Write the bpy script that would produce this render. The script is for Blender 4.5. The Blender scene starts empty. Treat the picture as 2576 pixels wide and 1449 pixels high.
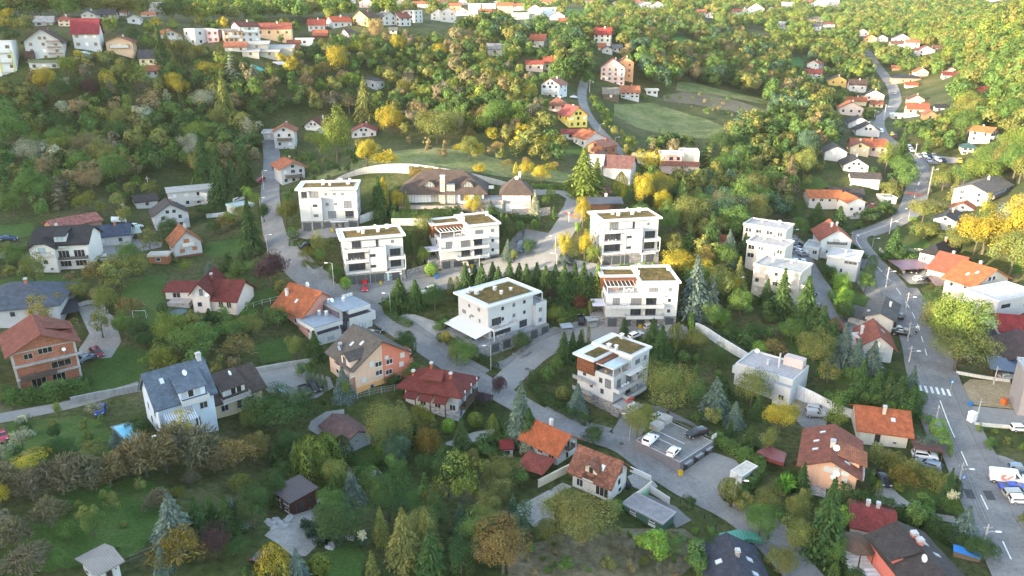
import bpy,bmesh,math,random
import numpy as np
from mathutils import Vector,Matrix
from mathutils.geometry import delaunay_2d_cdt
random.seed(7);RNG=np.random.default_rng(7)
SC=bpy.context.scene
COL=SC.collection
# camera
CAM_H,PITCH,FPX=80.0,math.radians(20.0),1849.0
cam=bpy.data.cameras.new("camera");cam.sensor_width=36.0
cam.lens=FPX/2576.0*36.0;cam.clip_start=1.0;cam.clip_end=9000.0
camo=bpy.data.objects.new("camera",cam);COL.objects.link(camo)
camo.location=(0,0,CAM_H);camo.rotation_euler=(math.radians(90)-PITCH,0,0)
SC.camera=camo
# light
SUN_EL=math.radians(9.0)
SUN_AZ=Vector((-0.86,-0.51,0)).normalized()
TS=math.tan(SUN_EL)
world=bpy.data.worlds.new("World");SC.world=world;world.use_nodes=True
wn=world.node_tree.nodes;wl=world.node_tree.links
sky=wn.new("ShaderNodeTexSky");sky.sky_type='NISHITA';sky.sun_disc=False
sky.sun_elevation=SUN_EL
sky.sun_rotation=math.atan2(SUN_AZ.x,SUN_AZ.y)
sky.altitude=200;sky.air_density=0.8;sky.dust_density=1.2;sky.ozone_density=1.0
bg=wn["Background"];bg.inputs[1].default_value=0.15
wl.new(sky.outputs[0],bg.inputs[0])
sun=bpy.data.lights.new("sun",'SUN');sun.energy=2.0;sun.angle=math.radians(0.5);sun.color=(1.0,0.90,0.73)
suno=bpy.data.objects.new("sun",sun);COL.objects.link(suno)
suno.location=(-300,-200,300)
suno.rotation_euler=Vector((SUN_AZ.x*math.cos(SUN_EL),SUN_AZ.y*math.cos(SUN_EL),math.sin(SUN_EL))).to_track_quat('Z','Y').to_euler()
SC.view_settings.view_transform='Standard';SC.view_settings.look='None'
SC.view_settings.exposure=3.3;SC.view_settings.gamma=1.0
SC.view_settings.use_white_balance=True;SC.view_settings.white_balance_temperature=7800;SC.view_settings.white_balance_tint=10
# picture geometry
CP,SP=math.cos(PITCH),math.sin(PITCH)
def ray(u,v):
 a=(u-1288.0)/FPX;b=-(v-724.5)/FPX
 return(a,CP+b*SP,-SP+b*CP)
def prj(x,y,z):
 zz=z-CAM_H
 d=y*CP-zz*SP
 up=y*SP+zz*CP
 return 1288.0+FPX*x/d,724.5-FPX*up/d,d
 # terrain
CTRL=[(1288,1449,112),(600,1449,100),(0,1449,96),(2576,1449,112),(2000,1449,115),(1000,1449,108),(100,1300,106),(500,1300,114),(1000,1250,128),(1300,1250,133),(1700,1250,134),(2200,1280,130),(2540,1203,136),(0,1100,135),(300,1080,136),(450,1075,140),(870,1130,146),(1110,1040,157),(1390,1165,141),(1510,1240,132),(1693,1138,144),(2050,1035,161),(2090,1235,133),(2330,1000,160),(2576,1000,160),(0,950,152),(110,970,152),(250,890,166),(600,900,166),(920,975,158),(1050,860,178),(1250,945,170),(1510,1050,160),(1800,900,180),(2100,900,178),(2300,850,188),(2576,850,185),(0,780,174),(300,740,184),(510,770,184),(640,740,190),(850,850,182),(960,760,194),(1080,728,199),(1300,790,194),(1610,815,191),(1720,830,188),(1900,760,204),(2100,750,212),(2250,730,216),(2500,720,212),(0,640,198),(160,655,203),(278,620,210),(470,640,212),(640,640,212),(700,600,214),(830,580,208),(950,715,200),(1170,670,207),(1400,640,211),(1575,660,210),(1800,620,228),(1950,640,228),(2100,640,240),(2180,570,262),(2400,600,238),(2576,600,225),(0,540,225),(250,520,235),(430,570,232),(480,520,248),(600,500,248),(680,500,240),(900,520,226),(1130,515,223),(1340,500,232),(1440,480,236),(1550,540,232),(1700,520,260),(1850,500,276),(2080,540,280),(2290,500,290),(2490,510,258),(0,420,262),(300,400,275),(500,420,272),(740,455,258),(900,425,244),(1050,418,246),(1250,440,244),(1400,430,256),(1550,440,268),(1705,425,290),(1900,410,310),(2150,450,298),(2310,430,318),(2480,400,320),(2576,420,290),(0,300,295),(300,290,306),(600,300,316),(710,375,296),(790,332,318),(1000,370,284),(1150,350,292),(1300,370,290),(1445,315,318),(1510,385,290),(1650,300,360),(1850,320,362),(2000,310,380),(2160,320,390),(2220,290,430),(2300,285,420),(2576,300,335),(40,200,305),(105,155,312),(210,118,324),(400,110,350),(300,200,318),(500,200,335),(580,110,352),(720,170,350),(720,115,385),(945,222,366),(1100,200,380),(1240,138,412),(1355,130,428),(1392,242,345),(1550,212,400),(1520,115,450),(1460,240,365),(1850,230,440),(1780,105,600),(2000,170,560),(2300,200,540),(2480,180,480),(2576,150,440),(910,66,430),(650,88,395),(800,70,430),(1010,62,450),(1100,45,760),(1300,40,760),(1400,70,600),(150,62,480),(330,58,520),(390,35,700),(100,15,1500),(700,20,900),(900,12,900),(1700,12,950),(1980,60,850),(2180,90,720),(2330,135,610),(2480,40,900),(2570,60,520),(600,-10,1500),(1300,-5,1300),(2000,-5,1400),(2576,-10,1000),(-300,-10,1600),(2900,-10,1200),(1288,-40,2300),(0,-40,2500),(2576,-40,2400),(-300,600,190),(-300,900,150),(-300,1300,100),(-300,300,280),(-400,150,300),(2900,1300,118),(2900,900,165),(2900,600,200),(2900,350,270),(2900,150,380),]
def _pt(u,v,D):
 r=ray(u,v);return(r[0]*D,r[1]*D,CAM_H+r[2]*D)
CP3=np.array([_pt(*c)for c in CTRL])
CP3=np.vstack([CP3,[(x,y,1.0)for x in(-160,-60,0,60,160)for y in(-100,20)],[(x,y,90.0)for x in(-1300,1600)for y in(500,1200,2300)]])
def _warp(x,y):
 r=np.sqrt(x*x+y*y)+1e-6
 k=np.arcsinh(r/250.0)/(r/250.0)
 return x*k/100.0,y*k/100.0
def _tps_fit(P):
 X,Y=_warp(P[:,0],P[:,1]);n=len(P)
 d2=(X[:,None]-X)**2+(Y[:,None]-Y)**2
 K=0.5*d2*np.log(d2+1e-12)+np.eye(n)*0.004
 A=np.zeros((n+3,n+3));A[:n,:n]=K;A[:n,n]=1;A[:n,n+1]=X;A[:n,n+2]=Y
 A[n:,:n]=A[:n,n:].T
 b=np.concatenate([P[:,2],[0,0,0]])
 return X,Y,np.linalg.solve(A,b)
_TX,_TY,_TW=_tps_fit(CP3)
def _tps(x,y):
 X,Y=_warp(x,y);out=np.zeros_like(X)
 for i in range(len(_TX)):
  d2=(X-_TX[i])**2+(Y-_TY[i])**2
  out+=_TW[i]*0.5*d2*np.log(d2+1e-12)
 n=len(_TX)
 return out+_TW[n]+_TW[n+1]*X+_TW[n+2]*Y
SHADE_RIDGE=[(-900,130),(-520,104),(-430,92),(-370,74),(-345,62),(-320,58),(-290,56),(-250,52),(-225,44),(-205,38),(-190,34),(-180,24),(-168,24),(-158,33),(-140,31),(-122,31),(-106,38),(-60,40),(0,44),(120,44)]  # unseen ridge added beside the view, its skyline shaped to cast the shade
RS=-330.0
def shade_ridge(x,y,base):
 s=-(SUN_AZ.x*x+SUN_AZ.y*y)
 w=-SUN_AZ.y*x+SUN_AZ.x*y
 wr=np.interp(w,[r[0]for r in SHADE_RIDGE],[r[1]for r in SHADE_RIDGE])
 nz=1.6*np.sin(w*0.21+1.0)+1.3*np.sin(w*0.47+2.0)+1.0*np.sin(w*0.93)  # ripples along the unseen skyline that dapple the light
 top=wr+nz+TS*(-RS)
 g=np.exp(-((s-RS)/75.0)**2)
 g=np.where(s>RS+190,0.0,g)
 edge=np.clip((w+1100)/150,0,1)*np.clip((330-w)/150,0,1)
 return base+(np.maximum(top,base)-base)*g*edge
def _axis(lo,hi,a,b,step,grow):
 xs=list(np.arange(a,b+0.01,step));s=step
 while xs[-1]<hi:s*=grow;xs.append(xs[-1]+s)
 s=step
 while xs[0]>lo:s*=grow;xs.insert(0,xs[0]-s)
 return np.array(xs)
GX=_axis(-1500,1700,-240,260,3.0,1.055)
GY=_axis(-500,3000,84,420,3.0,1.045)
_mx,_my=np.meshgrid(GX,GY)
GZ=_tps(_mx.ravel(),_my.ravel()).reshape(_mx.shape)
GZ=shade_ridge(_mx,_my,GZ)
def ground(x,y):
 """height of the terrain mesh (two triangles to a cell), scalar or array"""
 x=np.asarray(x,float);y=np.asarray(y,float)
 i=np.clip(np.searchsorted(GX,x)-1,0,len(GX)-2);j=np.clip(np.searchsorted(GY,y)-1,0,len(GY)-2)
 fx=(x-GX[i])/(GX[i+1]-GX[i]);fy=(y-GY[j])/(GY[j+1]-GY[j])
 a,b,c,d=GZ[j,i],GZ[j,i+1],GZ[j+1,i+1],GZ[j+1,i]
 return np.where(fx>=fy,a+(b-a)*fx+(c-b)*fy,a+(c-d)*fx+(d-a)*fy)
_T=np.geomspace(60,3200,900)
def at(u,v):
 """point of the ground seen at picture position (u, v)"""
 r=ray(u,v)
 f=CAM_H+r[2]*_T-ground(r[0]*_T,r[1]*_T)
 k=np.nonzero(f<0)[0]
 if len(k)==0:t=2500.0
 else:
  k=max(k[0],1);lo,hi=_T[k-1],_T[k]
  for _ in range(24):
   m=0.5*(lo+hi)
   if CAM_H+r[2]*m<float(ground(r[0]*m,r[1]*m)):hi=m
   else:lo=m
  t=hi
 x,y=r[0]*t,r[1]*t
 return Vector((x,y,float(ground(x,y))))
def onp(u,v,z):
 r=ray(u,v);t=(z-CAM_H)/r[2]
 if t<0 or t>3000:t=1500
 return Vector((r[0]*t,r[1]*t,z))
def z_at(p,v):
 """height of the point above p that is seen at row v"""
 lo,hi=p.z-5,p.z+60
 for _ in range(40):
  m=0.5*(lo+hi)
  if prj(p.x,p.y,m)[1]>v:lo=m
  else:hi=m
 return lo
 # materials
MATS={}
def _nt(name):
 m=bpy.data.materials.new(name);m.use_nodes=True;t=m.node_tree
 return m,t,t.nodes,t.links,t.nodes["Principled BSDF"]
def N(t,typ,**kw):
 n=t.nodes.new(typ)
 for k,v in kw.items():
  if k.startswith("i_"):
   key=k[2:];n.inputs[int(key)if key.isdigit()else key].default_value=v
  else:setattr(n,k,v)
 return n
def ramp(t,stops):
 n=t.nodes.new("ShaderNodeValToRGB");e=n.color_ramp.elements
 while len(e)<len(stops):e.new(0.5)
 for k,(p,c)in enumerate(stops):
  e[k].position=p;e[k].color=c if len(c)==4 else(*c,1)
 return n
def g4(v):return(v,v,v,1)
def mix(t,a,b,fac,mode='MIX'):
 n=t.nodes.new("ShaderNodeMix");n.data_type='RGBA';n.blend_type=mode
 for sock,val in((n.inputs[0],fac),(n.inputs[6],a),(n.inputs[7],b)):
  if isinstance(val,bpy.types.NodeSocket):t.links.new(val,sock)
  else:sock.default_value=val if not isinstance(val,tuple)or len(val)==4 else(*val,1)
 return n.outputs[2]
def tinted(name,rough=0.85,var=0.14,scale=0.9,metallic=0.0,spec=0.3,streak=0.0):
 """object colour with soft wear"""
 m,t,ns,L,b=_nt(name)
 oi=N(t,"ShaderNodeObjectInfo");tc=N(t,"ShaderNodeTexCoord")
 nz=N(t,"ShaderNodeTexNoise",i_Scale=scale,i_Detail=6.0,i_Roughness=0.65);L.new(tc.outputs["Object"],nz.inputs["Vector"])
 r=ramp(t,[(0.25,g4(1-var)),(0.75,g4(1+var*0.35))]);L.new(nz.outputs[0],r.inputs[0])
 c=mix(t,oi.outputs["Color"],r.outputs[0],1.0,'MULTIPLY')
 if streak:
  mp=N(t,"ShaderNodeMapping");mp.inputs["Scale"].default_value=(3.5,3.5,0.25);L.new(tc.outputs["Object"],mp.inputs[0])
  n2=N(t,"ShaderNodeTexNoise",i_Scale=1.0,i_Detail=3.0);L.new(mp.outputs[0],n2.inputs["Vector"])
  r2=ramp(t,[(0.35,g4(1-streak)),(0.6,g4(1.0))]);L.new(n2.outputs[0],r2.inputs[0])
  c=mix(t,c,r2.outputs[0],1.0,'MULTIPLY')
 L.new(c,b.inputs["Base Color"])
 b.inputs["Roughness"].default_value=rough;b.inputs["Metallic"].default_value=metallic
 b.inputs["Specular IOR Level"].default_value=spec
 MATS[name]=m;return m
tinted("plaster",0.9,0.10,0.6,streak=0.09)
tinted("paint",0.5,0.05,2.0)
tinted("concrete",0.92,0.28,0.8,streak=0.22)
tinted("car_paint",0.18,0.0,1.0,spec=0.6)
tinted("plastic",0.6,0.06,3.0)
tinted("metal",0.4,0.12,2.0,metallic=0.6)
tinted("bark",0.95,0.4,3.0)
tinted("fabric",0.95,0.08,3.0)
def m_brick(name,bw,bh,mortar,c2,var,bump,rough=0.85,msize=0.02,offs=0.5,weather=0.35,mcol=0.55):
 """rows of tiles or bricks on the surface (UV in metres), tinted by the object colour"""
 m,t,ns,L,b=_nt(name)
 oi=N(t,"ShaderNodeObjectInfo");uv=N(t,"ShaderNodeUVMap")
 br=N(t,"ShaderNodeTexBrick",offset=offs)
 br.inputs["Scale"].default_value=1.0;br.inputs["Brick Width"].default_value=bw;br.inputs["Row Height"].default_value=bh
 br.inputs["Mortar Size"].default_value=msize;br.inputs["Mortar Smooth"].default_value=0.3;br.inputs["Bias"].default_value=0.0
 br.inputs["Color1"].default_value=g4(1.0);br.inputs["Color2"].default_value=g4(1-var);br.inputs["Mortar"].default_value=g4(mcol)
 L.new(uv.outputs[0],br.inputs[0])
 nz=N(t,"ShaderNodeTexNoise",i_Scale=0.55,i_Detail=7.0,i_Roughness=0.7);L.new(uv.outputs[0],nz.inputs["Vector"])
 r=ramp(t,[(0.3,g4(1-weather)),(0.7,g4(1.12))]);L.new(nz.outputs[0],r.inputs[0])
 c=mix(t,oi.outputs["Color"],br.outputs[0],1.0,'MULTIPLY');c=mix(t,c,r.outputs[0],1.0,'MULTIPLY')
 if c2:c=mix(t,c,c2,0.0)
 L.new(c,b.inputs["Base Color"]);b.inputs["Roughness"].default_value=rough;b.inputs["Specular IOR Level"].default_value=0.25
 bp=N(t,"ShaderNodeBump",i_Strength=bump,i_Distance=0.04);L.new(br.outputs[1],bp.inputs["Height"]);bp.invert=True
 L.new(bp.outputs[0],b.inputs["Normal"]);MATS[name]=m
m_brick("tiles",0.32,0.38,0,None,0.3,0.8,weather=0.5,msize=0.03,mcol=0.5)
m_brick("tiles_old",0.4,0.42,0,None,0.5,0.9,weather=0.6,msize=0.03,mcol=0.5)
m_brick("shingle",0.5,0.25,0,None,0.3,0.4,weather=0.4,msize=0.012,mcol=0.7)
m_brick("brickwork",0.34,0.24,0,None,0.35,0.5,weather=0.3,msize=0.03,mcol=0.75)
m_brick("planks",3.0,0.2,0,None,0.4,0.5,weather=0.3,msize=0.015,mcol=0.4)
m_brick("pavers",0.6,0.6,0,None,0.2,0.2,weather=0.3,msize=0.02,mcol=0.75)
def m_stone():
 m,t,ns,L,b=_nt("stone")
 oi=N(t,"ShaderNodeObjectInfo");uv=N(t,"ShaderNodeUVMap");mp=N(t,"ShaderNodeMapping");mp.inputs["Scale"].default_value=(1.6,3.0,1)
 L.new(uv.outputs[0],mp.inputs[0])
 vo=N(t,"ShaderNodeTexVoronoi",i_Scale=1.3);L.new(mp.outputs[0],vo.inputs["Vector"])
 v2=N(t,"ShaderNodeTexVoronoi",i_Scale=1.3,feature='DISTANCE_TO_EDGE');L.new(mp.outputs[0],v2.inputs["Vector"])
 sp=N(t,"ShaderNodeSeparateColor");L.new(vo.outputs["Color"],sp.inputs[0])
 r=ramp(t,[(0.0,(0.5,0.5,0.54,1)),(0.5,(0.9,0.9,0.92,1)),(1.0,(1.35,1.3,1.22,1))]);L.new(sp.outputs[0],r.inputs[0])
 e=ramp(t,[(0.0,g4(0.55)),(0.06,g4(1))]);L.new(v2.outputs["Distance"],e.inputs[0])
 c=mix(t,oi.outputs["Color"],r.outputs[0],1.0,'MULTIPLY');c=mix(t,c,e.outputs[0],1.0,'MULTIPLY')
 L.new(c,b.inputs["Base Color"]);b.inputs["Roughness"].default_value=0.9;MATS["stone"]=m
m_stone()
def m_seam(name,pt,dp,rough,metal):
 """standing seams or corrugations running down the slope"""
 m,t,ns,L,b=_nt(name)
 oi=N(t,"ShaderNodeObjectInfo");uv=N(t,"ShaderNodeUVMap")
 w=N(t,"ShaderNodeTexWave",wave_type='BANDS',bands_direction='X');w.inputs["Scale"].default_value=0.314/pt*1.0
 L.new(uv.outputs[0],w.inputs["Vector"])
 r=ramp(t,[(0.0,g4(0.72)),(0.25,g4(1.0)),(1.0,g4(1.0))]);L.new(w.outputs[1],r.inputs[0])
 nz=N(t,"ShaderNodeTexNoise",i_Scale=0.5,i_Detail=6.0,i_Roughness=0.7);L.new(uv.outputs[0],nz.inputs["Vector"])
 r2=ramp(t,[(0.3,g4(0.78)),(0.7,g4(1.1))]);L.new(nz.outputs[0],r2.inputs[0])
 c=mix(t,oi.outputs["Color"],r.outputs[0],1.0,'MULTIPLY');c=mix(t,c,r2.outputs[0],1.0,'MULTIPLY')
 L.new(c,b.inputs["Base Color"]);b.inputs["Roughness"].default_value=rough;b.inputs["Metallic"].default_value=metal
 bp=N(t,"ShaderNodeBump",i_Strength=0.6,i_Distance=dp);L.new(w.outputs[1],bp.inputs["Height"]);L.new(bp.outputs[0],b.inputs["Normal"])
 MATS[name]=m
m_seam("seam_metal",0.55,0.05,0.45,0.3)
m_seam("corrugated",0.3,0.05,0.8,0.0)
def m_glass():
 m,t,ns,L,b=_nt("glass")
 oi=N(t,"ShaderNodeObjectInfo")
 L.new(oi.outputs["Color"],b.inputs["Base Color"])
 b.inputs["Roughness"].default_value=0.06;b.inputs["Specular IOR Level"].default_value=0.8;MATS["glass"]=m
m_glass()
def m_leaf():
 m,t,ns,L,b=_nt("foliage")
 oi=N(t,"ShaderNodeObjectInfo");at_=N(t,"ShaderNodeAttribute",attribute_name="leaf")
 tc=N(t,"ShaderNodeTexCoord")
 nz=N(t,"ShaderNodeTexNoise",i_Scale=4.0,i_Detail=3.0);L.new(tc.outputs["Object"],nz.inputs["Vector"])
 r=ramp(t,[(0.3,(0.80,0.92,0.90,1)),(0.7,(1.4,1.36,1.08,1))]);L.new(nz.outputs[0],r.inputs[0])
 c=mix(t,oi.outputs["Color"],at_.outputs["Color"],1.0,'MULTIPLY');c=mix(t,c,r.outputs[0],1.0,'MULTIPLY')
 t.nodes.remove(b);d=N(t,"ShaderNodeBsdfDiffuse");tr=N(t,"ShaderNodeBsdfTranslucent");mx=N(t,"ShaderNodeMixShader");mx.inputs[0].default_value=0.14
 L.new(c,d.inputs[0]);L.new(c,tr.inputs[0]);L.new(d.outputs[0],mx.inputs[1]);L.new(tr.outputs[0],mx.inputs[2])
 L.new(mx.outputs[0],t.nodes["Material Output"].inputs[0]);MATS["foliage"]=m
m_leaf()
def mg(name,nc,scale,detail=8.0,fine=None,rough=0.95,bump=0.0,bscale=3.0):
 m,t,ns,L,b=_nt(name)
 tc=N(t,"ShaderNodeTexCoord")
 nz=N(t,"ShaderNodeTexNoise",i_Scale=scale,i_Detail=detail,i_Roughness=0.62);L.new(tc.outputs["Object"],nz.inputs["Vector"])
 k=len(nc);r=ramp(t,[(0.32+0.36*i/max(1,k-1),c)for i,c in enumerate(nc)]);L.new(nz.outputs[0],r.inputs[0])
 c=r.outputs[0]
 n2=N(t,"ShaderNodeTexNoise",i_Scale=bscale,i_Detail=5.0,i_Roughness=0.7);L.new(tc.outputs["Object"],n2.inputs["Vector"])
 if fine:
  r2=ramp(t,[(0.3,g4(1-fine)),(0.7,g4(1+fine*0.6))]);L.new(n2.outputs[0],r2.inputs[0])
  c=mix(t,c,r2.outputs[0],1.0,'MULTIPLY')
 L.new(c,b.inputs["Base Color"]);b.inputs["Roughness"].default_value=rough;b.inputs["Specular IOR Level"].default_value=0.15
 if bump:
  bp=N(t,"ShaderNodeBump",i_Strength=bump,i_Distance=0.3);L.new(n2.outputs[0],bp.inputs["Height"]);L.new(bp.outputs[0],b.inputs["Normal"])
 MATS[name]=m;return m
mg("meadow",[(0.027,0.042,0.013),(0.042,0.060,0.017),(0.066,0.074,0.027),(0.105,0.095,0.052)],0.06,fine=0.6,bump=0.5,bscale=0.9)
mg("lawn",[(0.036,0.072,0.016),(0.050,0.096,0.022),(0.080,0.11,0.034)],0.12,fine=0.45,bump=0.2,bscale=2.2)
mg("field_pale",[(0.075,0.105,0.034),(0.125,0.15,0.056),(0.19,0.18,0.085)],0.09,fine=0.45,bscale=0.6)
mg("field_bright",[(0.035,0.120,0.030),(0.050,0.150,0.040)],0.05,fine=0.15,bscale=0.5)
mg("field_soil",[(0.11,0.095,0.062),(0.15,0.13,0.09)],0.08,fine=0.25,bscale=0.6)
mg("scrub",[(0.075,0.075,0.04),(0.13,0.115,0.07),(0.20,0.17,0.12)],0.1,fine=0.4,bscale=0.8)
mg("asphalt",[(0.140,0.140,0.142),(0.180,0.179,0.179),(0.22,0.218,0.214)],0.2,fine=0.2,bscale=1.6,rough=0.9)
mg("asphalt_pale",[(0.185,0.181,0.175),(0.235,0.23,0.222)],0.15,fine=0.14,bscale=1.4,rough=0.9)
mg("paving",[(0.14,0.14,0.14),(0.195,0.192,0.188)],0.2,fine=0.2,bscale=2.5)
mg("gravel",[(0.22,0.205,0.19),(0.34,0.325,0.30)],0.25,fine=0.35,bscale=3.0)
mg("sand",[(0.24,0.185,0.115),(0.32,0.25,0.16)],0.2,fine=0.3,bscale=1.6)
mg("sedum",[(0.055,0.062,0.018),(0.095,0.075,0.026),(0.15,0.095,0.035),(0.19,0.13,0.04)],0.5,fine=0.6,bscale=2.8,bump=0.6)
mg("road_paint",[(0.62,0.62,0.60),(0.74,0.74,0.72)],0.6,fine=0.2)
mg("red_paint",[(0.33,0.10,0.08),(0.40,0.15,0.12)],0.6,fine=0.25)
mg("patch",[(0.06,0.06,0.065),(0.085,0.085,0.09)],0.6,fine=0.2)
mg("water",[(0.06,0.38,0.56),(0.09,0.46,0.64)],0.5,fine=0.1,rough=0.05)
# mesh builder
def new_mesh(name,V,F,mat,uv=True):
 me=bpy.data.meshes.new(name)
 me.from_pydata(V,[],F)
 if mat:me.materials.append(MATS[mat])
 if uv and F:
  l=me.uv_layers.new(name="UVMap");out=[]
  for f in F:
   p=[Vector(V[i])for i in f]
   n=Vector((0,0,0))
   for k in range(len(p)):
    a,c=p[k],p[(k+1)%len(p)]
    n+=Vector(((a.y-c.y)*(a.z+c.z),(a.z-c.z)*(a.x+c.x),(a.x-c.x)*(a.y+c.y)))
   n=n.normalized()if n.length>1e-9 else Vector((0,0,1))
   if abs(n.z)>0.985:tx,ty=Vector((1,0,0)),Vector((0,1,0))
   else:
    tx=Vector((-n.y,n.x,0)).normalized();ty=n.cross(tx)
   for q in p:out+=(q.dot(tx),q.dot(ty))
  l.data.foreach_set("uv",out)
 return me
def link(name,me,parent=None,color=None,loc=None,rot=None,scale=None):
 o=bpy.data.objects.new(name,me);COL.objects.link(o)
 if parent is not None:o.parent=parent
 if color is not None:o.color=(*color[:3],1)
 if loc is not None:o.location=loc
 if rot is not None:o.rotation_euler=rot
 if scale is not None:o.scale=scale
 return o
class MB:
 def __init__(s):s.V=[];s.F=[]
 def add(s,V,F):
  k=len(s.V);s.V+=[tuple(v)for v in V];s.F+=[tuple(i+k for i in f)for f in F];return s
 def box(s,x0,x1,y0,y1,z0,z1):
  return s.add([(x0,y0,z0),(x1,y0,z0),(x1,y1,z0),(x0,y1,z0),(x0,y0,z1),(x1,y0,z1),(x1,y1,z1),(x0,y1,z1)],[(0,3,2,1),(4,5,6,7),(0,1,5,4),(1,2,6,5),(2,3,7,6),(3,0,4,7)])
 def prism(s,pts,z0,z1):
  n=len(pts)
  return s.add([(p[0],p[1],z0)for p in pts]+[(p[0],p[1],z1)for p in pts],[tuple(range(n))[::-1],tuple(range(n,2*n))]+[(i,(i+1)%n,n+(i+1)%n,n+i)for i in range(n)])
 def slab(s,poly,th):
  """a closed sheet of thickness th below the 3D polygon"""
  n=len(poly)
  return s.add([tuple(p)for p in poly]+[(p[0],p[1],p[2]-th)for p in poly],[tuple(range(n)),tuple(range(n,2*n))[::-1]]+[((i+1)%n,i,n+i,n+(i+1)%n)for i in range(n)])
 def solid(s,poly,vec):
  """poly (3D) extruded along vec"""
  n=len(poly);v=Vector(vec)
  return s.add([tuple(p)for p in poly]+[tuple(Vector(p)+v)for p in poly],[tuple(range(n))[::-1],tuple(range(n,2*n))]+[(i,(i+1)%n,n+(i+1)%n,n+i)for i in range(n)])
 def tube(s,path,r,n=6):
  if not isinstance(r,(list,tuple)):r=[r]*len(path)
  rings=[]
  for k,p in enumerate(path):
   p=Vector(p);a=Vector(path[max(k-1,0)]);b=Vector(path[min(k+1,len(path)-1)])
   d=(b-a).normalized();u=d.orthogonal().normalized();w=d.cross(u)
   rings.append([tuple(p+(u*math.cos(2*math.pi*i/n)+w*math.sin(2*math.pi*i/n))*r[k])for i in range(n)])
  V=[q for R in rings for q in R];F=[]
  for k in range(len(path)-1):
   for i in range(n):F.append((k*n+i,k*n+(i+1)%n,(k+1)*n+(i+1)%n,(k+1)*n+i))
  F+=[tuple(range(n))[::-1],tuple(range((len(path)-1)*n,len(path)*n))]
  return s.add(V,F)
 def lathe(s,prof,cx=0,cy=0,n=10):
  V=[];F=[]
  for(r,z)in prof:
   for i in range(n):V.append((cx+r*math.cos(2*math.pi*i/n),cy+r*math.sin(2*math.pi*i/n),z))
  for k in range(len(prof)-1):
   for i in range(n):F.append((k*n+i,k*n+(i+1)%n,(k+1)*n+(i+1)%n,(k+1)*n+i))
  F+=[tuple(range(n))[::-1],tuple(range((len(prof)-1)*n,len(prof)*n))]
  return s.add(V,F)
 def mesh(s,name,mat):return new_mesh(name,s.V,s.F,mat)
 def obj(s,name,mat,parent=None,color=None,*a,**k):return link(name,s.mesh(name,mat),parent,color,*a,**k)
def tag(o,lb=None,cat=None,group=None,kind=None):
 if lb:o["label"]=lb
 if cat:o["category"]=cat
 if group:o["group"]=group
 if kind:o["kind"]=kind
 return o
def empty(name,loc,yaw=0.0):
 o=bpy.data.objects.new(name,None);COL.objects.link(o);o.location=loc;o.rotation_euler=(0,0,yaw);return o
FOOT=[]
SIL=[]
# ground sheets
def terrain_mesh():
 ny,nx=GZ.shape
 V=np.stack([_mx,_my,GZ],-1).reshape(-1,3)
 idx=np.arange(ny*nx).reshape(ny,nx)
 a,b,c,d=idx[:-1,:-1].ravel(),idx[:-1,1:].ravel(),idx[1:,1:].ravel(),idx[1:,:-1].ravel()
 F=np.concatenate([np.stack([a,b,c],-1),np.stack([a,c,d],-1)])
 me=bpy.data.meshes.new("hills");me.from_pydata(V.tolist(),[],F.tolist());me.materials.append(MATS["meadow"])
 me.polygons.foreach_set("use_smooth",[True]*len(F))
 return tag(link("hills",me),"green hillside with gardens and meadows under the houses",kind="structure")
def inp(px,py,poly):
 px=np.asarray(px);py=np.asarray(py);c=np.zeros(px.shape,bool);n=len(poly)
 for i in range(n):
  x0,y0=poly[i];x1,y1=poly[(i+1)%n]
  if y0==y1:continue
  k=((y0>py)!=(y1>py))&(px<(x1-x0)*(py-y0)/(y1-y0)+x0);c^=k
 return c
def drape(xy,step,off,name,mat):
 """sheet over the terrain inside the world polygon xy"""
 P=[Vector((p[0],p[1]))for p in xy]
 B=[]
 for i in range(len(P)):
  a,b=P[i],P[(i+1)%len(P)];k=max(1,int((b-a).length/step))
  B+=[a.lerp(b,q/k)for q in range(k)]
 xs=[p.x for p in B];ys=[p.y for p in B]
 gx,gy=np.meshgrid(np.arange(min(xs),max(xs),step),np.arange(min(ys),max(ys),step))
 ok=inp(gx.ravel(),gy.ravel(),[(p.x,p.y)for p in B])
 pts=B+[Vector((x,y))for x,y in zip(gx.ravel()[ok],gy.ravel()[ok])]
 e=[(i,(i+1)%len(B))for i in range(len(B))]
 v,_,f,*_=delaunay_2d_cdt(pts,e,[list(range(len(B)))],1,1e-4)
 z=ground(np.array([p.x for p in v]),np.array([p.y for p in v]))
 V=[(p.x,p.y,float(q)+off)for p,q in zip(v,z)]
 return new_mesh(name,V,[tuple(q)for q in f],mat)
NTR=[]
def area(name,px,mat,off=0.06,step=2.0,notree=True,lb=None):
 w=[at(u,v)for u,v in px]
 if notree:NTR.append(px)
 o=link(name,drape([(p.x,p.y)for p in w],step,off,name,mat));tag(o,lb,kind="structure");return o
def smp(pts,step=2.0):
 P=[Vector((p.x,p.y))for p in pts];out=[]
 for i in range(len(P)-1):
  p0,p1,p2,p3=P[max(i-1,0)],P[i],P[i+1],P[min(i+2,len(P)-1)]
  k=max(2,int((p2-p1).length/step))
  for q in range(k):
   s=q/k
   out.append(0.5*((2*p1)+(p2-p0)*s+(2*p0-5*p1+4*p2-p3)*s*s+(3*p1-p0-3*p2+p3)*s**3))
 out.append(P[-1]);return out
def ofp(path,d):
 out=[]
 for i,p in enumerate(path):
  a,b=path[max(i-1,0)],path[min(i+1,len(path)-1)]
  t=(b-a);t=t.normalized()if t.length>1e-6 else Vector((1,0))
  out.append(p+Vector((-t.y,t.x))*d)
 return out
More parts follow.
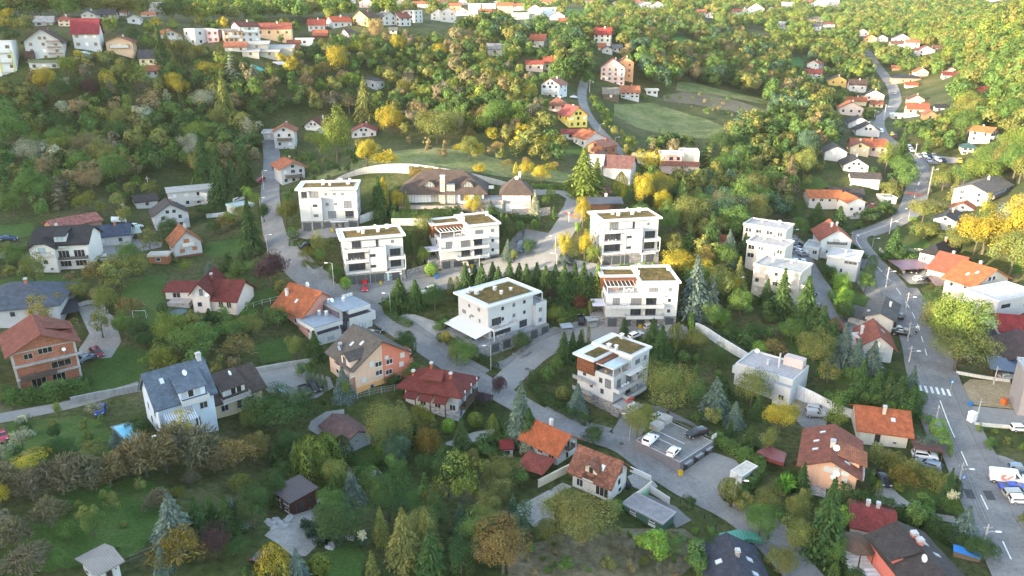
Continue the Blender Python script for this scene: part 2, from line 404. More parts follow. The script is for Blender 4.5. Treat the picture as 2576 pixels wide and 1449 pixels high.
def strip(name,path,o0,o1,off,mat,n=4,kerb=0.0,taper=None):
 """ribbon between the offsets o0 < o1 (left positive) along the path; kerb gives it standing sides"""
 V=[];F=[];m=n+1
 nc=[ofp(path,o0+(o1-o0)*k/n)for k in range(m)]
 for i in range(len(path)):
  for k in range(m):
   p=nc[k][i];V.append((p.x,p.y,float(ground(p.x,p.y))+off+kerb))
 for i in range(len(path)-1):
  for k in range(n):F.append((i*m+k+1,i*m+k,(i+1)*m+k,(i+1)*m+k+1))
 if kerb:
  for k,flip in((0,0),(n,1)):
   b=len(V)
   for i in range(len(path)):
    x,y,z=V[i*m+k];V.append((x,y,z-kerb-0.25))
   for i in range(len(path)-1):
    q=(i*m+k,(i+1)*m+k,b+i+1,b+i);F.append(q[::-1]if flip else q)
 return new_mesh(name,V,F,mat)
def road(name,px,width,off=0.10,mat="asphalt",lb=None):
 path=smp([at(u,v)for u,v in px])
 o=link(name,strip(name,path,-width/2,width/2,off,mat,4));tag(o,lb,kind="structure")
 a=ofp(path,width/2+0.8);b=ofp(path,-width/2-0.8)
 for i in range(0,len(path)-3,3):
  q=[a[i],a[i+3],b[i+3],b[i]]
  NTR.append([prj(p.x,p.y,float(ground(p.x,p.y)))[:2]for p in q])
 return path
 # houses
WT=(0.43,0.434,0.445);DF=(0.06,0.06,0.065)
_WC={}
def wmh(w,h,kind):
 key=(round(w,1),round(h,1),kind)
 if key in _WC:return _WC[key]
 w,h=max(key[0],0.2),max(key[1],0.2);b=0.09
 f=MB()
 f.box(-w/2,w/2,-0.05,0.0,-h/2,-h/2+b).box(-w/2,w/2,-0.05,0.0,h/2-b,h/2)
 f.box(-w/2,-w/2+b,-0.05,0.0,-h/2+b,h/2-b).box(w/2-b,w/2,-0.05,0.0,-h/2+b,h/2-b)
 if w>1.25 and kind!='garage':
  k=2 if w>2.2 else 1
  for i in range(k):
   c=-w/2+w*(i+1)/(k+1);f.box(c-0.04,c+0.04,-0.045,0.0,-h/2+b,h/2-b)
 if kind=='sill':f.box(-w/2-0.1,w/2+0.1,-0.14,0.0,-h/2-0.08,-h/2-0.003)
 p=MB()
 if kind in('garage','shutter'):
  k=max(3,int(h/0.3));hh=h-2*b
  for i in range(k):p.box(-w/2+b,w/2-b,-0.028+0.004*(i%2),0.004,-h/2+b+hh*i/k,-h/2+b+hh*(i+0.94)/k)
 else:p.box(-w/2+b,w/2-b,-0.02,0.004,-h/2+b,h/2-b)
 _WC[key]=(f.mesh("window_frame","paint"),p.mesh("pane","plastic" if kind in('garage','shutter')else "glass"))
 return _WC[key]
def dish(parent,loc,r,yaw=0.5,col=(0.7,0.7,0.7)):
 m=MB();m.lathe([(0.02,0.0),(r*0.6,0.05),(r,0.16),(r*0.97,0.19),(r*0.55,0.08),(0.02,0.03)],n=14)
 o=m.obj("satellite_dish","paint",parent,col,loc=(loc[0],loc[1],loc[2]+r+0.25));o.rotation_euler=(math.radians(62),0,yaw)
 s=MB();s.tube([(loc[0],loc[1]+0.1,loc[2]-0.3),(loc[0],loc[1]+0.12,loc[2]+r+0.2)],0.04);s.obj("dish_mast","metal",parent,(0.4,0.4,0.4))
class House:pass
def frame(pts,t,dp):
 P=[at(*p)for p in pts]
 k={'L':1,'R':1,'F':0}[t]
 z0=P[k].z;far=z0;Q=[onp(p[0],p[1],z0)for p in pts]
 if t=='F':
  o=Q[0];ex=(Q[1]-Q[0]);w=ex.length;d=dp
 elif t=='L':
  o=Q[1];a=Q[2]-Q[1];b=Q[0]-Q[1]
  if a.length>=b.length:ex=a;nrm=Vector((-a.y,a.x,0)).normalized();w=a.length;d=abs(b.dot(nrm))
  else:nrm=b.normalized();ex=Vector((nrm.y,-nrm.x,0));d=b.length;w=abs(a.dot(ex))
  if dp:d=dp
 else:
  o=Q[0];a=Q[1]-Q[0];b=Q[2]-Q[1]
  ex=a;w=a.length;nrm=Vector((-a.y,a.x,0)).normalized();d=abs(b.dot(nrm))
  if dp:d=dp
 yaw=math.atan2(ex.y,ex.x)
 D=prj(*P[k])[2];U=[p[0]for p in pts]
 if D>285:
  q=D/FPX;a0=-0.6*math.atan2(P[k].x,P[k].y)
  if t=='F':yaw=a0;w=(U[1]-U[0])*q;o=P[0];d=dp
  else:
   l,r=(U[1]-U[0])*q,(U[2]-U[1])*q;b=math.atan2(l,r)if t=='L' else-math.atan2(r,l);yaw=b
   w=(r if t=='L' else l)/math.cos(b);d=dp or((l if t=='L' else r)/abs(math.sin(b)))
   o=P[1]if t=='L' else P[1]-Vector((math.cos(b),math.sin(b),0))*w
 return P[k],o,yaw,w,max(d,2.0)
def house(name,lb,pts,ev,t='L',dp=None,roof='x',pt=30,o=0.6,wall=WT,rc=(0.35,0.12,0.07),rm='tiles',wm='plaster',cat='house',group=None,clip=0.0,base=None,h=None,lod=0,foot=True,sink=0.0,th=0.2,roof_label=None,ppt=0.4,topc=None,topm='concrete',into=None):
 H=House();anc,org,yaw,w,d=frame(pts,t,dp)
 org=Vector(org);org.z-=sink
 H.h=h if h else max(1.8,z_at(Vector((anc.x,anc.y,org.z)),ev)-org.z)
 H.w,H.d,H.yaw,H.org,H.lod=w,d,yaw,org,lod
 if not h and roof!='flat' and org.y<290:H.h+=0.7*o*(math.tan(math.radians(pt))+0.4)
 if into is None:H.root=tag(empty(name,org,yaw),lb,cat,group)
 else:
  d0=org-into.org;c0,s0=math.cos(-into.yaw),math.sin(-into.yaw)
  H.root=empty(name,(d0.x*c0-d0.y*s0,d0.x*s0+d0.y*c0,d0.z),yaw-into.yaw);H.root.parent=into.root
 c,s=math.cos(yaw),math.sin(yaw)
 H.world=lambda x,y,z=0:Vector((org.x+x*c-y*s,org.y+x*s+y*c,org.z+z))
 cor=[H.world(0,0),H.world(w,0),H.world(w,d),H.world(0,d)]
 lo=max(-9.0,min(float(ground(p.x,p.y))for p in cor)-org.z-0.6)
 zb=min(-0.5,lo);H.zb=zb;hh=H.h
 H.top=hh
 mb=MB();rf=MB();H.rz=lambda x,y:hh
 tn=math.tan(math.radians(pt))
 if roof in('x','y'):
  L,S=(w,d)if roof=='x' else(d,w)
  M=(lambda a,b,z:(a,b,z))if roof=='x' else(lambda a,b,z:(b,a,z))
  rise=S/2*tn;H.top=hh+rise;v=th/math.cos(math.radians(pt))
  H.rz=(lambda x,y:hh+v+(S/2-abs(y-S/2))*tn)if roof=='x' else(lambda x,y:hh+v+(S/2-abs(x-S/2))*tn)
  ck=clip
  gab=[(0,zb),(S,zb),(S,hh),(S/2+S/2*ck,hh+rise*(1-ck)),(S/2-S/2*ck,hh+rise*(1-ck)),(0,hh)]if ck else[(0,zb),(S,zb),(S,hh),(S/2,hh+rise),(0,hh)]
  mb.solid([M(0,b,z)for b,z in gab],M(L,0,0))
  e=hh-o*tn+v;top=hh+rise+v;ci=S/2*ck
  for sg in(0,1):
   y0=-o if sg==0 else S+o;ym=S/2;yc=S/2-ci if sg==0 else S/2+ci;zc=top-ci*tn
   P=[(-o,y0,e),(L+o,y0,e),(L+o,yc,zc),(L+o-ci,ym,top),(-o+ci,ym,top),(-o,yc,zc)]if ck else[(-o,y0,e),(L+o,y0,e),(L+o,ym,top),(-o,ym,top)]
   P=[M(*p)for p in P]
   if(sg==1)!=(roof=='y'):P=P[::-1]
   rf.slab(P,v)
  if ck:
   for a,b in((-o,ci-o),(L+o,L+o-ci)):
    P=[M(a,S/2-ci,top-ci*tn),M(a,S/2+ci,top-ci*tn),M(b,S/2,top)]
    if(a<0)==(roof=='x'):P=P[::-1]
    rf.slab(P,v)
  rf.solid([M(-o+ci,S/2-0.16,top-0.05),M(-o+ci,S/2+0.16,top-0.05),M(-o+ci,S/2,top+0.09)],M(L+2*o-2*ci,0,0))
 elif roof=='hip':
  mb.box(0,w,0,d,zb,hh)
  S=min(w,d);rise=S/2*tn;v=th;e=hh-o*tn+v;top=hh+rise+v;H.top=hh+rise
  H.rz=lambda x,y:hh+v+min(x,w-x,y,d-y)*tn
  a,b,c_,d_=(-o,-o,e),(w+o,-o,e),(w+o,d+o,e),(-o,d+o,e)
  if w>=d:
   r1,r2=(S/2,d/2,top),(w-S/2,d/2,top);fs=[[a,b,r2,r1],[c_,d_,r1,r2],[b,c_,r2],[d_,a,r1]]
  else:
   r1,r2=(w/2,S/2,top),(w/2,d-S/2,top);fs=[[a,b,r1],[c_,d_,r2],[b,c_,r2,r1],[d_,a,r1,r2]]
  for f in fs:rf.slab(f,v)
 elif roof=='shed':
  rise=d*tn;H.top=hh+rise;v=th
  mb.solid([(0,0,zb),(0,d,zb),(0,d,hh+rise),(0,0,hh)],(w,0,0))
  rf.slab([(-o,-o,hh-o*tn+v),(w+o,-o,hh-o*tn+v),(w+o,d+o,hh+rise+o*tn+v),(-o,d+o,hh+rise+o*tn+v)],v)
  H.rz=lambda x,y:hh+v+y*tn
 elif roof=='flat':
  mb.box(0,w,0,d,zb,hh);q=ppt;tt=0.25
  if o>0.05:rf.box(-o,w+o,-o,d+o,hh+0.002,hh+0.25);zt=hh+0.25;x0=-o
  else:zt=hh;x0=0.0
  x1,y0,y1=w-x0,x0,d-x0
  rf.box(x0,x1,y0,y0+tt,zt+0.003,zt+q).box(x0,x1,y1-tt,y1,zt+0.003,zt+q).box(x0,x0+tt,y0+tt,y1-tt,zt+0.003,zt+q).box(x1-tt,x1,y0+tt,y1-tt,zt+0.003,zt+q)
  H.rz=lambda x,y:zt;H.top=zt+q
  H.wall=mb.obj("wall",wm,H.root,wall)
  H.roof=rf.obj("roof","paint",H.root,rc)
  t_=MB();t_.box(x0+tt,x1-tt,y0+tt,y1-tt,zt+0.006,zt+0.06);t_.obj("roof_surface",topm,H.roof,topc or(0.42,0.42,0.42))
 if roof!='flat':
  H.wall=mb.obj("wall",wm,H.root,wall)
  H.roof=rf.obj("roof",rm,H.root,rc)
 if foot:FOOT.append([(p.x,p.y)for p in cor])
 sil=[prj(p.x,p.y,p.z+dz)for p in cor for dz in(0.5,H.h)]+[prj(*H.world(w/2,d/2,H.top))]
 SIL.append((sil,max(q[2]for q in sil)))
 return H
FACE={'F':0.0,'L':-math.pi/2,'R':math.pi/2,'B':math.pi}
def fpos(H,face,fx,out=0.0):
 if face=='F':return fx*H.w,-out
 if face=='L':return-out,(1-fx)*H.d
 if face=='R':return H.w+out,fx*H.d
 return(1-fx)*H.w,H.d+out
def win(H,face,fx,z,w=1.1,h=1.3,kind='sill',fc=WT,pc=(0.03,0.035,0.045),name="window",pos=None,parent=None,lb=None):
 """a window (or door) on a face: fx from the left end of the face as seen from outside, z its middle in metres"""
 x,y=pos if pos else fpos(H,face,fx)
 if H.lod:
  if kind=='garage':w,h=w,h
  key=(round(w,1),round(h,1),'lod');
  if key not in _WC:_WC[key]=MB().box(-key[0]/2,key[0]/2,-0.05,0.004,-key[1]/2,key[1]/2).mesh("window","glass")
  return tag(link(name,_WC[key],parent or H.root,pc,(x,y,z),(0,0,FACE[face])),lb)
 f,p=wmh(w,h,kind)
 o=link(name,f,parent or H.root,fc,(x,y,z),(0,0,FACE[face]));tag(o,lb)
 link("pane" if kind not in('garage','shutter')else "panel",p,o,pc)
 return o
SHUT=(0.6,0.6,0.58)
def wins(H,face,nc,floors,w=1.1,h=1.3,z0=0.0,z1=None,x0=0.0,x1=1.0,fc=WT,shut=0.2,skip=(),kind='sill'):
 z1=z1 or H.h;fh=(z1-z0)/floors;n=0
 hh=min(h,fh*0.55)
 for i in range(floors):
  for k in range(nc):
   if(i,k)in skip:continue
   r=random.random()
   pc=SHUT if r<shut else random.choice([(0.03,0.035,0.045),(0.045,0.05,0.06),(0.025,0.028,0.033)])
   win(H,face,x0+(x1-x0)*(k+0.5)/nc,z0+fh*(i+0.54),w*random.choice([1,1,1,1.25]),hh,'shutter' if(r<shut and not H.lod)else kind,fc,pc)
def gwin(H,face,z=None,w=1.0,h=1.1,n=1,**k):
 """windows in the gable triangle"""
 for i in range(n):win(H,face,0.5+(i-(n-1)/2)*1.9/(H.w if face in 'FB' else H.d),z if z else H.h+0.25*(H.top-H.h),w,h,**k)
def blc(H,face,fx0,fx1,z,out=1.3,rail=1.0,col=WT,slab=None,kind='solid',name="balcony",mat="paint",parent=None):
 W=H.w if face in 'FB' else H.d
 x,y=fpos(H,face,fx0);L=(fx1-fx0)*W
 m=MB();m.box(0,L,-out,-0.003,-0.2,0.0)
 s=m.obj(name,"concrete",parent or H.root,slab or(0.6,0.6,0.58),(x,y,z),(0,0,FACE[face]))
 r=MB()
 if kind=='solid':
  r.box(0,L,-out-0.02,-out+0.1,-0.25,rail).box(0.003,0.11,-out+0.103,-0.003,-0.25,rail).box(L-0.11,L-0.003,-out+0.103,-0.003,-0.25,rail)
 else:
  r.box(0,L,-out,-out+0.07,rail-0.08,rail).box(0,0.07,-out+0.073,-0.003,rail-0.08,rail).box(L-0.07,L,-out+0.073,-0.003,rail-0.08,rail)
  if kind=='boards':
   for q in range(3):r.box(0,L,-out+0.01,-out+0.05,0.08+q*0.3,0.3+q*0.3);r.box(0.01,0.05,-out+0.06,-0.01,0.08+q*0.3,0.3+q*0.3);r.box(L-0.05,L-0.01,-out+0.06,-0.01,0.08+q*0.3,0.3+q*0.3)
  else:
   n=max(3,int(L/0.35))
   for q in range(n+1):r.box(q*(L-0.06)/n,q*(L-0.06)/n+0.06,-out+0.005,-out+0.055,0.0,rail-0.09)
   n=max(2,int(out/0.35))
   for q in range(1,n):
    for xx in(0.0,L-0.06):r.box(xx,xx+0.06,-out+q*out/n,-out+q*out/n+0.05,0.0,rail-0.09)
 r.obj("railing",mat,s,col);return s
def chm(H,x,y,h=1.2,s=0.55,col=(0.62,0.58,0.54),mat="plaster",cap=True):
 z=H.rz(x,y);m=MB();m.box(x-s/2,x+s/2,y-s/2,y+s/2,z-1.0,z+h)
 o=m.obj("chimney",mat,H.roof,col)
 if cap:
  k=MB();k.box(x-s/2-0.1,x+s/2+0.1,y-s/2-0.1,y+s/2+0.1,z+h+0.003,z+h+0.09)
  for a in(-1,1):k.box(x+a*s*0.3-0.05,x+a*s*0.3+0.05,y-s*0.3,y+s*0.3,z+h+0.09,z+h+0.3)
  k.box(x-s/2-0.06,x+s/2+0.06,y-s/2-0.06,y+s/2+0.06,z+h+0.3,z+h+0.36)
  k.obj("chimney_cap","concrete",H.roof,(0.5,0.5,0.5))
 return o
def skl(H,x,y,w=0.8,l=1.2,axis='x'):
 """roof window lying on the slope above (x, y)"""
 e=0.2;z=H.rz(x,y)
 gx=(H.rz(x+e,y)-z)/e;gy=(H.rz(x,y+e)-z)/e
 n=Vector((-gx,-gy,1)).normalized()
 m=MB();m.box(-w/2,w/2,-l/2,l/2,0.0,0.1)
 o=m.obj("roof_window","paint",H.roof,(0.25,0.25,0.26),(x,y,z+0.0))
 g=MB();g.box(-w/2+0.09,w/2-0.09,-l/2+0.09,l/2-0.09,0.1,0.115);gl=g.obj("pane","glass",o,(0.45,0.5,0.55))
 up=Vector((gx,gy,0));up=(Vector((up.x,up.y,up.length_squared))if up.length>0.05 else Vector((0,1,0))).normalized()
 xx=up.cross(n).normalized();o.rotation_euler=Matrix((xx,up,n)).transposed().to_euler()
def door(H,face,fx,z=1.05,w=1.0,h=2.1,col=(0.16,0.09,0.05),name="door"):return win(H,face,fx,z,w,h,'shutter',WT,col,name)
def dmr(H,x,w=2.4,y0=0.6,hgt=1.5,rc=(0.3,0.1,0.06),rm='tiles',wall=WT,pane=True,kind='gable',pc=(0.03,0.035,0.045)):
 """dormer on the front slope of a ridge-along-x roof, its face at y0"""
 z=H.rz(x,y0)-0.05;zt=z+hgt
 tn=(H.rz(x,1.0)-H.rz(x,0.5))/0.5
 yb=min(H.d/2,y0+hgt/max(tn,0.2));m=MB()
 m.solid([(x-w/2,y0,z-0.3),(x-w/2,y0,zt),(x-w/2,yb,zt-0.02),(x-w/2,yb,z)],(w,0,0))
 d=m.obj("dormer","plaster",H.root,wall);r=MB()
 if kind=='gable':
  rs=w/2*0.7;yb2=min(H.d/2,y0+(hgt+rs)/max(tn,0.2))
  r.slab([(x-w/2-0.3,y0-0.4,zt-0.15),(x,y0-0.4,zt+rs),(x,yb2,zt+rs),(x-w/2-0.3,yb,zt-0.15)][::-1],0.12)
  r.slab([(x,y0-0.4,zt+rs),(x+w/2+0.3,y0-0.4,zt-0.15),(x+w/2+0.3,yb,zt-0.15),(x,yb2,zt+rs)][::-1],0.12)
  g=MB();g.solid([(x-w/2,y0+0.02,zt),(x+w/2,y0+0.02,zt),(x,y0+0.02,zt+rs-0.1)],(0,0.2,0));g.obj("dormer_gable","plaster",d,wall)
 else:
  yb2=min(H.d/2,y0+(hgt+0.35)/max(tn*0.7,0.2))
  r.slab([(x-w/2-0.25,y0-0.4,zt-0.02),(x+w/2+0.25,y0-0.4,zt-0.02),(x+w/2+0.25,yb2,zt+(yb2-y0)*0.25),(x-w/2-0.25,yb2,zt+(yb2-y0)*0.25)],0.14)
 r.obj("dormer_roof",rm,d,rc)
 if pane:win(H,'F',0,z+hgt*0.5,w*0.7,hgt*0.75,'plain',WT,pc,pos=(x,y0),parent=d)
 return d
def lump(name,lb,cat,pts,z0,z1,mat,col,group=None,parent=None):
 """a prism standing on the ground under the picture polygon pts"""
 P=[at(*p)for p in pts];zb=min(p.z for p in P);c=sum(P,Vector())/len(P)
 m=MB().prism([(p.x-c.x,p.y-c.y)for p in P],z0-0.5,z1)
 return tag(m.obj(name,mat,None,col,(c.x,c.y,zb)),lb,cat,group)
 # walls, fences, hedges along a line
def wln(name,lb,px,h,th,mat,col,cat="wall",group=None,step=2.0,cap=None,world=None):
 path=smp([at(*p)for p in px],step);a=ofp(path,th/2);b=ofp(path,-th/2);n=len(path)
 hs=h if isinstance(h,(list,tuple))else[h,h]
 c=path[n//2];cz=float(ground(c.x,c.y));m=MB();V=[];F=[]
 for i in range(n):
  g=float(ground(path[i].x,path[i].y));hh=np.interp(i/(n-1),np.linspace(0,1,len(hs)),hs)
  for q in(a[i],b[i]):
   V.append((q.x-c.x,q.y-c.y,g-0.6-cz));V.append((q.x-c.x,q.y-c.y,g+hh-cz))
 for i in range(n-1):
  k=4*i;F+=[(k,k+4,k+5,k+1),(k+2,k+3,k+7,k+6),(k+1,k+5,k+7,k+3)]
 F+=[(0,1,3,2),(4*n-4,4*n-2,4*n-1,4*n-3)]
 m.add(V,F);o=tag(m.obj(name,mat,None,col,(c.x,c.y,cz)),lb,cat,group)
 return o
def fence(lb,px,h=1.2,gap=2.5,col=(0.25,0.25,0.26),bars=True,cat="fence",name="fence",group=None,post=0.05):
 path=smp([at(*p)for p in px],gap);c=path[0];cz=float(ground(c.x,c.y))
 P=[Vector((p.x-c.x,p.y-c.y,float(ground(p.x,p.y))-cz))for p in path]
 r=tag(empty(name,(c.x,c.y,cz)),lb,cat,group)
 for p in P[:90]:
  m=MB();m.box(p.x-post,p.x+post,p.y-post,p.y+post,p.z-0.3,p.z+h+0.05);m.obj("post","metal",r,col)
 m=MB()
 for k in((0.3,0.65,0.98)if bars else(0.5,0.98)):
  m.tube([(p.x,p.y,p.z+h*k)for p in P],0.025,4)
 if bars:
  for a,b in zip(P[:-1],P[1:]):
   n=max(2,int((b-a).length/0.3))
   for q in range(1,n):
    s=a.lerp(b,q/n);m.box(s.x-0.015,s.x+0.015,s.y-0.015,s.y+0.015,s.z+0.08,s.z+h*0.98)
 m.obj("rails","metal",r,col);return r
 # plants
def lfm(name,P,Nn,U,S,A,Cc,mat="foliage",tri=False):
 """quads at P with normal Nn, long direction U, size S, aspect A, colour Cc (per leaf)"""
 n=len(P)
 Nn=Nn/(np.linalg.norm(Nn,axis=1,keepdims=True)+1e-9)
 T=np.cross(Nn,U);T/=(np.linalg.norm(T,axis=1,keepdims=True)+1e-9);B=np.cross(T,Nn)
 a=(S*0.5)[:,None]*B;b=(S*0.5*A)[:,None]*T
 V=np.stack([P-a*1.0-b*0.55,P-a*0.1+b,P+a,P-a*0.1-b],1)if not tri else np.stack([P-a-b,P-a+b,P+a+b*0.2,P+a-b*0.2],1)
 me=bpy.data.meshes.new(name);me.vertices.add(4*n);me.vertices.foreach_set("co",V.reshape(-1).astype(np.float32))
 me.loops.add(4*n);me.loops.foreach_set("vertex_index",np.arange(4*n,dtype=np.int32))
 me.polygons.add(n);me.polygons.foreach_set("loop_start",np.arange(0,4*n,4,dtype=np.int32))
 me.update(calc_edges=True);me.validate()
 ca=me.color_attributes.new("leaf",'FLOAT_COLOR','CORNER')
 c4=np.concatenate([Cc,np.ones((n,1))],1);ca.data.foreach_set("color",np.repeat(c4,4,0).reshape(-1).astype(np.float32))
 me.materials.append(MATS[mat]);return me
def _unit(r,n):
 d=r.normal(size=(n,3));return d/np.linalg.norm(d,axis=1,keepdims=True)
def bra(seed,n,leaf,K=22,zc=0.58,rz=0.42,flat=0.0,spread=1.0,tight=0.0):
 r=np.random.default_rng(seed)
 d=_unit(r,K*3);d=d[d[:,2]>-0.75][:K];K=len(d)
 lob=1+0.22*np.sin(d[:,0]*3.1+seed)+0.16*np.sin(d[:,1]*4.3+seed*2)+0.12*np.sin(d[:,2]*5+seed)
 rad=r.uniform(0.35,0.86,K)*lob
 cr=r.uniform(0.10,0.20,K)*(1-0.3*tight)
 C=np.stack([d[:,0]*rad*0.40*spread,d[:,1]*rad*0.40*spread,zc+d[:,2]*rad*rz*0.86],1)
 C=np.vstack([C,[[0,0,zc-0.05]]]);cr=np.append(cr,0.24)
 w=cr**2;w/=w.sum();ci=r.choice(len(C),n,p=w)
 dd=_unit(r,n);out=C[ci]-np.array([0,0,zc-0.12]);out/=np.linalg.norm(out,axis=1,keepdims=True)+1e-9
 dd=dd+out*0.55+np.array([0,0,0.18]);dd/=np.linalg.norm(dd,axis=1,keepdims=True)
 P=C[ci]+dd*(cr[ci]*r.uniform(0.72,1.12,n))[:,None]
 Nn=dd+out*0.35+np.array([0,0,0.25])+_unit(r,n)*0.55
 U=_unit(r,n)+np.array([0,0,-0.3])
 S=leaf*r.uniform(0.6,1.45,n);A=r.uniform(0.45,0.8,n)
 cv=r.uniform(0.82,1.16,len(C))[ci];v=cv*r.uniform(0.75,1.3,n)
 hue=r.normal(0,0.08,len(C))[ci]+r.normal(0,0.05,n)
 Cc=np.stack([v*(1+hue),v,v*(1-hue*0.5)],1)
 return P,Nn,U,S,A,Cc
def broad(seed,n,leaf,**k):return lfm("crown",*bra(seed,n,leaf,**k))
def cla(seed,n,leaf,prof='thuja'):
 r=np.random.default_rng(seed);z=r.beta(1.15,1.1,n)
 if prof=='thuja':R=0.5*np.sqrt(np.clip(1-z**2.3,0,1))*np.clip(0.72+z*1.2,0,1)
 elif prof=='ball':z=(1-np.cos(r.uniform(0,math.pi,n)))/2;R=np.sqrt(np.clip(0.25-(z-0.5)**2,0,1))
 elif prof=='poplar':R=0.5*np.sin(np.clip(z,0.02,0.99)*math.pi*0.93+0.2)**0.8
 else:R=0.5*(1-z)**0.8*np.clip(z*8+0.5,0,1)
 a=r.uniform(0,2*math.pi,n)
 lob=1+0.09*np.sin(a*5+z*3+seed)+0.07*np.sin(a*9-z*11+seed)+0.06*np.sin(z*24+a*2)
 if prof=='ball':lob=1+(lob-1)*0.5
 R=R*lob*r.uniform(0.82,1.05,n)
 out=np.stack([np.cos(a),np.sin(a),0.25+0*a],1)
 P=np.stack([R*np.cos(a),R*np.sin(a),0.02+0.98*z],1)
 if prof=='ball':out=P-np.array([0,0,0.5]);out/=np.linalg.norm(out,axis=1,keepdims=True)+1e-6
 Nn=out+_unit(r,n)*0.5;U=np.array([0,0,1.0])+_unit(r,n)*0.35
 v=(0.85+0.2*np.sin(a*5+z*3+seed))*r.uniform(0.72,1.3,n);hue=r.normal(0,0.06,n)
 return P,Nn,U,leaf*r.uniform(0.7,1.4,n),r.uniform(0.4,0.7,n),np.stack([v*(1+hue),v,v*(1-hue)],1)
def column(seed,n,leaf,prof='thuja'):return lfm("crown",*cla(seed,n,leaf,prof))
def cfa(seed,tiers=17,per=10,k=6,leaf=0.09,droop=0.35,full=1.0,z0=0.07):
 r=np.random.default_rng(seed);P=[];Nn=[];U=[];S=[];C=[]
 for t in range(tiers):
  f=t/(tiers-1);z=z0+(0.965-z0)*f;R=0.5*(1-f)**0.85*full+0.012
  m=max(4,int(per*(1-f*0.55)))
  for i in range(m):
   a=2*math.pi*(i+r.uniform(-0.3,0.3))/m+t*1.3;L=R*r.uniform(0.72,1.12);tone=r.uniform(0.8,1.2)
   ca,sa=math.cos(a),math.sin(a)
   for q in range(k):
    s=(q+0.6)/k;x=L*s;zz=z+0.05*s*(1-f)-droop*R*s*s
    for side in(-1,1):
     wdt=leaf*(1.35-s*0.4)*(0.55+0.45*(1-f))
     lx,ly=-sa*side,ca*side
     P.append((x*ca+lx*wdt*0.45,x*sa+ly*wdt*0.45,zz-0.012+r.normal(0,0.006)))
     Nn.append((ca*0.35-lx*-0.25+r.normal(0,.25),sa*0.35+ly*0.25+r.normal(0,.25),1.0))
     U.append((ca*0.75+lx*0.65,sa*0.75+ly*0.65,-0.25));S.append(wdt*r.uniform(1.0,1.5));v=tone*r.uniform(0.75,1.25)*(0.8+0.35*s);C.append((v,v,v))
 for q in range(10):
  P.append((r.normal(0,.006),r.normal(0,.006),0.93+0.07*q/10));Nn.append(tuple(_unit(r,1)[0]*np.array([1,1,0.2])));U.append((0,0,1));S.append(0.045);C.append((1,1,1))
 n=len(P);return np.array(P),np.array(Nn),np.array(U,float),np.array(S),r.uniform(0.4,0.62,n),np.array(C)
def conifer(seed,**k):return lfm("crown",*cfa(seed,**k))
def bare_arrays(seed,n,w=0.010,leafy=0.35):
 r=np.random.default_rng(seed);d=_unit(r,n);d[:,2]=np.abs(d[:,2])*0.9-0.12;rad=r.uniform(0.3,1.0,n)**0.6
 lob=1+0.15*np.sin(d[:,0]*4+seed)+0.12*np.sin(d[:,1]*5+seed)
 P=np.stack([d[:,0]*0.47*rad*lob,d[:,1]*0.47*rad*lob,0.42+d[:,2]*0.55*rad*lob],1)
 U=d+_unit(r,n)*0.5+np.array([0,0,0.15]);Nn=_unit(r,n)
 lf=r.random(n)<leafy
 S=np.where(lf,0.035,0.13)*r.uniform(0.7,1.4,n);A=np.where(lf,0.7,w/0.13*2.2)
 v=r.uniform(0.7,1.3,n);C=np.stack([v,v,v],1);C[lf]*=np.array([0.95,0.9,0.55])
 return P,Nn,U,S,A,C
def bare(seed,n=2200,**k):return lfm("crown",*bare_arrays(seed,n,**k))
def trm(seed,top=0.6,r0=0.022,limbs=5,zl=0.3):
 r=random.Random(seed);m=MB();j=lambda a:r.uniform(-a,a)
 m.tube([(0,0,-0.04),(j(.008),j(.008),0.15),(j(.02),j(.02),0.35),(j(.03),j(.03),top)],[r0*1.3,r0,r0*0.75,r0*0.3],6)
 for i in range(limbs):
  a=6.283*i/limbs+j(.4);z=zl+0.06*i;L=r.uniform(0.18,0.3)
  m.tube([(0,0,z-0.03),(L*.5*math.cos(a),L*.5*math.sin(a),z+0.1),(L*math.cos(a),L*math.sin(a),z+0.24)],[r0*0.55,r0*0.35,r0*0.12],4)
 return new_mesh("trunk",m.V,m.F,"bark",uv=False)
PROTO={}
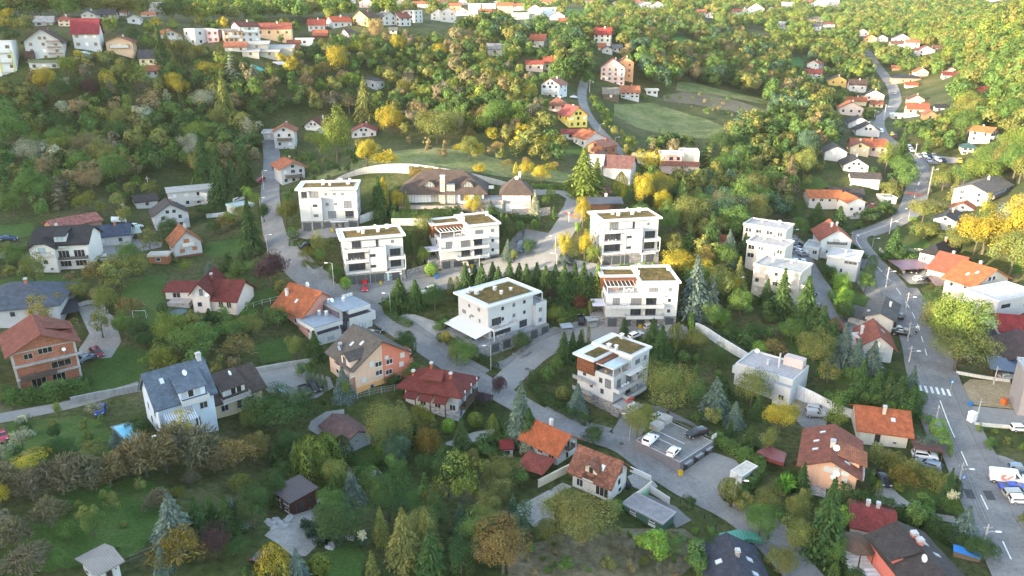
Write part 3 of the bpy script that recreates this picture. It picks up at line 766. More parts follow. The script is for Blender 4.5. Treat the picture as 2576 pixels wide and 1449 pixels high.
def protos():
 PROTO['broad']=[broad(s,6800,0.028,K=32+s%3*6)for s in range(1,8)]
 PROTO['walnut']=[broad(s,9000,0.023,K=64,spread=1.08,tight=0.2)for s in range(11,14)]
 PROTO['open']=[broad(s,1300,0.045,K=20,tight=0.5)for s in range(21,25)]
 PROTO['upright']=[broad(s,3200,0.031,K=26,rz=0.46,zc=0.54,spread=0.85)for s in range(31,34)]
 PROTO['mid']=[broad(s,2600,0.042,K=20+s%4*4)for s in range(41,49)]
 PROTO['bush']=[broad(s,1900,0.057,K=18,zc=0.42,rz=0.52,spread=1.05)for s in range(51,55)]
 PROTO['thuja']=[column(s,2200,0.05)for s in(61,62,63)]
 PROTO['poplar']=[column(s,1800,0.055,'poplar')for s in(64,65)]
 PROTO['ball']=[column(s,1500,0.085,'ball')for s in(66,67)]
 PROTO['cone']=[column(s,1600,0.055,'cone')for s in(68,69)]
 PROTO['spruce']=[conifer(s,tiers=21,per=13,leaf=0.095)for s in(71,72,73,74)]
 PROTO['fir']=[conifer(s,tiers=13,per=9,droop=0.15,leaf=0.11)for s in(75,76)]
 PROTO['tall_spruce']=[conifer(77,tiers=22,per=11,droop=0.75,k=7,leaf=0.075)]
 PROTO['bare']=[bare(s)for s in(81,82,83)]
 PROTO['orchard']=[bare(s,1900,leafy=0.85)for s in(84,85)]
 PROTO['trunk']=[trm(s)for s in(1,2,3)]
 PROTO['pole_trunk']=[trm(4,top=0.95,r0=0.014,limbs=0)]
 PROTO['stem']=[trm(5,top=0.7,r0=0.02,limbs=3,zl=0.5)]
KINDW={'broad':('broadleaf tree','broadleaf_tree','tree'),'walnut':('walnut-like tree with a wide crown','broadleaf_tree','tree'),'open':('thin airy tree','broadleaf_tree','tree'),'upright':('upright tree','broadleaf_tree','tree'),'mid':('broadleaf tree','broadleaf_tree','tree'),'bush':('rounded bush','bush','bush'),'thuja':('dense columnar thuja','thuja_tree','tree'),'poplar':('slim poplar-like tree','columnar_tree','tree'),'ball':('clipped ball-shaped tree','ball_tree','tree'),'cone':('narrow pointed shrub','cypress_tree','tree'),'spruce':('spruce','spruce_tree','tree'),'fir':('layered fir','fir_tree','tree'),'tall_spruce':('drooping spruce','spruce_tree','tree'),'bare':('grey bare-twigged tree','bare_tree','tree'),'orchard':('thin brownish fruit tree','fruit_tree','tree')}
PLT=[]
def plant(kind,u,v,hp,wp,col,lb=None,group=None,lift=0.0,p=None,trunk=True,simple=False):
 """a plant whose foot is seen at (u, v), hp tall and wp wide in picture units"""
 p=p or at(u,v);D=prj(*p)[2];s=D/FPX
 H=hp*s/0.92;W=wp*s;r=random
 yaw=r.uniform(0,6.28);q=1+r.uniform(-0.06,0.06)
 col=tuple(max(0.004,c*q*(1+r.uniform(-0.05,0.05)))for c in col)
 word,name,cat=KINDW[kind]
 ms=PROTO[kind];me=ms[r.randrange(len(ms))]
 if kind=='bush' or simple:
  o=link(name,me,None,col,(p.x,p.y,p.z-0.1+lift),(0,0,yaw),(W,W,H))
 else:
  o=empty(name,(p.x,p.y,p.z-0.1+lift),yaw)
  if kind=='ball':link("crown",me,o,col,(0,0,H-W),None,(W,W,W));link("trunk",PROTO['stem'][0],o,(0.09,0.07,0.05),None,None,(W,W,max(0.5,H-W)*1.5))
  else:
   link("crown",me,o,col,None,None,(W,W,H))
   t=PROTO['pole_trunk'][0]if kind in('spruce','fir','tall_spruce','cone','thuja','poplar')else r.choice(PROTO['trunk'])
   tw=(W+H)/2
   if trunk:link("trunk",t,o,(0.10,0.085,0.065)if kind not in('bare','orchard')else(0.13,0.115,0.095),None,None,(tw,tw,H*(0.9 if kind!='walnut' else 0.8)))
 o["category"]=cat
 if lb:o["label"]=lb
 if group:o["group"]=group
 PLT.append(dict(o=o,kind=kind,u=u,v=v,hp=hp,wp=wp,col=col,D=D,word=word,**{'label':lb}))
 return o
def hedge(lb,px,h,w,col,dens=55,name="hedge",leaf=0.28,group=None,world=None,zoff=0.0):
 """a clipped hedge along the picture line px"""
 path=smp([at(*p)for p in px],1.0);c=path[len(path)//2];cz=float(ground(c.x,c.y));r=np.random.default_rng(int(abs(c.x*31+c.y*17)))
 n=len(path);L=sum((path[i+1]-path[i]).length for i in range(n-1));m=int(L*(2*h+w)*dens)
 X=np.array([(p.x,p.y,float(ground(p.x,p.y)))for p in path]);t=r.uniform(0,n-1.001,m);i=t.astype(int);f=(t-i)[:,None]
 B=X[i]*(1-f)+X[i+1]*f;T=X[i+1]-X[i];T/=np.linalg.norm(T,axis=1,keepdims=True)+1e-9;S=np.stack([-T[:,1],T[:,0],0*T[:,0]],1)
 q=r.uniform(0,2*h+w,m);wob=1+0.10*np.sin(t*2.1)+0.07*np.sin(t*5.3+1)
 side=np.where(q<h,-1,np.where(q<2*h,1,0));zz=np.where(q<h,q,np.where(q<2*h,q-h,h))*wob;ss=np.where(side==0,(q-2*h)/w-0.5,side*0.5)*w*wob
 edge=1-0.25*np.clip((zz/h-0.8)*5,0,1)*np.abs(side)
 P=B+S*(ss*edge)[:,None]+np.array([0,0,1.0])*zz[:,None]+r.normal(0,0.07,(m,3))-np.array([c.x,c.y,cz])
 Nn=S*side[:,None]+np.array([0,0,0.25])+(side==0)[:,None]*np.array([0,0,1.0])+_unit(r,m)*0.8
 v=r.uniform(0.7,1.3,m)*(1+0.15*np.sin(t*1.3));hue=r.normal(0,0.06,m)
 me=lfm("hedge",P,Nn,_unit(r,m)+np.array([0,0,0.6]),leaf*r.uniform(0.7,1.4,m),r.uniform(0.45,0.75,m),np.stack([v*(1+hue),v,v*(1-hue)],1))
 return tag(link(name,me,None,col,(c.x,c.y,cz+zoff)),lb,"hedge",group)
 # vehicles
CARP={'hatch':dict(W=1.75,belt=0.92,top=1.46,prof=[(-2.0,.35),(-2.02,.6),(-1.98,.95),(-1.72,1.38),(-1.3,1.46),(0.1,1.45),(0.85,1.0),(1.7,.86),(1.98,.66),(2.0,.35)],ws=((0.1,1.45),(0.85,1.0)),rw=((-1.98,.95),(-1.72,1.38)),sd=(-1.7,0.55)),'mini':dict(W=1.63,belt=0.9,top=1.48,prof=[(-1.75,.35),(-1.78,.65),(-1.72,.95),(-1.45,1.36),(-1.0,1.48),(0.15,1.46),(0.85,1.0),(1.5,.88),(1.76,.62),(1.77,.35)],ws=((0.15,1.46),(0.85,1.0)),rw=((-1.72,.95),(-1.45,1.36)),sd=(-1.3,0.55)),'sedan':dict(W=1.82,belt=0.94,top=1.43,prof=[(-2.3,.36),(-2.34,.7),(-2.28,.98),(-1.6,1.03),(-0.95,1.40),(-0.6,1.44),(0.3,1.42),(1.05,1.0),(2.0,.84),(2.3,.64),(2.32,.36)],ws=((0.3,1.42),(1.05,1.0)),rw=((-1.6,1.03),(-0.95,1.40)),sd=(-1.2,0.75)),'estate':dict(W=1.83,belt=0.96,top=1.47,prof=[(-2.3,.36),(-2.34,.7),(-2.28,1.0),(-2.0,1.42),(-1.5,1.48),(0.3,1.44),(1.05,1.0),(2.0,.84),(2.3,.64),(2.32,.36)],ws=((0.3,1.44),(1.05,1.0)),rw=((-2.28,1.0),(-2.0,1.42)),sd=(-1.95,0.75)),'suv':dict(W=1.9,belt=1.08,top=1.68,prof=[(-2.25,.42),(-2.28,.75),(-2.22,1.12),(-1.95,1.6),(-1.5,1.69),(0.2,1.67),(0.95,1.14),(1.95,1.0),(2.25,.76),(2.28,.42)],ws=((0.2,1.67),(0.95,1.14)),rw=((-2.22,1.12),(-1.95,1.6)),sd=(-1.9,0.65)),'small_van':dict(W=1.8,belt=1.08,top=1.82,prof=[(-2.15,.4),(-2.17,.8),(-2.15,1.2),(-2.05,1.74),(-1.8,1.82),(0.25,1.8),(1.05,1.14),(1.85,.98),(2.15,.72),(2.17,.4)],ws=((0.25,1.8),(1.05,1.14)),rw=((-2.15,1.2),(-2.05,1.74)),sd=(0.05,0.75)),'van':dict(W=2.05,belt=1.35,top=2.5,prof=[(-2.95,.5),(-2.97,1.0),(-2.96,2.2),(-2.85,2.46),(1.1,2.5),(1.5,2.38),(2.15,1.5),(2.75,1.25),(2.95,.9),(2.97,.5)],ws=((1.5,2.38),(2.15,1.5)),rw=((-2.965,1.3),(-2.96,2.1)),sd=(1.1,1.8)),}
_CM={}
def cmh(kind):
 if kind in _CM:return _CM[kind]
 k=CARP[kind];W,belt,top=k['W'],k['belt'],k['top']
 hw=lambda z:W/2*(1.0 if z<=belt else 1-0.22*min(1,(z-belt)/(top-belt)))*(0.94 if z<0.45 else 1.0)
 bm=bmesh.new();A=[bm.verts.new((x,-hw(z),z))for x,z in k['prof']];B=[bm.verts.new((x,hw(z),z))for x,z in k['prof']]
 n=len(A)
 cut=[i for i,(x,z)in enumerate(k['prof'])if z<=belt+0.12]
 for side,rev in((A,False),(B,True)):
  f=bm.faces.new(side if not rev else side[::-1]);
 for i in range(n):
  j=(i+1)%n;bm.faces.new((A[j],A[i],B[i],B[j]))
 bmesh.ops.triangulate(bm,faces=[f for f in bm.faces if len(f.verts)>4])
 ed=[e for e in bm.edges if e.calc_face_angle(0)>0.5]
 bmesh.ops.bevel(bm,geom=ed,offset=0.07,segments=2,affect='EDGES',profile=0.6)
 bmesh.ops.recalc_face_normals(bm,faces=bm.faces)
 body=bpy.data.meshes.new("body");bm.to_mesh(body);bm.free();body.materials.append(MATS["car_paint"])
 for p in body.polygons:p.use_smooth=True
 def pane(a,b,sh=0.86,out=0.02):
  (x0,z0),(x1,z1)=a,b;d=Vector((x1-x0,0,z1-z0));nn=Vector((-d.z,0,d.x)).normalized()
  if nn.z<0:nn=-nn
  p0,p1=Vector((x0,0,z0))+d*0.08,Vector((x0,0,z0))+d*0.94;m=MB()
  q=[p0+Vector((0,-hw(p0.z)*sh,0)),p0+Vector((0,hw(p0.z)*sh,0)),p1+Vector((0,hw(p1.z)*sh,0)),p1+Vector((0,-hw(p1.z)*sh,0))]
  m.solid([v-nn*0.02 for v in q],nn*(out+0.02));return m.mesh("windscreen","glass")
 wsm,rwm=pane(*k['ws']),pane(*k['rw'])
 sw=MB();x0,x1=k['sd'];zb,zt=belt+0.06,top-0.14
 for sg in(-1,1):
  q=[Vector((x0-0.02,sg*(hw(zb)+0.0),zb)),Vector((x1,sg*hw(zb),zb)),Vector((x1-(zt-zb)*1.1*0.8,sg*hw(zt),zt)),Vector((x0+(0.28 if kind not in('small_van','van')else 0),sg*hw(zt),zt))]
  sw.solid(q,(0,sg*0.025,0))
 swm=sw.mesh("side_window","glass")
 R=0.33 if kind not in('suv','van')else 0.37;xw=(k['prof'][-1][0]-0.75,k['prof'][0][0]+0.72)
 t=MB();ring=[(0.17,0),(R,0.0),(R,0.2),(0.17,0.2)]
 V=[];F=[];nn=14
 t.lathe([(0.01,0.0),(R-0.03,0.0),(R,0.04),(R,0.18),(R-0.03,0.22),(0.01,0.22)],n=nn);ty=t.mesh("wheel","plastic")
 rr=MB();rr.lathe([(0.01,-0.012),(0.2,-0.012),(0.21,0.232),(0.01,0.232)],n=10);rm_=rr.mesh("rim","metal")
 lx=k['prof'][-1][0];rx=k['prof'][0][0]
 hl=MB().box(lx-0.22,lx-0.02,-0.17,0.17,0.60 if kind!='van' else 0.85,0.76 if kind!='van' else 1.1).mesh("headlight","glass")
 tl=MB().box(rx-0.03,rx+0.12,-0.09,0.09,0.72,1.0).mesh("tail_light","plastic")
 _CM[kind]=dict(body=body,ws=wsm,rw=rwm,sw=swm,ty=ty,rim=rm_,hl=hl,tl=tl,R=R,xw=xw,W=W);return _CM[kind]
CARS=[]
def car(kind,u,v,heading,col,lb,group="parked cars",lod=0,p=None,name=None,roof=None):
 """heading: picture point the bonnet looks at"""
 p=p or at(u,v);c=cmh(kind)
 q=onp(heading[0],heading[1],p.z);yaw=math.atan2(q.y-p.y,q.x-p.x)
 fx,fy=math.cos(yaw),math.sin(yaw)
 dz=(float(ground(p.x+fx,p.y+fy))-float(ground(p.x-fx,p.y-fy)))/2 if p.z-float(ground(p.x,p.y))<0.3 else 0
 o=empty(name or("parked_van" if 'van' in kind else "parked_car"),(p.x,p.y,p.z+0.12));o.rotation_euler=(0,-math.atan(dz),yaw)
 tag(o,lb,"van" if 'van' in kind else "car",group)
 link("body",c['body'],o,col)
 g=(0.02,0.022,0.026)
 link("windscreen",c['ws'],o,g);link("rear_window",c['rw'],o,g);link("side_window",c['sw'],o,g)
 for x in c['xw']:
  for sg in(-1,1):
   w=link("wheel",c['ty'],o,(0.02,0.02,0.02),(x,sg*(c['W']/2-0.19)-(0 if sg<0 else-0.22)+(0.0 if sg<0 else 0.0),c['R']),(math.pi/2,0,0))
   w.location.y=-c['W']/2+0.19 if sg<0 else c['W']/2+0.03
   if not lod:link("rim",c['rim'],w,(0.45,0.45,0.46))
 if not lod:
  for sg in(-1,1):
   link("headlight",c['hl'],o,(0.6,0.62,0.65),(0,sg*(c['W']/2-0.24),0));link("tail_light",c['tl'],o,(0.35,0.02,0.02),(0,sg*(c['W']/2-0.12),0))
 CARS.append(o);NTR.append([(u-14,v+6),(u+14,v+6),(u+14,v-12),(u-14,v-12)]);return o
 # street furniture
def slm(lb,u,v,vtop,side=1,col=(0.55,0.56,0.57),kind='arm',group="street lamps"):
 p=at(u,v);h=max(3.0,z_at(p,vtop)-p.z);o=tag(empty("street_lamp",p),lb,"street lamp",group)
 MB().tube([(0,0,-0.3),(0,0,h*0.5),(0,0,h)],[0.10,0.08,0.055],8).obj("pole","metal",o,col)
 if kind=='arm':
  MB().tube([(0,0,h-0.1),(0.5*side,-0.1,h+0.12),(1.3*side,-0.3,h+0.18)],0.04,6).obj("arm","metal",o,col)
  m=MB();m.solid([(1.1*side,-0.42,h+0.1),(1.1*side,-0.1,h+0.1),(1.85*side,-0.25,h+0.16),(1.85*side,-0.55,h+0.16)],(0,0,0.16));m.obj("lamp_head","paint",o,(0.7,0.7,0.7))
 else:
  MB().lathe([(0.05,h),(0.28,h+0.1),(0.33,h+0.3),(0.05,h+0.42)],n=12).obj("lamp_head","paint",o,(0.75,0.75,0.75))
 return o
POLES={}
def upl(lb,u,v,vtop,col=(0.42,0.41,0.40),lamp=True,side=1,key=None,group="concrete power poles"):
 p=at(u,v);h=max(4.0,z_at(p,vtop)-p.z);o=tag(empty("utility_pole",p),lb,"pole",group)
 MB().tube([(0,0,-0.4),(0,0,h*0.5),(0,0,h)],[0.19,0.15,0.10],8).obj("pole","concrete",o,col)
 m=MB();m.box(-0.75,0.75,-0.05,0.05,h-0.75,h-0.65);
 for x in(-0.65,-0.25,0.25,0.65):m.lathe([(0.04,h-0.65),(0.05,h-0.5),(0.02,h-0.45)],cx=x,n=6)
 m.obj("crossarm","metal",o,(0.35,0.35,0.35))
 if lamp:
  MB().tube([(0,0,h-1.6),(0.6*side,-0.15,h-1.3),(1.4*side,-0.35,h-1.2)],0.04,6).obj("lamp_arm","metal",o,(0.5,0.5,0.5))
  MB().solid([(1.2*side,-0.45,h-1.27),(1.2*side,-0.15,h-1.27),(1.95*side,-0.35,h-1.2),(1.95*side,-0.6,h-1.2)],(0,0,0.16)).obj("lamp_head","paint",o,(0.7,0.7,0.7))
 if key:POLES[key]=Vector((p.x,p.y,p.z+h-0.55))
 return o
def cables(lb,keys,n=3):
 P=[POLES[k]for k in keys];c=P[0];m=MB()
 for q in range(n):
  path=[]
  for a,b in zip(P[:-1],P[1:]):
   t=(b-a);nx=Vector((-t.y,t.x,0)).normalized()*(q-(n-1)/2)*0.5;sag=t.length*0.022
   for i in range(8):s=i/8;path.append(a.lerp(b,s)+nx-Vector((0,0,sag*4*s*(1-s)))-c)
  path.append(P[-1]-c);m.tube(path,0.035,4)
 return tag(m.obj("power_cables","plastic",None,(0.05,0.05,0.05),c),lb,"cables")
 # terrain, roads, lawns
terrain_mesh()
RD=road("street",[(676,352),(684,395),(680,470),(683,545),(697,605),(728,655),(775,702),(840,737),(905,766),(965,803),(1045,856),(1115,905),(1200,956),(1290,1008),(1370,1052),(1450,1085),(1560,1118),(1640,1172),(1720,1222),(1830,1278),(1900,1327),(1975,1398),(2040,1475)],6.2,0.16,lb="grey side street running diagonally down through the houses")
R_MID=road("street",[(905,760),(960,741),(1020,727),(1090,716),(1160,702),(1230,685),(1300,668),(1350,660),(1420,668),(1500,682),(1570,692)],5.6,0.12,"asphalt_pale",lb="pale street between the upper white apartment blocks and the conifer row")
R_UP=road("street",[(1362,665),(1392,618),(1420,575),(1445,535),(1452,510)],6.6,0.14,"asphalt_pale",lb="short pale street rising to the villa gate")
R_LOW=road("street",[(1262,972),(1310,925),(1360,885),(1420,856),(1500,836),(1570,830),(1650,832),(1722,836)],5.8,0.12,"asphalt_pale",lb="pale dead-end street below the two middle apartment blocks")
RM=road("road",[(2180,128),(2205,165),(2232,200),(2246,222),(2252,256),(2232,285),(2210,300),(2208,322),(2222,344),(2262,378),(2296,404),(2312,428),(2312,452),(2300,490),(2288,525),(2268,548),(2215,572),(2160,592),(2152,606),(2172,636),(2205,672),(2252,725),(2296,795),(2322,870),(2342,950),(2378,1050),(2424,1155),(2474,1265),(2530,1385),(2600,1530)],7.2,0.16,lb="grey main road winding up the right side valley")
R_SIDE=road("street",[(1992,598),(2010,630),(2040,680),(2072,730),(2098,778),(2122,812),(2150,836)],5.6,0.12,lb="narrow side street with parked cars beside the cream apartment block")
R_TOP=road("lane",[(1470,205),(1464,236),(1470,270),(1492,308),(1530,352),(1578,398)],4.6,0.12,lb="narrow grey lane climbing past the yellow house")
R_TOP2=road("lane",[(670,350),(690,338),(705,330)],3.5,0.10,lb="narrow lane end under the trees")
R_LEFT=road("lane",[(-20,646),(60,640),(110,636),(215,628),(330,645)],3.4,0.10,"asphalt_pale",lb="pale lane in front of the black roofed house")
R_L2=road("lane",[(-30,1058),(60,1042),(180,1018),(300,985),(352,970)],3.8,0.10,"asphalt_pale",lb="concrete lane leading to the blue house")
def pave(lb,path,a,b,d0,d1,mat="paving"):
 o=link("pavement",strip("pavement",path[a:b],d0,d1,0.14,mat,2,0.14));tag(o,lb,kind="structure")
n=len(RD)
def near(path,u,v):
 p=at(u,v);return min(range(len(path)),key=lambda i:(path[i].x-p.x)**2+(path[i].y-p.y)**2)
pave("kerbed pavement curving below the leftmost white apartment block",RD,near(RD,697,600),near(RD,850,742),3.1,4.7)
pave("kerbed pavement beside the terrace with the white awning",RD,near(RD,975,806),near(RD,1215,962),3.1,4.9)
pave("kerbed pavement along the long hedge of the nearest white block",RD,near(RD,1340,1040),near(RD,1530,1108),3.1,4.9)
pave("kerbed pavement under the parking deck wall",RD,near(RD,1575,1128),near(RD,1725,1222),3.1,5.2)
pave("narrow kerbed pavement below the power pole",RD,near(RD,1880,1312),near(RD,1990,1412),3.1,4.4)
pave("pavement along the right edge of the main road near the crossing",RM,near(RM,2252,725),len(RM)-1,3.6,6.0)
pave("pavement along the left edge of the main road",RM,near(RM,2172,636),near(RM,2424,1155),-5.0,-3.6)
pave("pavement along the upper bend of the main road",RM,near(RM,2290,398),near(RM,2160,592),3.6,5.0)
pave("kerb strip along the dead-end street",R_LOW,near(R_LOW,1290,940),near(R_LOW,1560,830),2.9,4.1)
pave("kerb strip along the street under the upper apartment blocks",R_MID,near(R_MID,960,741),near(R_MID,1320,664),2.8,4.0)
def dashes(path,a,b,on,off_,d,w,lb):
 V=[];F=[];s=0.0;L=on+off_
 P=path[a:b]
 for i in range(len(P)-1):
  s+=(P[i+1]-P[i]).length
  if(s%L)<on:
   A=ofp(P,d-w/2);B=ofp(P,d+w/2)
   k=len(V)
   for q in(A[i],A[i+1],B[i+1],B[i]):V.append((q.x,q.y,float(ground(q.x,q.y))+0.185))
   F.append((k,k+1,k+2,k+3))
 tag(link("road_marking",new_mesh("road_marking",V,F,"road_paint")),lb,kind="structure")
dashes(RM,near(RM,2262,378),near(RM,2288,525),4,4,0.3,0.2,"dashed white centre line on the upper bend")
dashes(RM,near(RM,2268,548),near(RM,2200,668),200,0,0.3,0.16,"solid white centre line on the lower bend")
dashes(RM,near(RM,2205,672),near(RM,2335,925),4,4,0.2,0.2,"dashed white centre line past the golden tree")
dashes(RM,near(RM,2365,1010),near(RM,2410,1125),200,0,0.1,0.18,"solid white centre line below the crossing")
dashes(RM,near(RM,2415,1135),len(RM)-1,6,8,0.1,0.2,"long dashed white centre line on the lower main road")
def cbs(path,u,v,n,w,l,gap,d0,lb,mat="road_paint",name="zebra_crossing"):
 i=near(path,u,v);t=(path[i+1]-path[i-1]).normalized();nn=Vector((-t.y,t.x));V=[];F=[]
 for k in range(n):
  c=path[i]+nn*(d0+k*(w+gap));q=[]
  for a,b in((-l/2,0),(l/2,0),(l/2,w),(-l/2,w)):
   p=c+t*a+nn*b;q.append((p.x,p.y,float(ground(p.x,p.y))+0.19))
  k4=len(V);V+=q;F.append((k4,k4+1,k4+2,k4+3))
 tag(link(name,new_mesh(name,V,F,mat)),lb,kind="structure")
cbs(RM,2347,979,6,0.5,3.0,0.62,-3.3,"white zebra crossing bars over the main road")
cbs(RM,2296,488,1,6.4,2.6,0,-3.2,"faded red speed table across the upper road","red_paint","speed_table")
for u,v in((2437,1241),(2471,1247)):cbs(RM,u,v-2,1,1.4,3.0,0,(u-2452)*0.09-1.0,"dark tarmac patch on the lower main road","patch","road_patch")
cbs(RM,2468,1305,1,1.3,3.2,0,-1.2,"grey worn tarmac patch on the main road","asphalt_pale","road_patch")
cbs(R_UP,1427,535,1,5.0,1.0,0,-2.0,"red paving band across the villa driveway","red_paint","paving_band")
def patch_at(u,v,s,lb):
 p=at(u,v);V=[(p.x+a*s,p.y+b*s,float(ground(p.x+a*s,p.y+b*s))+0.2)for a,b in((-1,-1),(1,-1),(1,1),(-1,1))]
 tag(link("drain_cover",new_mesh("drain_cover",V,[(0,1,2,3)],"patch")),lb,kind="structure")
for u,v,l in((728,656,"drain cover in the curve of the street"),(1326,930,"drain cover at the street corner"),(1563,1118,"drain cover before the dropped kerb"),(1730,1152,"drain cover in the yard")):patch_at(u,v,0.45,l)
A_=area
A_("driveway",[(1335,480),(1352,474),(1402,478),(1440,486),(1468,498),(1472,512),(1455,520),(1436,532),(1418,548),(1400,546),(1418,520),(1425,500),(1405,488),(1378,490),(1350,492),(1338,490)],"asphalt_pale",0.10,lb="broad pale driveway curving up to the villa")
A_("yard",[(1265,640),(1290,600),(1315,575),(1372,585),(1388,590),(1366,625),(1340,655),(1290,662)],"paving",0.08,lb="paved parking yard with two dark cars")
A_("yard",[(745,582),(760,574),(905,572),(915,580),(918,592),(890,598),(820,600),(770,602),(742,598)],"paving",0.10,lb="paved yard in front of the leftmost block's garages")
A_("yard",[(862,716),(900,705),(1030,696),(1075,700),(1078,716),(1000,728),(940,738),(890,740),(868,732)],"paving",0.10,lb="paved yard with a red car before dark garages")
A_("yard",[(1110,676),(1230,662),(1250,662),(1240,676),(1180,692),(1120,700)],"paving",0.10,lb="paved yard with a beige car before the wood-clad upper block")
A_("yard",[(1500,668),(1660,656),(1662,668),(1560,690),(1500,690)],"paving",0.06,lb="narrow paved strip in front of the sunlit block")
A_("yard",[(1508,818),(1700,818),(1728,822),(1735,842),(1640,846),(1540,842),(1500,832)],"paving",0.10,lb="paved apron before the sunlit block's garages")
A_("yard",[(1270,905),(1368,834),(1395,822),(1412,826),(1440,812),(1500,800),(1505,822),(1430,846),(1372,876),(1310,925),(1285,935),(1250,926),(1225,920)],"paving",0.08,lb="paved forecourt beside the middle block's garages")
A_("yard",[(1020,790),(1045,792),(1110,815),(1128,845),(1100,858),(1060,845),(1025,815)],"gravel",0.08,lb="gravel parking bay beside the awning terrace")
A_("yard",[(1560,1050),(1600,1020),(1660,1022),(1790,1088),(1786,1092),(1720,1062),(1640,1045),(1605,1110),(1585,1125),(1560,1112),(1540,1085)],"paving",0.06,lb="concrete ramp up to the parking deck")
A_("yard",[(1710,1195),(1788,1140),(1800,1140),(1850,1158),(1860,1170),(1838,1195),(1815,1235),(1820,1262),(1790,1250),(1730,1222),(1722,1205)],"asphalt_pale",0.08,lb="concrete yard below the parking deck")
A_("car_park",[(1978,985),(2030,1010),(2085,1028),(2082,1052),(2074,1086),(2050,1092),(2015,1072),(1990,1040)],"asphalt",0.08,lb="small marked car park below the retaining wall")
A_("car_park",[(1960,600),(2000,590),(2025,612),(2044,640),(2020,648),(1990,640),(1975,660),(2010,690),(2030,735),(2010,770),(2070,778),(2090,765),(2052,710),(2010,640),(1990,606)],"asphalt",0.06,lb="car park behind the cream apartment block")
A_("car_park",[(2296,396),(2330,388),(2420,398),(2425,408),(2330,412),(2315,415)],"asphalt_pale",0.08,lb="gravel car park at the road bend")
A_("yard",[(2185,515),(2215,512),(2222,530),(2195,548),(2140,552),(2130,540),(2160,530)],"asphalt_pale",0.08,lb="pale concrete yard with a red car")
A_("yard",[(640,940),(700,915),(760,905),(775,935),(830,950),(840,975),(800,1000),(740,1015),(690,1000),(655,968)],"asphalt_pale",0.08,lb="concrete yard with two black cars")
A_("yard",[(782,1060),(820,1036),(866,1030),(866,1042),(840,1060),(800,1095),(775,1080)],"asphalt_pale",0.08,lb="grey driveway behind the small white garage")
A_("courtyard",[(665,1348),(690,1325),(740,1285),(785,1255),(825,1252),(832,1270),(815,1330),(800,1370),(770,1400),(735,1400),(700,1370)],"gravel",0.08,lb="flagstone courtyard by the brown wooden hut")
A_("path",[(895,1200),(950,1178),(960,1190),(905,1215)],"gravel",0.08,lb="flagstone garden path by the clipped hedge")
A_("path",[(1110,1118),(1190,1088),(1250,1078),(1236,1098),(1150,1125)],"gravel",0.08,lb="flagstone drive below the clipped ball trees")
A_("yard",[(1578,1200),(1605,1185),(1640,1205),(1655,1225),(1625,1240),(1592,1225)],"gravel",0.08,lb="paved yard beside the weathered tile roof")
A_("yard",[(1570,1262),(1620,1240),(1700,1275),(1740,1310),(1700,1330),(1690,1308)],"paving",0.08,lb="weathered concrete drive behind the white lattice gate")
A_("path",[(1285,1285),(1340,1255),(1415,1215),(1440,1225),(1380,1255),(1310,1300)],"gravel",0.08,lb="overgrown concrete track beside the balustrade wall")
A_("yard",[(1300,1270),(1360,1262),(1395,1285),(1390,1330),(1340,1325)],"gravel",0.07,lb="rubble covered slab beside the large walnut")
A_("building_plot",[(2415,975),(2440,955),(2540,960),(2556,1000),(2552,1030),(2440,1018),(2425,1000)],"sand",0.10,lb="levelled sandy building plot by the main road")
A_("yard",[(2430,1020),(2552,1032),(2590,1040),(2590,1075),(2450,1066),(2432,1050)],"asphalt_pale",0.12,lb="pale concrete yard beside the sandy plot")
A_("yard",[(2470,1135),(2530,1150),(2600,1180),(2600,1330),(2560,1300),(2510,1220)],"asphalt",0.08,lb="asphalt parking bay with a delivery van")
A_("driveway",[(2195,1255),(2205,1235),(2230,1215),(2245,1225),(2260,1245),(2284,1262),(2340,1290),(2400,1300),(2405,1318),(2340,1305),(2280,1278),(2230,1275)],"gravel",0.10,lb="curved gravel driveway behind the thuja hedge")
A_("terrace",[(2105,1385),(2150,1355),(2170,1345),(2210,1360),(2230,1400),(2250,1455),(2150,1455)],"planks",0.10,lb="grey timber terrace around the gazebo")
A_("yard",[(195,775),(240,765),(290,800),(305,860),(280,900),(210,905),(198,880),(225,840)],"gravel",0.08,lb="stony building yard behind the brick house")
A_("yard",[(228,625),(330,600),(410,610),(405,622),(262,660),(235,650)],"asphalt_pale",0.06,lb="concrete yard in front of the blue roofed annex")
A_("yard",[(2260,690),(2330,672),(2345,690),(2350,712),(2290,715)],"asphalt_pale",0.06,lb="concrete yard under the mauve carport")
A_("yard",[(2140,690),(2190,672),(2215,690),(2240,730),(2260,760),(2225,770),(2180,745)],"asphalt",0.06,lb="asphalt forecourt below the flat white house")
A_("swimming_pool",[(284,1076),(326,1066),(357,1098),(318,1110)],"water",0.16,lb="bright blue rectangular swimming pool")
A_("pool_edge",[(276,1074),(329,1061),(366,1101),(316,1117)],"asphalt_pale",0.10,lb="pale rim around the swimming pool")
A_("lawn",[(320,700),(420,690),(412,740),(420,778),(470,800),(600,775),(720,745),(730,735),(690,722),(600,745),(420,830),(330,810),(300,760)],"lawn",0.05,lb="mown lawn around the dark red roofed house")
A_("lawn",[(520,610),(640,590),(640,628),(560,650),(510,640)],"lawn",0.05,lb="strip of lawn right of the small orange roofed house")
A_("lawn",[(560,680),(640,640),(650,650),(610,690),(570,700)],"lawn",0.05,lb="garden lawn above the round bush")
A_("lawn",[(0,705),(110,690),(180,695),(170,735),(60,740),(0,735)],"lawn",0.05,lb="lawn strip below the black roofed house")
A_("lawn",[(0,568),(85,560),(90,590),(0,605)],"lawn",0.05,lb="small lawn at the left with a stone barbecue")
A_("lawn",[(210,930),(300,870),(370,880),(370,960),(340,985),(230,998)],"lawn",0.05,lb="grass slope between the brick house and the blue house")
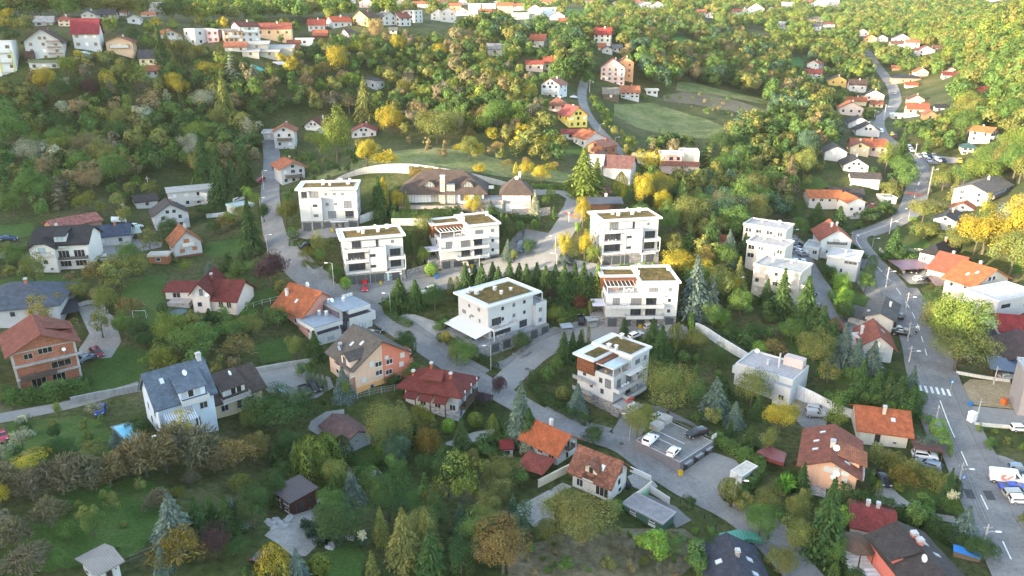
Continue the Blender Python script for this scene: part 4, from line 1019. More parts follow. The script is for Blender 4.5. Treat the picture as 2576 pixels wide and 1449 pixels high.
A_("lawn",[(640,870),(720,850),(740,900),(660,915)],"lawn",0.05,lb="small lawn behind the yard wall")
A_("lawn",[(20,1060),(200,1045),(260,1060),(290,1115),(300,1150),(150,1140),(40,1180),(0,1150)],"lawn",0.05,notree=False,lb="garden grass left of the pool")
A_("lawn",[(300,1115),(400,1095),(440,1110),(380,1135),(320,1145)],"lawn",0.08,lb="small lawn with white sun loungers by the pool")
A_("lawn",[(100,1260),(350,1200),(430,1230),(420,1310),(340,1400),(120,1440),(20,1430)],"lawn",0.05,notree=False,lb="open grass of the lower left orchard")
A_("lawn",[(820,1380),(890,1360),(920,1400),(905,1460),(800,1460)],"lawn",0.05,lb="round garden lawn beside the spiky grass clump")
A_("lawn",[(870,1140),(940,1120),(1010,1135),(900,1175)],"lawn",0.05,lb="lawn below the small white garage")
A_("lawn",[(1020,1240),(1065,1225),(1070,1280),(1030,1300)],"lawn",0.05,lb="sliver of lawn between the garden trees")
A_("lawn",[(1395,765),(1450,760),(1445,790),(1400,798)],"lawn",0.05,lb="lawn beside the dark red shrub")
A_("lawn",[(1720,965),(1770,950),(1775,990),(1740,1005)],"lawn",0.05,lb="round lawn below the retaining wall")
A_("lawn",[(2262,620),(2330,600),(2350,640),(2300,650),(2270,640)],"lawn",0.05,lb="lawn left of the black roofed house with a fir")
A_("lawn",[(2535,650),(2576,640),(2576,685),(2540,690)],"lawn",0.05,lb="lawn at the right edge of the picture")
A_("lawn",[(2130,720),(2180,745),(2220,770),(2200,780),(2140,760)],"lawn",0.05,lb="grass bank beside the grey roofed bungalow")
A_("lawn",[(1950,790),(1990,780),(2110,880),(2330,985),(2335,1010),(2150,975),(2010,930)],"lawn",0.05,notree=False,lb="grass strip behind the white retaining wall")
A_("lawn",[(1775,765),(1830,800),(1890,855),(1880,870),(1800,820),(1765,800)],"lawn",0.05,notree=False,lb="grass slope above the long white wall")
A_("lawn",[(2260,1100),(2290,1085),(2340,1090),(2360,1130),(2300,1140)],"lawn",0.05,lb="garden beside the orange roofed house")
A_("lawn",[(2190,1240),(2250,1240),(2330,1280),(2390,1250),(2350,1230),(2280,1200)],"lawn",0.05,notree=False,lb="front garden lawn with pampas grass")
A_("meadow",[(790,448),(850,425),(920,400),(1000,380),(1100,372),(1200,385),(1300,415),(1400,430),(1440,440),(1420,462),(1330,452),(1200,436),(1110,430),(1050,420),(960,420),(880,432),(800,455)],"field_pale",0.05,notree=False,lb="pale orchard meadow above the curved retaining wall")
A_("lawn",[(1540,460),(1600,455),(1610,490),(1570,505),(1540,490)],"lawn",0.05,lb="lawn behind the dark timber pavilion")
A_("meadow",[(1545,262),(1640,258),(1780,300),(1850,330),(1800,350),(1700,345),(1600,320),(1545,290)],"field_pale",0.06,lb="rough pale meadow right of the climbing lane")
A_("field",[(1705,205),(1760,212),(1900,245),(1960,262),(1920,262),(1800,238),(1700,228)],"field_pale",0.08,lb="pale green strip field")
A_("field",[(1668,240),(1720,232),(1850,252),(1960,285),(1950,300),(1840,280),(1740,262),(1670,255)],"field_soil",0.08,notree=False,lb="ploughed brown strip field")
A_("field",[(1668,92),(1710,90),(1790,118),(1775,122),(1700,108)],"field_bright",0.1,lb="long bright green field on the slope")
A_("field",[(1645,118),(1700,124),(1705,134),(1650,128)],"field_bright",0.1,lb="short bright green field on the slope")
A_("field",[(1953,150),(2010,143),(2022,155),(2020,172),(1990,168)],"field_bright",0.1,lb="bright green field near the white double house")
A_("field",[(1895,165),(1945,178),(1950,192),(1905,182)],"field_bright",0.1,lb="small bright green field among the trees")
A_("field",[(1410,22),(1490,25),(1475,45),(1415,40)],"field_bright",0.1,lb="bright meadow behind the hilltop houses")
A_("field",[(300,8),(375,2),(372,14),(330,14)],"field_bright",0.1,lb="far bright hilltop meadow")
A_("clearing",[(1520,385),(1500,372),(1400,365),(1385,378),(1450,390)],"lawn",0.05,lb="grass below the white orange roofed house")
A_("clearing",[(1980,440),(2060,445),(2090,470),(2040,480),(1990,470)],"lawn",0.05,notree=False,lb="grass slope with vine posts")
A_("clearing",[(2340,430),(2420,415),(2460,425),(2440,470),(2360,470)],"scrub",0.05,notree=False,lb="rough grass beside the upper bend")
A_("scrub",[(1270,1390),(1420,1340),(1560,1330),(1720,1330),(1790,1380),(1700,1460),(1280,1460)],"scrub",0.05,notree=False,lb="dry brown garden ground at the bottom edge")
# the white apartment blocks
APW=(0.43,0.434,0.445);STONE=(0.20,0.195,0.195);GAR=(0.05,0.06,0.068);WOOD=(0.20,0.075,0.04);GLAZ=(0.03,0.035,0.042);BLIND=(0.14,0.15,0.17)
def shell(name,lb,pts,ev,t,dp=None,**k):
 """frame of a block: root, dimensions, height to the roof plate; no geometry yet"""
 H=House();anc,org,yaw,w,d=frame(pts,t,dp);H.org=Vector(org)
 H.h=z_at(Vector((anc.x,anc.y,org.z)),ev)-org.z;H.w,H.d,H.yaw,H.lod=w,d,yaw,0
 H.root=tag(empty(name,H.org,yaw),lb,"apartment block" if 'cat' not in k else k['cat'],k.get('group'))
 c,s=math.cos(yaw),math.sin(yaw);o=H.org
 H.world=lambda x,y,z=0:Vector((o.x+x*c-y*s,o.y+x*s+y*c,o.z+z))
 cor=[H.world(0,0),H.world(w,0),H.world(w,d),H.world(0,d)]
 H.zb=min(-0.5,min(float(ground(p.x,p.y))for p in cor)-H.org.z-0.6)
 FOOT.append([(p.x,p.y)for p in cor])
 sil=[prj(p.x,p.y,p.z+dz)for p in cor for dz in(0.0,H.h+0.6)];SIL.append((sil,max(q[2]for q in sil)))
 H.rz=lambda x,y:H.h+0.3
 return H
def part(H,name,boxes,mat="plaster",col=APW,parent=None,lb=None):
 m=MB()
 for b in boxes:m.box(*b)
 o=m.obj(name,mat,parent or H.root,col)
 if lb:o["label"]=lb
 return o
def pane(H,face,x,z,w,h,pos,kind='plain',fc=DF,pc=GLAZ,name="window"):return win(H,face,0,z,w,h,kind,fc,pc,name,pos=pos)
def rail(H,x0,x1,y0,y1,z,col=(0.35,0.36,0.37),name="railing",h=0.45):
 """thin handrail loop on a parapet: front x0..x1 at y0 and both returns to y1"""
 m=MB();P=[(x0,y1,z+h),(x0,y0,z+h),(x1,y0,z+h),(x1,y1,z+h)];m.tube(P,0.03,4)
 for p in P:m.tube([(p[0],p[1],z),p],0.025,4)
 n=max(2,int((x1-x0)/1.4))
 for i in range(1,n):m.tube([(x0+(x1-x0)*i/n,y0,z),(x0+(x1-x0)*i/n,y0,z+h)],0.02,4)
 return m.obj(name,"metal",H.root,col)
def rty(H,x0,x1,y0,y1,z,sed,up=0.18,th=0.32,name="roof"):
 r=part(H,name,[(x0,x1,y0,y1,z+0.003,z+th),(x0,x1,y0,y0+0.25,z+th+0.002,z+th+up),(x0,x1,y1-0.25,y1,z+th+0.002,z+th+up),(x0,x0+0.25,y0+0.25,y1-0.25,z+th+0.002,z+th+up),(x1-0.25,x1,y0+0.25,y1-0.25,z+th+0.002,z+th+up)],"paint",(0.54,0.55,0.56))
 if sed:
  a,b,c,d=sed;m=MB()
  rr=random.Random(int(x1*10));nx,ny=26,18;V=[];F=[]
  for j in range(ny+1):
   for i in range(nx+1):V.append((a+(b-a)*i/nx,c+(d-c)*j/ny,z+th+0.06+rr.uniform(0,0.09)))
  for j in range(ny):
   for i in range(nx):k=j*(nx+1)+i;F.append((k,k+1,k+nx+2,k+nx+1))
  m.add(V,F);m.obj("sedum_bed","sedum",r,(1,1,1))
  e=MB();q=0.14
  for bx in((a-q,b+q,c-q,c),(a-q,b+q,d,d+q),(a-q,a,c,d),(b,b+q,c,d)):e.box(bx[0],bx[1],bx[2],bx[3],z+th+0.002,z+th+0.2)
  e.obj("gravel_stop","metal",r,(0.5,0.52,0.54))
 return r
def stack(H,x,y,z,s=0.7,h=1.1,roof=None):
 m=MB();m.box(x-s/2,x+s/2,y-s/2,y+s/2,z,z+h);o=m.obj("chimney","plaster",roof,APW)
 k=MB();k.box(x-s*0.35,x+s*0.35,y-s*0.35,y+s*0.35,z+h+0.002,z+h+0.25);k.box(x-s*0.62,x+s*0.62,y-s*0.62,y+s*0.62,z+h+0.25,z+h+0.36)
 k.obj("chimney_cap","paint",roof,(0.7,0.7,0.7));return o
def fnt(H,spots,z):
 """small terrace sets: table and chairs seen as low pale and dark pieces"""
 for(x,y,c)in spots:
  m=MB();m.box(x-0.5,x+0.5,y-0.35,y+0.35,z+0.66,z+0.72)
  for a in(-0.42,0.42):
   for b in(-0.28,0.28):m.box(x+a-0.03,x+a+0.03,y+b-0.03,y+b+0.03,z+0.01,z+0.66)
  p=H.world(0,0);o=m.obj("garden_table","plastic",None,c);o.location=H.org;o.rotation_euler=(0,0,H.yaw)
  tag(o,None,"table","tables on the apartment terraces");TABLES.append((o,H))
  for sx in(-0.85,0.85):
   k=MB();k.box(x+sx-0.24,x+sx+0.24,y-0.24,y+0.24,z+0.4,z+0.46);bx=x+sx+(0.2 if sx>0 else-0.24);k.box(bx,bx+0.05,y-0.24,y+0.24,z+0.46,z+0.9)
   for a in(-0.2,0.2):
    for b in(-0.2,0.2):k.box(x+sx+a-0.02,x+sx+a+0.02,y+b-0.02,y+b+0.02,z+0.01,z+0.4)
   o=k.obj("garden_chair","plastic",None,c);o.location=H.org;o.rotation_euler=(0,0,H.yaw);tag(o,None,"chair","chairs on the apartment terraces");TABLES.append((o,H))
TABLES=[]
def grg(H,xs,y,f,w=2.3,face='F',hh=None):
 for x in xs:pane(H,face,x,(hh or f)*0.44,w,(hh or f)*0.8,(x,y)if face=='F' else(y,x),'garage',DF,GAR,"garage_door")
def block_balconied(lb,pts,ev,t,n_gar=5,dp=None,gl=1.0,lit=False):
 """B and E: projecting left loggias, terrace on top, balconies at the right"""
 H=shell("apartment_block",lb,pts,ev,t,dp);w,d,f=H.w,H.d,H.h/4;q=1.7
 part(H,"stone_base",[(0,w,0,d,H.zb,f-0.002)],"stone",STONE)
 part(H,"wall",[(0.0,w,q,d,f,4*f)])
 c0,c1=0.40*w,0.69*w
 part(H,"loggia_block",[(c0,c1,0.0,q-0.003,f,3*f),(0.0,c0-0.003,0.0,q-0.003,f,f+0.15),(0.0,c0-0.003,0.0,q-0.003,2*f-0.12,2*f+0.12),(0.0,c0-0.003,0,q-0.003,3*f-0.15,3*f),(0.0,c0-0.003,0.0,0.15,2*f+0.123,2*f+0.75),(0.0,0.15,0.153,q-0.003,2*f+0.123,2*f+0.75),(0.0,c0-0.003,0.0,0.15,f+0.153,f+0.5),(0,0.22,0,0.22,f+0.5,2*f-0.123),(0,0.22,0,0.22,2*f+0.753,3*f-0.153),(0.0,c1,0.0,0.15,3*f+0.003,3*f+0.8),(0.0,0.15,0.153,q-0.003,3*f+0.003,3*f+0.8),(c1-0.15,c1,0.153,q-0.003,3*f+0.003,3*f+0.8)])
 part(H,"terrace_floor",[(0.153,c1-0.153,0.153,q-0.003,3*f+0.004,3*f+0.05)],"pavers",(0.33,0.33,0.34))
 b0=0.73*w
 part(H,"balcony",[(b0,w+0.25,0.0,q-0.003,2*f-0.12,2*f+0.1),(b0,w+0.25,0.0,0.14,2*f+0.103,2*f+0.8),(b0,b0+0.14,0.143,q-0.003,2*f+0.103,2*f+0.8),(w+0.11,w+0.25,0.143,q-0.003,2*f+0.103,2*f+0.8),(b0,w+0.25,0.0,q-0.003,f+0.003,f+0.12),(w+0.05,w+0.25,0.0,0.2,f+0.123,2*f-0.123)])
 rail(H,0.05,c1-0.05,0.08,q-0.1,3*f+0.8,h=0.3);rail(H,b0+0.05,w+0.2,0.08,q-0.1,2*f+0.8,h=0.3);rail(H,b0+0.05,w,0.08,q-0.1,f+0.12,h=0.85);rail(H,0.1,c0-0.1,0.08,q-0.1,2*f+0.75,h=0.3)
 for z in(1,2):
  pane(H,'F',0,z*f+f*0.48,0.28*w,f*0.72,(0.20*w,q));pane(H,'F',0,z*f+f*0.55,1.35,0.8,(c0+0.95,0.0))
  pane(H,'F',0,z*f+f*0.48,0.18*w,f*0.72,(0.86*w,q))
 pane(H,'F',0,3*f+f*0.46,0.15*w,f*0.74,(0.215*w,q),'plain',DF,BLIND if lit else GLAZ);pane(H,'F',0,3*f+f*0.44,0.7,f*0.75,(0.56*w,q));pane(H,'F',0,3*f+f*0.52,0.7,0.75,(0.82*w,q),'shutter',DF,BLIND)
 grg(H,[w*(0.09+0.155*i)for i in range(n_gar-1)]+[0.84*w],0.0,f)
 pane(H,'F',0,f*0.42,0.8,f*0.78,(0.70*w,0.0),'plain',DF,(0.35,0.55,0.6),"entrance_door")
 part(H,"entrance_canopy",[(0.66*w,0.93*w,-0.7,-0.003,f*0.86,f*0.92)],"paint",(0.5,0.51,0.53))
 part(H,"drainpipe",[(c0-0.12,c0-0.02,-0.1,-0.003,0.0,3*f+0.5)],"metal",(0.5,0.5,0.52))
 for fx in(0.3,0.55,0.8):
  for z in(1,2,3):pane(H,'L',0,z*f+f*0.55,0.8,0.9,(0.0,d*fx))
 r=rty(H,-0.9,w+0.7,q-1.0,d+0.7,4*f,(0.7,w-0.3,q+0.2,d-2.4));zt=4*f+0.3
 for x,y in((0.30,0.62),(0.36,0.45),(0.62,0.5),(0.80,0.72)):stack(H,x*w,y*d,zt,0.75,1.0 if y>0.5 else 0.6,r)
 dish(r,(0.6*w,0.8*d,zt),0.55,0.3)
 fnt(H,[(0.1*w,0.9,(0.5,0.5,0.5)),(0.36*w,0.9,(0.12,0.17,0.24)),(0.5*w,0.9,(0.12,0.17,0.24))],3*f+0.05)
 fnt(H,[(0.18*w,0.9,(0.6,0.6,0.6))],2*f+0.13);return H
B_=block_balconied("white four-storey apartment block with a red car parked before its stone garages",[(873,718),(1021,703)],609,'F',dp=11.5)
E_=block_balconied("sunlit white apartment block right of the villa gate, yellow trees at its corner",[(1494,648),(1514,668),(1656,658)],561,'L',n_gar=4,lit=True,dp=11.5)
def block_plain(lb,pts,ev):
 """A: plain front, projecting left block with a terrace, balconies at the right"""
 H=shell("apartment_block",lb,pts,ev,'R');w,d,f=H.w,H.d,H.h/4;d=H.d=11.0;q=1.5
 part(H,"stone_base",[(0,w,0,d,H.zb,f-0.002)],"stone",STONE)
 part(H,"wall",[(0.0,w,q,d,f,4*f),(0.0,0.385*w,0,q-0.003,f,3*f),(0,0.385*w,0,0.14,3*f+0.003,3*f+0.7),(0.385*w-0.14,0.385*w,0.143,q-0.003,3*f+0.003,3*f+0.7),(0,0.14,0.143,q-0.003,3*f+0.003,3*f+0.7),(0.0,0.2,0.15,0.35,3*f+0.7,4*f-0.003)])
 part(H,"balcony",[(0.68*w,w,0.0,q-0.003,2*f-0.12,2*f+0.1),(0.68*w,w,0,0.14,2*f+0.103,2*f+0.55),(0.68*w,0.68*w+0.14,0.143,q-0.003,2*f+0.103,2*f+0.55),(w-0.14,w,0.143,q-0.003,2*f+0.103,2*f+0.55),(0.40*w,w,0,q-0.003,f+0.003,f+0.15),(w-0.2,w,0,0.2,f+0.153,2*f-0.123),(0.68*w,0.68*w+0.2,0.0,0.2,f+0.153,2*f-0.123)])
 rail(H,0.7*w,w-0.1,0.08,q-0.1,2*f+0.55,h=0.4);rail(H,0.42*w,w-0.1,0.08,q-0.1,f+0.15,h=0.85);rail(H,0.05,0.37*w,0.08,q-0.1,3*f+0.7,h=0.3)
 pane(H,'F',0,3*f+f*0.44,0.1*w,f*0.72,(0.08*w,q));pane(H,'F',0,3*f+f*0.46,0.14*w,f*0.6,(0.26*w,q),'shutter',DF,BLIND)
 for x in(0.46,0.61,0.75):pane(H,'F',0,3*f+f*0.5,0.75,0.85,(x*w,q),'shutter',DF,BLIND)
 for x in(0.47,0.62):pane(H,'F',0,2*f+f*0.5,0.75,0.85,(x*w,q),'shutter',DF,BLIND)
 pane(H,'F',0,2*f+f*0.45,0.14*w,f*0.7,(0.83*w,q),'plain',DF,BLIND);pane(H,'F',0,f+f*0.45,0.14*w,f*0.7,(0.54*w,q),'shutter',DF,BLIND);pane(H,'F',0,f+f*0.45,0.15*w,f*0.7,(0.85*w,q))
 for z in(1,2):pane(H,'F',0,z*f+f*0.52,1.3,0.85,(0.27*w,0.0),'plain',DF,GLAZ if z==2 else BLIND)
 grg(H,[w*x for x in(0.1,0.275,0.455,0.91)],0.0,f,2.2)
 for x in(0.62,0.73):pane(H,'F',0,f*0.42,0.8,f*0.75,(x*w,0.0),'plain',DF,(0.06,0.065,0.07),"entrance_door")
 part(H,"entrance_canopy",[(0.52*w,0.83*w,-0.8,-0.003,f*0.88,f*0.94)],"paint",(0.5,0.51,0.53))
 part(H,"drainpipe",[(0.19*w,0.19*w+0.1,-0.1,-0.003,0.0,2.8*f)],"metal",(0.55,0.55,0.57))
 for y in(0.3,0.5,0.7):
  for z in(1,2,3):pane(H,'R',0,z*f+f*0.55,0.7,0.9,(w,d*y),'shutter',DF,BLIND)
 r=rty(H,-0.9,w+0.5,0.0,d+0.6,4*f,(0.8,w-0.6,1.7,d-2.6));zt=4*f+0.3
 for x,y,s,h in((0.39,0.5,0.8,1.2),(0.52,0.4,0.6,0.5),(0.83,0.55,1.0,0.8),(0.86,0.66,0.6,1.1)):stack(H,x*w,y*d,zt,s,h,r)
 dish(r,(0.68*w,0.75*d,zt),0.6,0.2);return H
A__=block_plain("leftmost white apartment block, plain front with small square windows over dark garages",[(760,582),(902,578),(913,546)],477)
def bwd(lb,pts,ev,t,dp=None,gar=(0.09,0.28),side_terrace=True,pergola='white',awn=True):
 """C, F and G: tall right-hand block, roof terrace under a pergola, wood-clad box behind it"""
 H=shell("apartment_block",lb,pts,ev,t,dp);w,d,f=H.w,H.d,H.h/4;k=0.47*w
 part(H,"stone_base",[(0,w,0,d,H.zb,f-0.002)]+([(-3.4,-0.003,0.6,d*0.75,H.zb,f-0.01)]if side_terrace else[]),"stone",STONE)
 part(H,"wall",[(k,w,0,d,f,4*f+0.35),(0,k-0.003,0.0,d,f,3*f),(0.0,k-0.003,0.0,0.14,3*f+0.003,3*f+0.5),(0,0.14,0.143,d*0.5,3*f+0.003,3*f+0.5)])
 part(H,"terrace_floor",[(0.143,k-0.005,0.143,d*0.5,3*f+0.004,3*f+0.05)],"pavers",(0.40,0.41,0.43))
 part(H,"wood_clad_box",[(-0.35,k-0.004,d*0.52,d+0.003,3*f-0.9,4*f-0.1)],"planks",WOOD)
 part(H,"fascia",[(0.2,k-0.005,d*0.35,d*0.52-0.004,4*f-0.55,4*f-0.105)],"planks",WOOD)
 pane(H,'F',0,3*f+f*0.42,k*0.8,f*0.72,(k*0.5,d*0.52))
 pc=(0.52,0.52,0.51);P=MB()
 for x in(0.15,k*0.5,k-0.25):P.box(x,x+0.14,0.35,0.49,3*f+0.05,4*f-0.7)
 P.box(0.1,k-0.1,0.3,0.5,4*f-0.7,4*f-0.5);P.box(0.1,0.25,0.5,d*0.5,4*f-0.7,4*f-0.5)
 pg=P.obj("pergola","paint",H.root,pc);n=9;R=MB()
 for i in range(n):R.box(0.1+(k-0.3)*i/(n-1)-0.04,0.1+(k-0.3)*i/(n-1)+0.04,0.3,d*0.36,4*f-0.497,4*f-0.4)
 R.obj("pergola_slats","paint",pg,pc)
 if pergola=='glass':MB().box(0.1,k-0.15,0.2,d*0.34,4*f-0.38,4*f-0.35).obj("pergola_glazing","glass",pg,(0.25,0.33,0.36))
 part(H,"balcony",[(-0.15,0.80*w,-1.6,-0.003,2*f-0.15,2*f+0.06),(-0.15,0.80*w,-1.6,-1.46,2*f+0.063,2*f+0.75),(-0.15,-0.01,-1.457,-0.003,2*f+0.063,2*f+0.75),(0.80*w-0.14,0.80*w,-1.457,-0.003,2*f+0.063,2*f+0.75)])
 part(H,"balcony",[(0.26*w,0.80*w,-1.6,-0.003,f-0.15,f+0.06),(0.26*w,0.80*w,-1.6,-1.46,f+0.063,f+0.75),(0.26*w,0.26*w+0.14,-1.457,-0.003,f+0.063,f+0.75),(0.80*w-0.14,0.80*w,-1.457,-0.003,f+0.063,f+0.75)])
 rail(H,-0.08,0.80*w-0.07,-1.53,-0.1,2*f+0.75,h=0.3);rail(H,0.27*w,0.80*w-0.07,-1.53,-0.1,f+0.75,h=0.3);rail(H,0.08,k-0.2,0.08,d*0.4,3*f+0.5,h=0.45)
 for z in(1,2):
  for x,ww in((0.42,0.15),(0.63,0.15)):pane(H,'F',0,z*f+f*0.45,ww*w,f*0.74,(x*w,0.0),'plain',DF,BLIND if(x<0.5 and z==2)else GLAZ)
  part(H,"balcony_screen",[(0.535*w,0.535*w+0.1,-1.3,-0.004,z*f+0.065,z*f+f*0.72)])
  pane(H,'F',0,z*f+f*0.5,0.85,0.95,(0.885*w,0.0))
 pane(H,'F',0,2*f+f*0.45,0.1*w,f*0.7,(0.14*w,0.0),'shutter',DF,BLIND)
 pane(H,'F',0,3*f+f*0.5,0.13*w,f*0.38,(0.655*w,0.0),'plain',DF,BLIND);pane(H,'F',0,3*f+f*0.52,0.85,0.95,(0.885*w,0.0),'shutter',DF,BLIND)
 if awn:part(H,"glass_canopy",[(0.30*w,0.80*w,-1.45,-0.003,3*f-0.14,3*f-0.08)],"glass",(0.55,0.55,0.52))
 grg(H,[w*x for x in gar],0.0,f,2.3);grg(H,[0.91*w]if len(gar)>1 else[],0.0,f,2.2)
 for x in(0.5,0.68):pane(H,'F',0,f*0.42,0.12*w,f*0.7,(x*w,0.0),'garage',DF,(0.035,0.038,0.042),"garage_door")
 for y,z in((0.8,2),(0.6,1.2),(0.35,2),(0.3,1.1)):pane(H,'L',0,z*f+f*0.5,0.9,1.2 if y<0.5 else 0.8,(0.0,d*y),'plain',DF,(0.05,0.055,0.06))
 pane(H,'L',0,f*2.45,1.6,f*0.75,(0.0,d*0.15),'shutter',DF,BLIND)
 if side_terrace:rail(H,-3.3,-0.1,0.7,d*0.72,f,h=0.9);part(H,"terrace_awning",[(-3.2,-0.003,1.0,d*0.5,2*f-0.35,2*f-0.28)],"fabric",(0.52,0.51,0.58))
 r=rty(H,-0.9,k-0.005,d*0.5,d+0.9,4*f-0.1,(0.3,k-0.4,d*0.55,d-1.3));r2=rty(H,k-0.3,w+0.5,-0.4,d+0.9,4*f+0.35,(k+0.4,w-0.5,0.5,d-1.3))
 zt=4*f+0.65
 for x,y,s,h in((k+0.0,d*0.62,0.8,1.2),(k+0.3,d*0.44,0.6,0.9),(w-0.7,d*0.72,0.7,1.0)):stack(H,x,y,zt if x>k else zt-0.45,s,h,r2)
 dish(r2,(k+1.6,d*0.92,zt),0.5,0.3)
 fnt(H,[(k*0.3,d*0.28,(0.35,0.2,0.12)),(k*0.72,d*0.22,(0.65,0.65,0.65))],3*f+0.06);fnt(H,[(0.25*w,-0.75,(0.65,0.65,0.65))],2*f+0.07);return H
C_=bwd("white and wood-clad apartment block standing directly below the villa hedge",[(1110,679),(1256,662)],581,'F',dp=12.0)
F_=bwd("white and wood-clad apartment block at the dead-end street's end, with a side awning",[(1522,823),(1699,821)],717,'F',dp=12.5,gar=(0.1,0.3))
G_=bwd("nearest white apartment block, wood-clad corner box and glass pergola, beside the long curved hedge",[(1440,1008),(1540,1041),(1626,990)],926,'L',gar=(),pergola='glass',side_terrace=False)
_h=G_.h/4
part(G_,"garage_terrace",[(-0.5,4.6,-5.2,-0.003,G_.zb-1.5,_h-0.5)],"stone",STONE);part(G_,"terrace_floor",[(-0.45,4.55,-5.15,-0.05,_h-0.498,_h-0.45)],"pavers",(0.42,0.42,0.43))
rail(G_,-0.4,4.5,-5.1,-0.2,_h-0.45,(0.12,0.12,0.13),h=0.8)
for y in(-3.9,-1.5):pane(G_,'R',0,0.15,1.9,_h*0.8,(4.6,y),'garage',DF,GAR,"garage_door")
pane(G_,'L',0,0.4,0.9,1.7,(-0.5,-2.5),'garage',DF,GAR,"cellar_door")
for yy in(0.62,0.9):
 for z in(1,2):part(G_,"side_balcony",[(-1.3,-0.003,G_.d*yy-1.2,G_.d*yy+1.4,z*_h+0.1,z*_h+0.2),(-1.3,-1.24,G_.d*yy-1.2,G_.d*yy+1.4,z*_h+0.205,z*_h+1.0)],"metal",(0.45,0.46,0.48))
fnt(G_,[(1.6,-3.6,(0.7,0.7,0.7)),(3.4,-2.0,(0.5,0.06,0.05))],_h-0.44)
def block_awning(lb,pts,ev):
 """D: corner view, white slab with a large terrace awning"""
 H=shell("apartment_block",lb,pts,ev,'L');w,d,f=H.w,H.d,H.h/4
 part(H,"stone_base",[(-4.6,w,-2.2,d,H.zb-1.5,f-0.002)],"stone",STONE)
 part(H,"wall",[(0,w*0.80,0,d,f,4*f),(w*0.80+0.003,w,-1.2,d*0.9,f,3*f),(w*0.80+0.003,w,-1.2,-1.06,3*f+0.003,3*f+0.6),(w-0.14,w,-1.057,d*0.9,3*f+0.003,3*f+0.6)])
 part(H,"terrace_floor",[(w*0.80+0.01,w-0.143,-1.05,d*0.9,3*f+0.004,3*f+0.05),(-4.5,w*0.78,-2.1,-0.01,f-0.001,f+0.04),(-4.5,-0.01,-0.005,d-0.1,f-0.001,f+0.04)],"pavers",(0.33,0.33,0.35))
 part(H,"balcony",[(0,w*0.42,-2.2,-0.003,2*f-0.15,2*f+0.06),(0,w*0.42,-2.2,-2.08,2*f+0.063,2*f+0.5),(0.0,0.12,-2.077,-0.003,2*f+0.063,2*f+0.5),(w*0.42-0.12,w*0.42,-2.077,-0.003,2*f+0.063,2*f+0.5),(0.0,0.25,-2.2,-1.95,f+0.05,2*f-0.153)])
 rail(H,0.05,w*0.42-0.05,-2.14,-0.1,2*f+0.5,h=0.5);rail(H,0.0,w*0.78,-2.1,-0.1,f+0.04,h=0.9);rail(H,w*0.81,w-0.07,-1.1,d*0.5,3*f+0.6,h=0.35)
 m=MB();m.slab([(-5.0,-1.5,2*f-0.75),(-0.02,-1.5,2*f+0.15),(-0.02,d*0.95,2*f+0.15),(-5.0,d*0.95,2*f-0.75)],0.06);aw=m.obj("awning","fabric",H.root,(0.54,0.54,0.53))
 m=MB();n=12
 for i in range(n+1):y=-1.5+(d*0.95+1.5)*i/n;m.tube([(-5.0,y,2*f-0.8),(-0.05,y,2*f+0.08)],0.03,4)
 for y in(-1.4,d*0.3,d*0.6,d*0.93):m.tube([(-4.9,y,f),(-4.9,y,2*f-0.8)],0.05,6)
 m.obj("awning_frame","metal",aw,(0.3,0.3,0.31));rail(H,-4.5,-4.4,-1.9,d*0.9,f+0.04,h=0.8)
 for y,z,a,b in((0.30,3.35,0.9,0.9),(0.62,3.3,0.7,0.8),(0.80,2.5,1.4,0.9),(0.52,2.45,1.3,0.45),(0.60,2.25,0.5,0.7),(0.28,2.3,0.6,0.9)):pane(H,'L',0,z*f+0.2,a,b,(0.0,d*y),'shutter' if a>0.8 else 'plain',DF,BLIND)
 for i,x in enumerate((0.25,0.45,0.64)):
  for z in(2,3):pane(H,'F',0,z*f+f*0.52,0.75,0.95,(x*w,0.0),'plain',DF,BLIND if i%2 else GLAZ)
 pane(H,'F',0,2*f+f*0.45,0.16*w,f*0.72,(0.14*w,0.0));pane(H,'F',0,f+f*0.45,0.34*w,f*0.74,(0.22*w,0.0));pane(H,'F',0,f+f*0.45,0.14*w,f*0.7,(0.62*w,0.0))
 for z in(1,2):pane(H,'F',0,z*f+f*0.5,1.0,1.0,(0.88*w,-1.2),'shutter',DF,BLIND)
 grg(H,[w*x for x in(0.02,0.22,0.72,0.92)],-2.2,f,2.3)
 part(H,"drainpipe",[(w*0.93,w*0.93+0.1,-1.3,-1.203,0.0,3*f)],"metal",(0.5,0.5,0.52))
 r=rty(H,-0.9,w*0.80+2.4,-0.6,d+0.9,4*f,(0.9,w*0.80+0.6,0.7,d-1.8));zt=4*f+0.3
 part(H,"roof_post",[(w-0.9,w-0.65,-0.4,-0.15,3*f+0.05,4*f)],"paint",APW);part(H,"roof_post",[(0.2,0.4,d-0.4,d-0.2,4*f-0.6,4*f)],"paint",APW)
 for x,y,s,h in((0.10,0.82,0.6,0.9),(0.16,0.68,0.9,0.8),(0.30,0.80,0.9,0.3),(0.45,0.62,0.7,0.8),(0.42,0.35,0.6,0.7),(0.62,0.4,0.6,0.5)):stack(H,x*w,y*d,zt,s,h,r)
 dish(r,(0.16*w,0.92*d,zt),0.5,0.6)
 fnt(H,[(-2.5,1.5,(0.12,0.12,0.13)),(-2.5,4.0,(0.3,0.2,0.14)),(3.0,-1.1,(0.6,0.6,0.6))],f+0.05);fnt(H,[(1.6,-1.1,(0.3,0.3,0.32)),(3.8,-1.1,(0.6,0.6,0.6))],2*f+0.07);return H
D_=block_awning("white apartment block with a big white awning over its stone side terrace",[(1134,848),(1229,880),(1366,833)],774)
_n={}
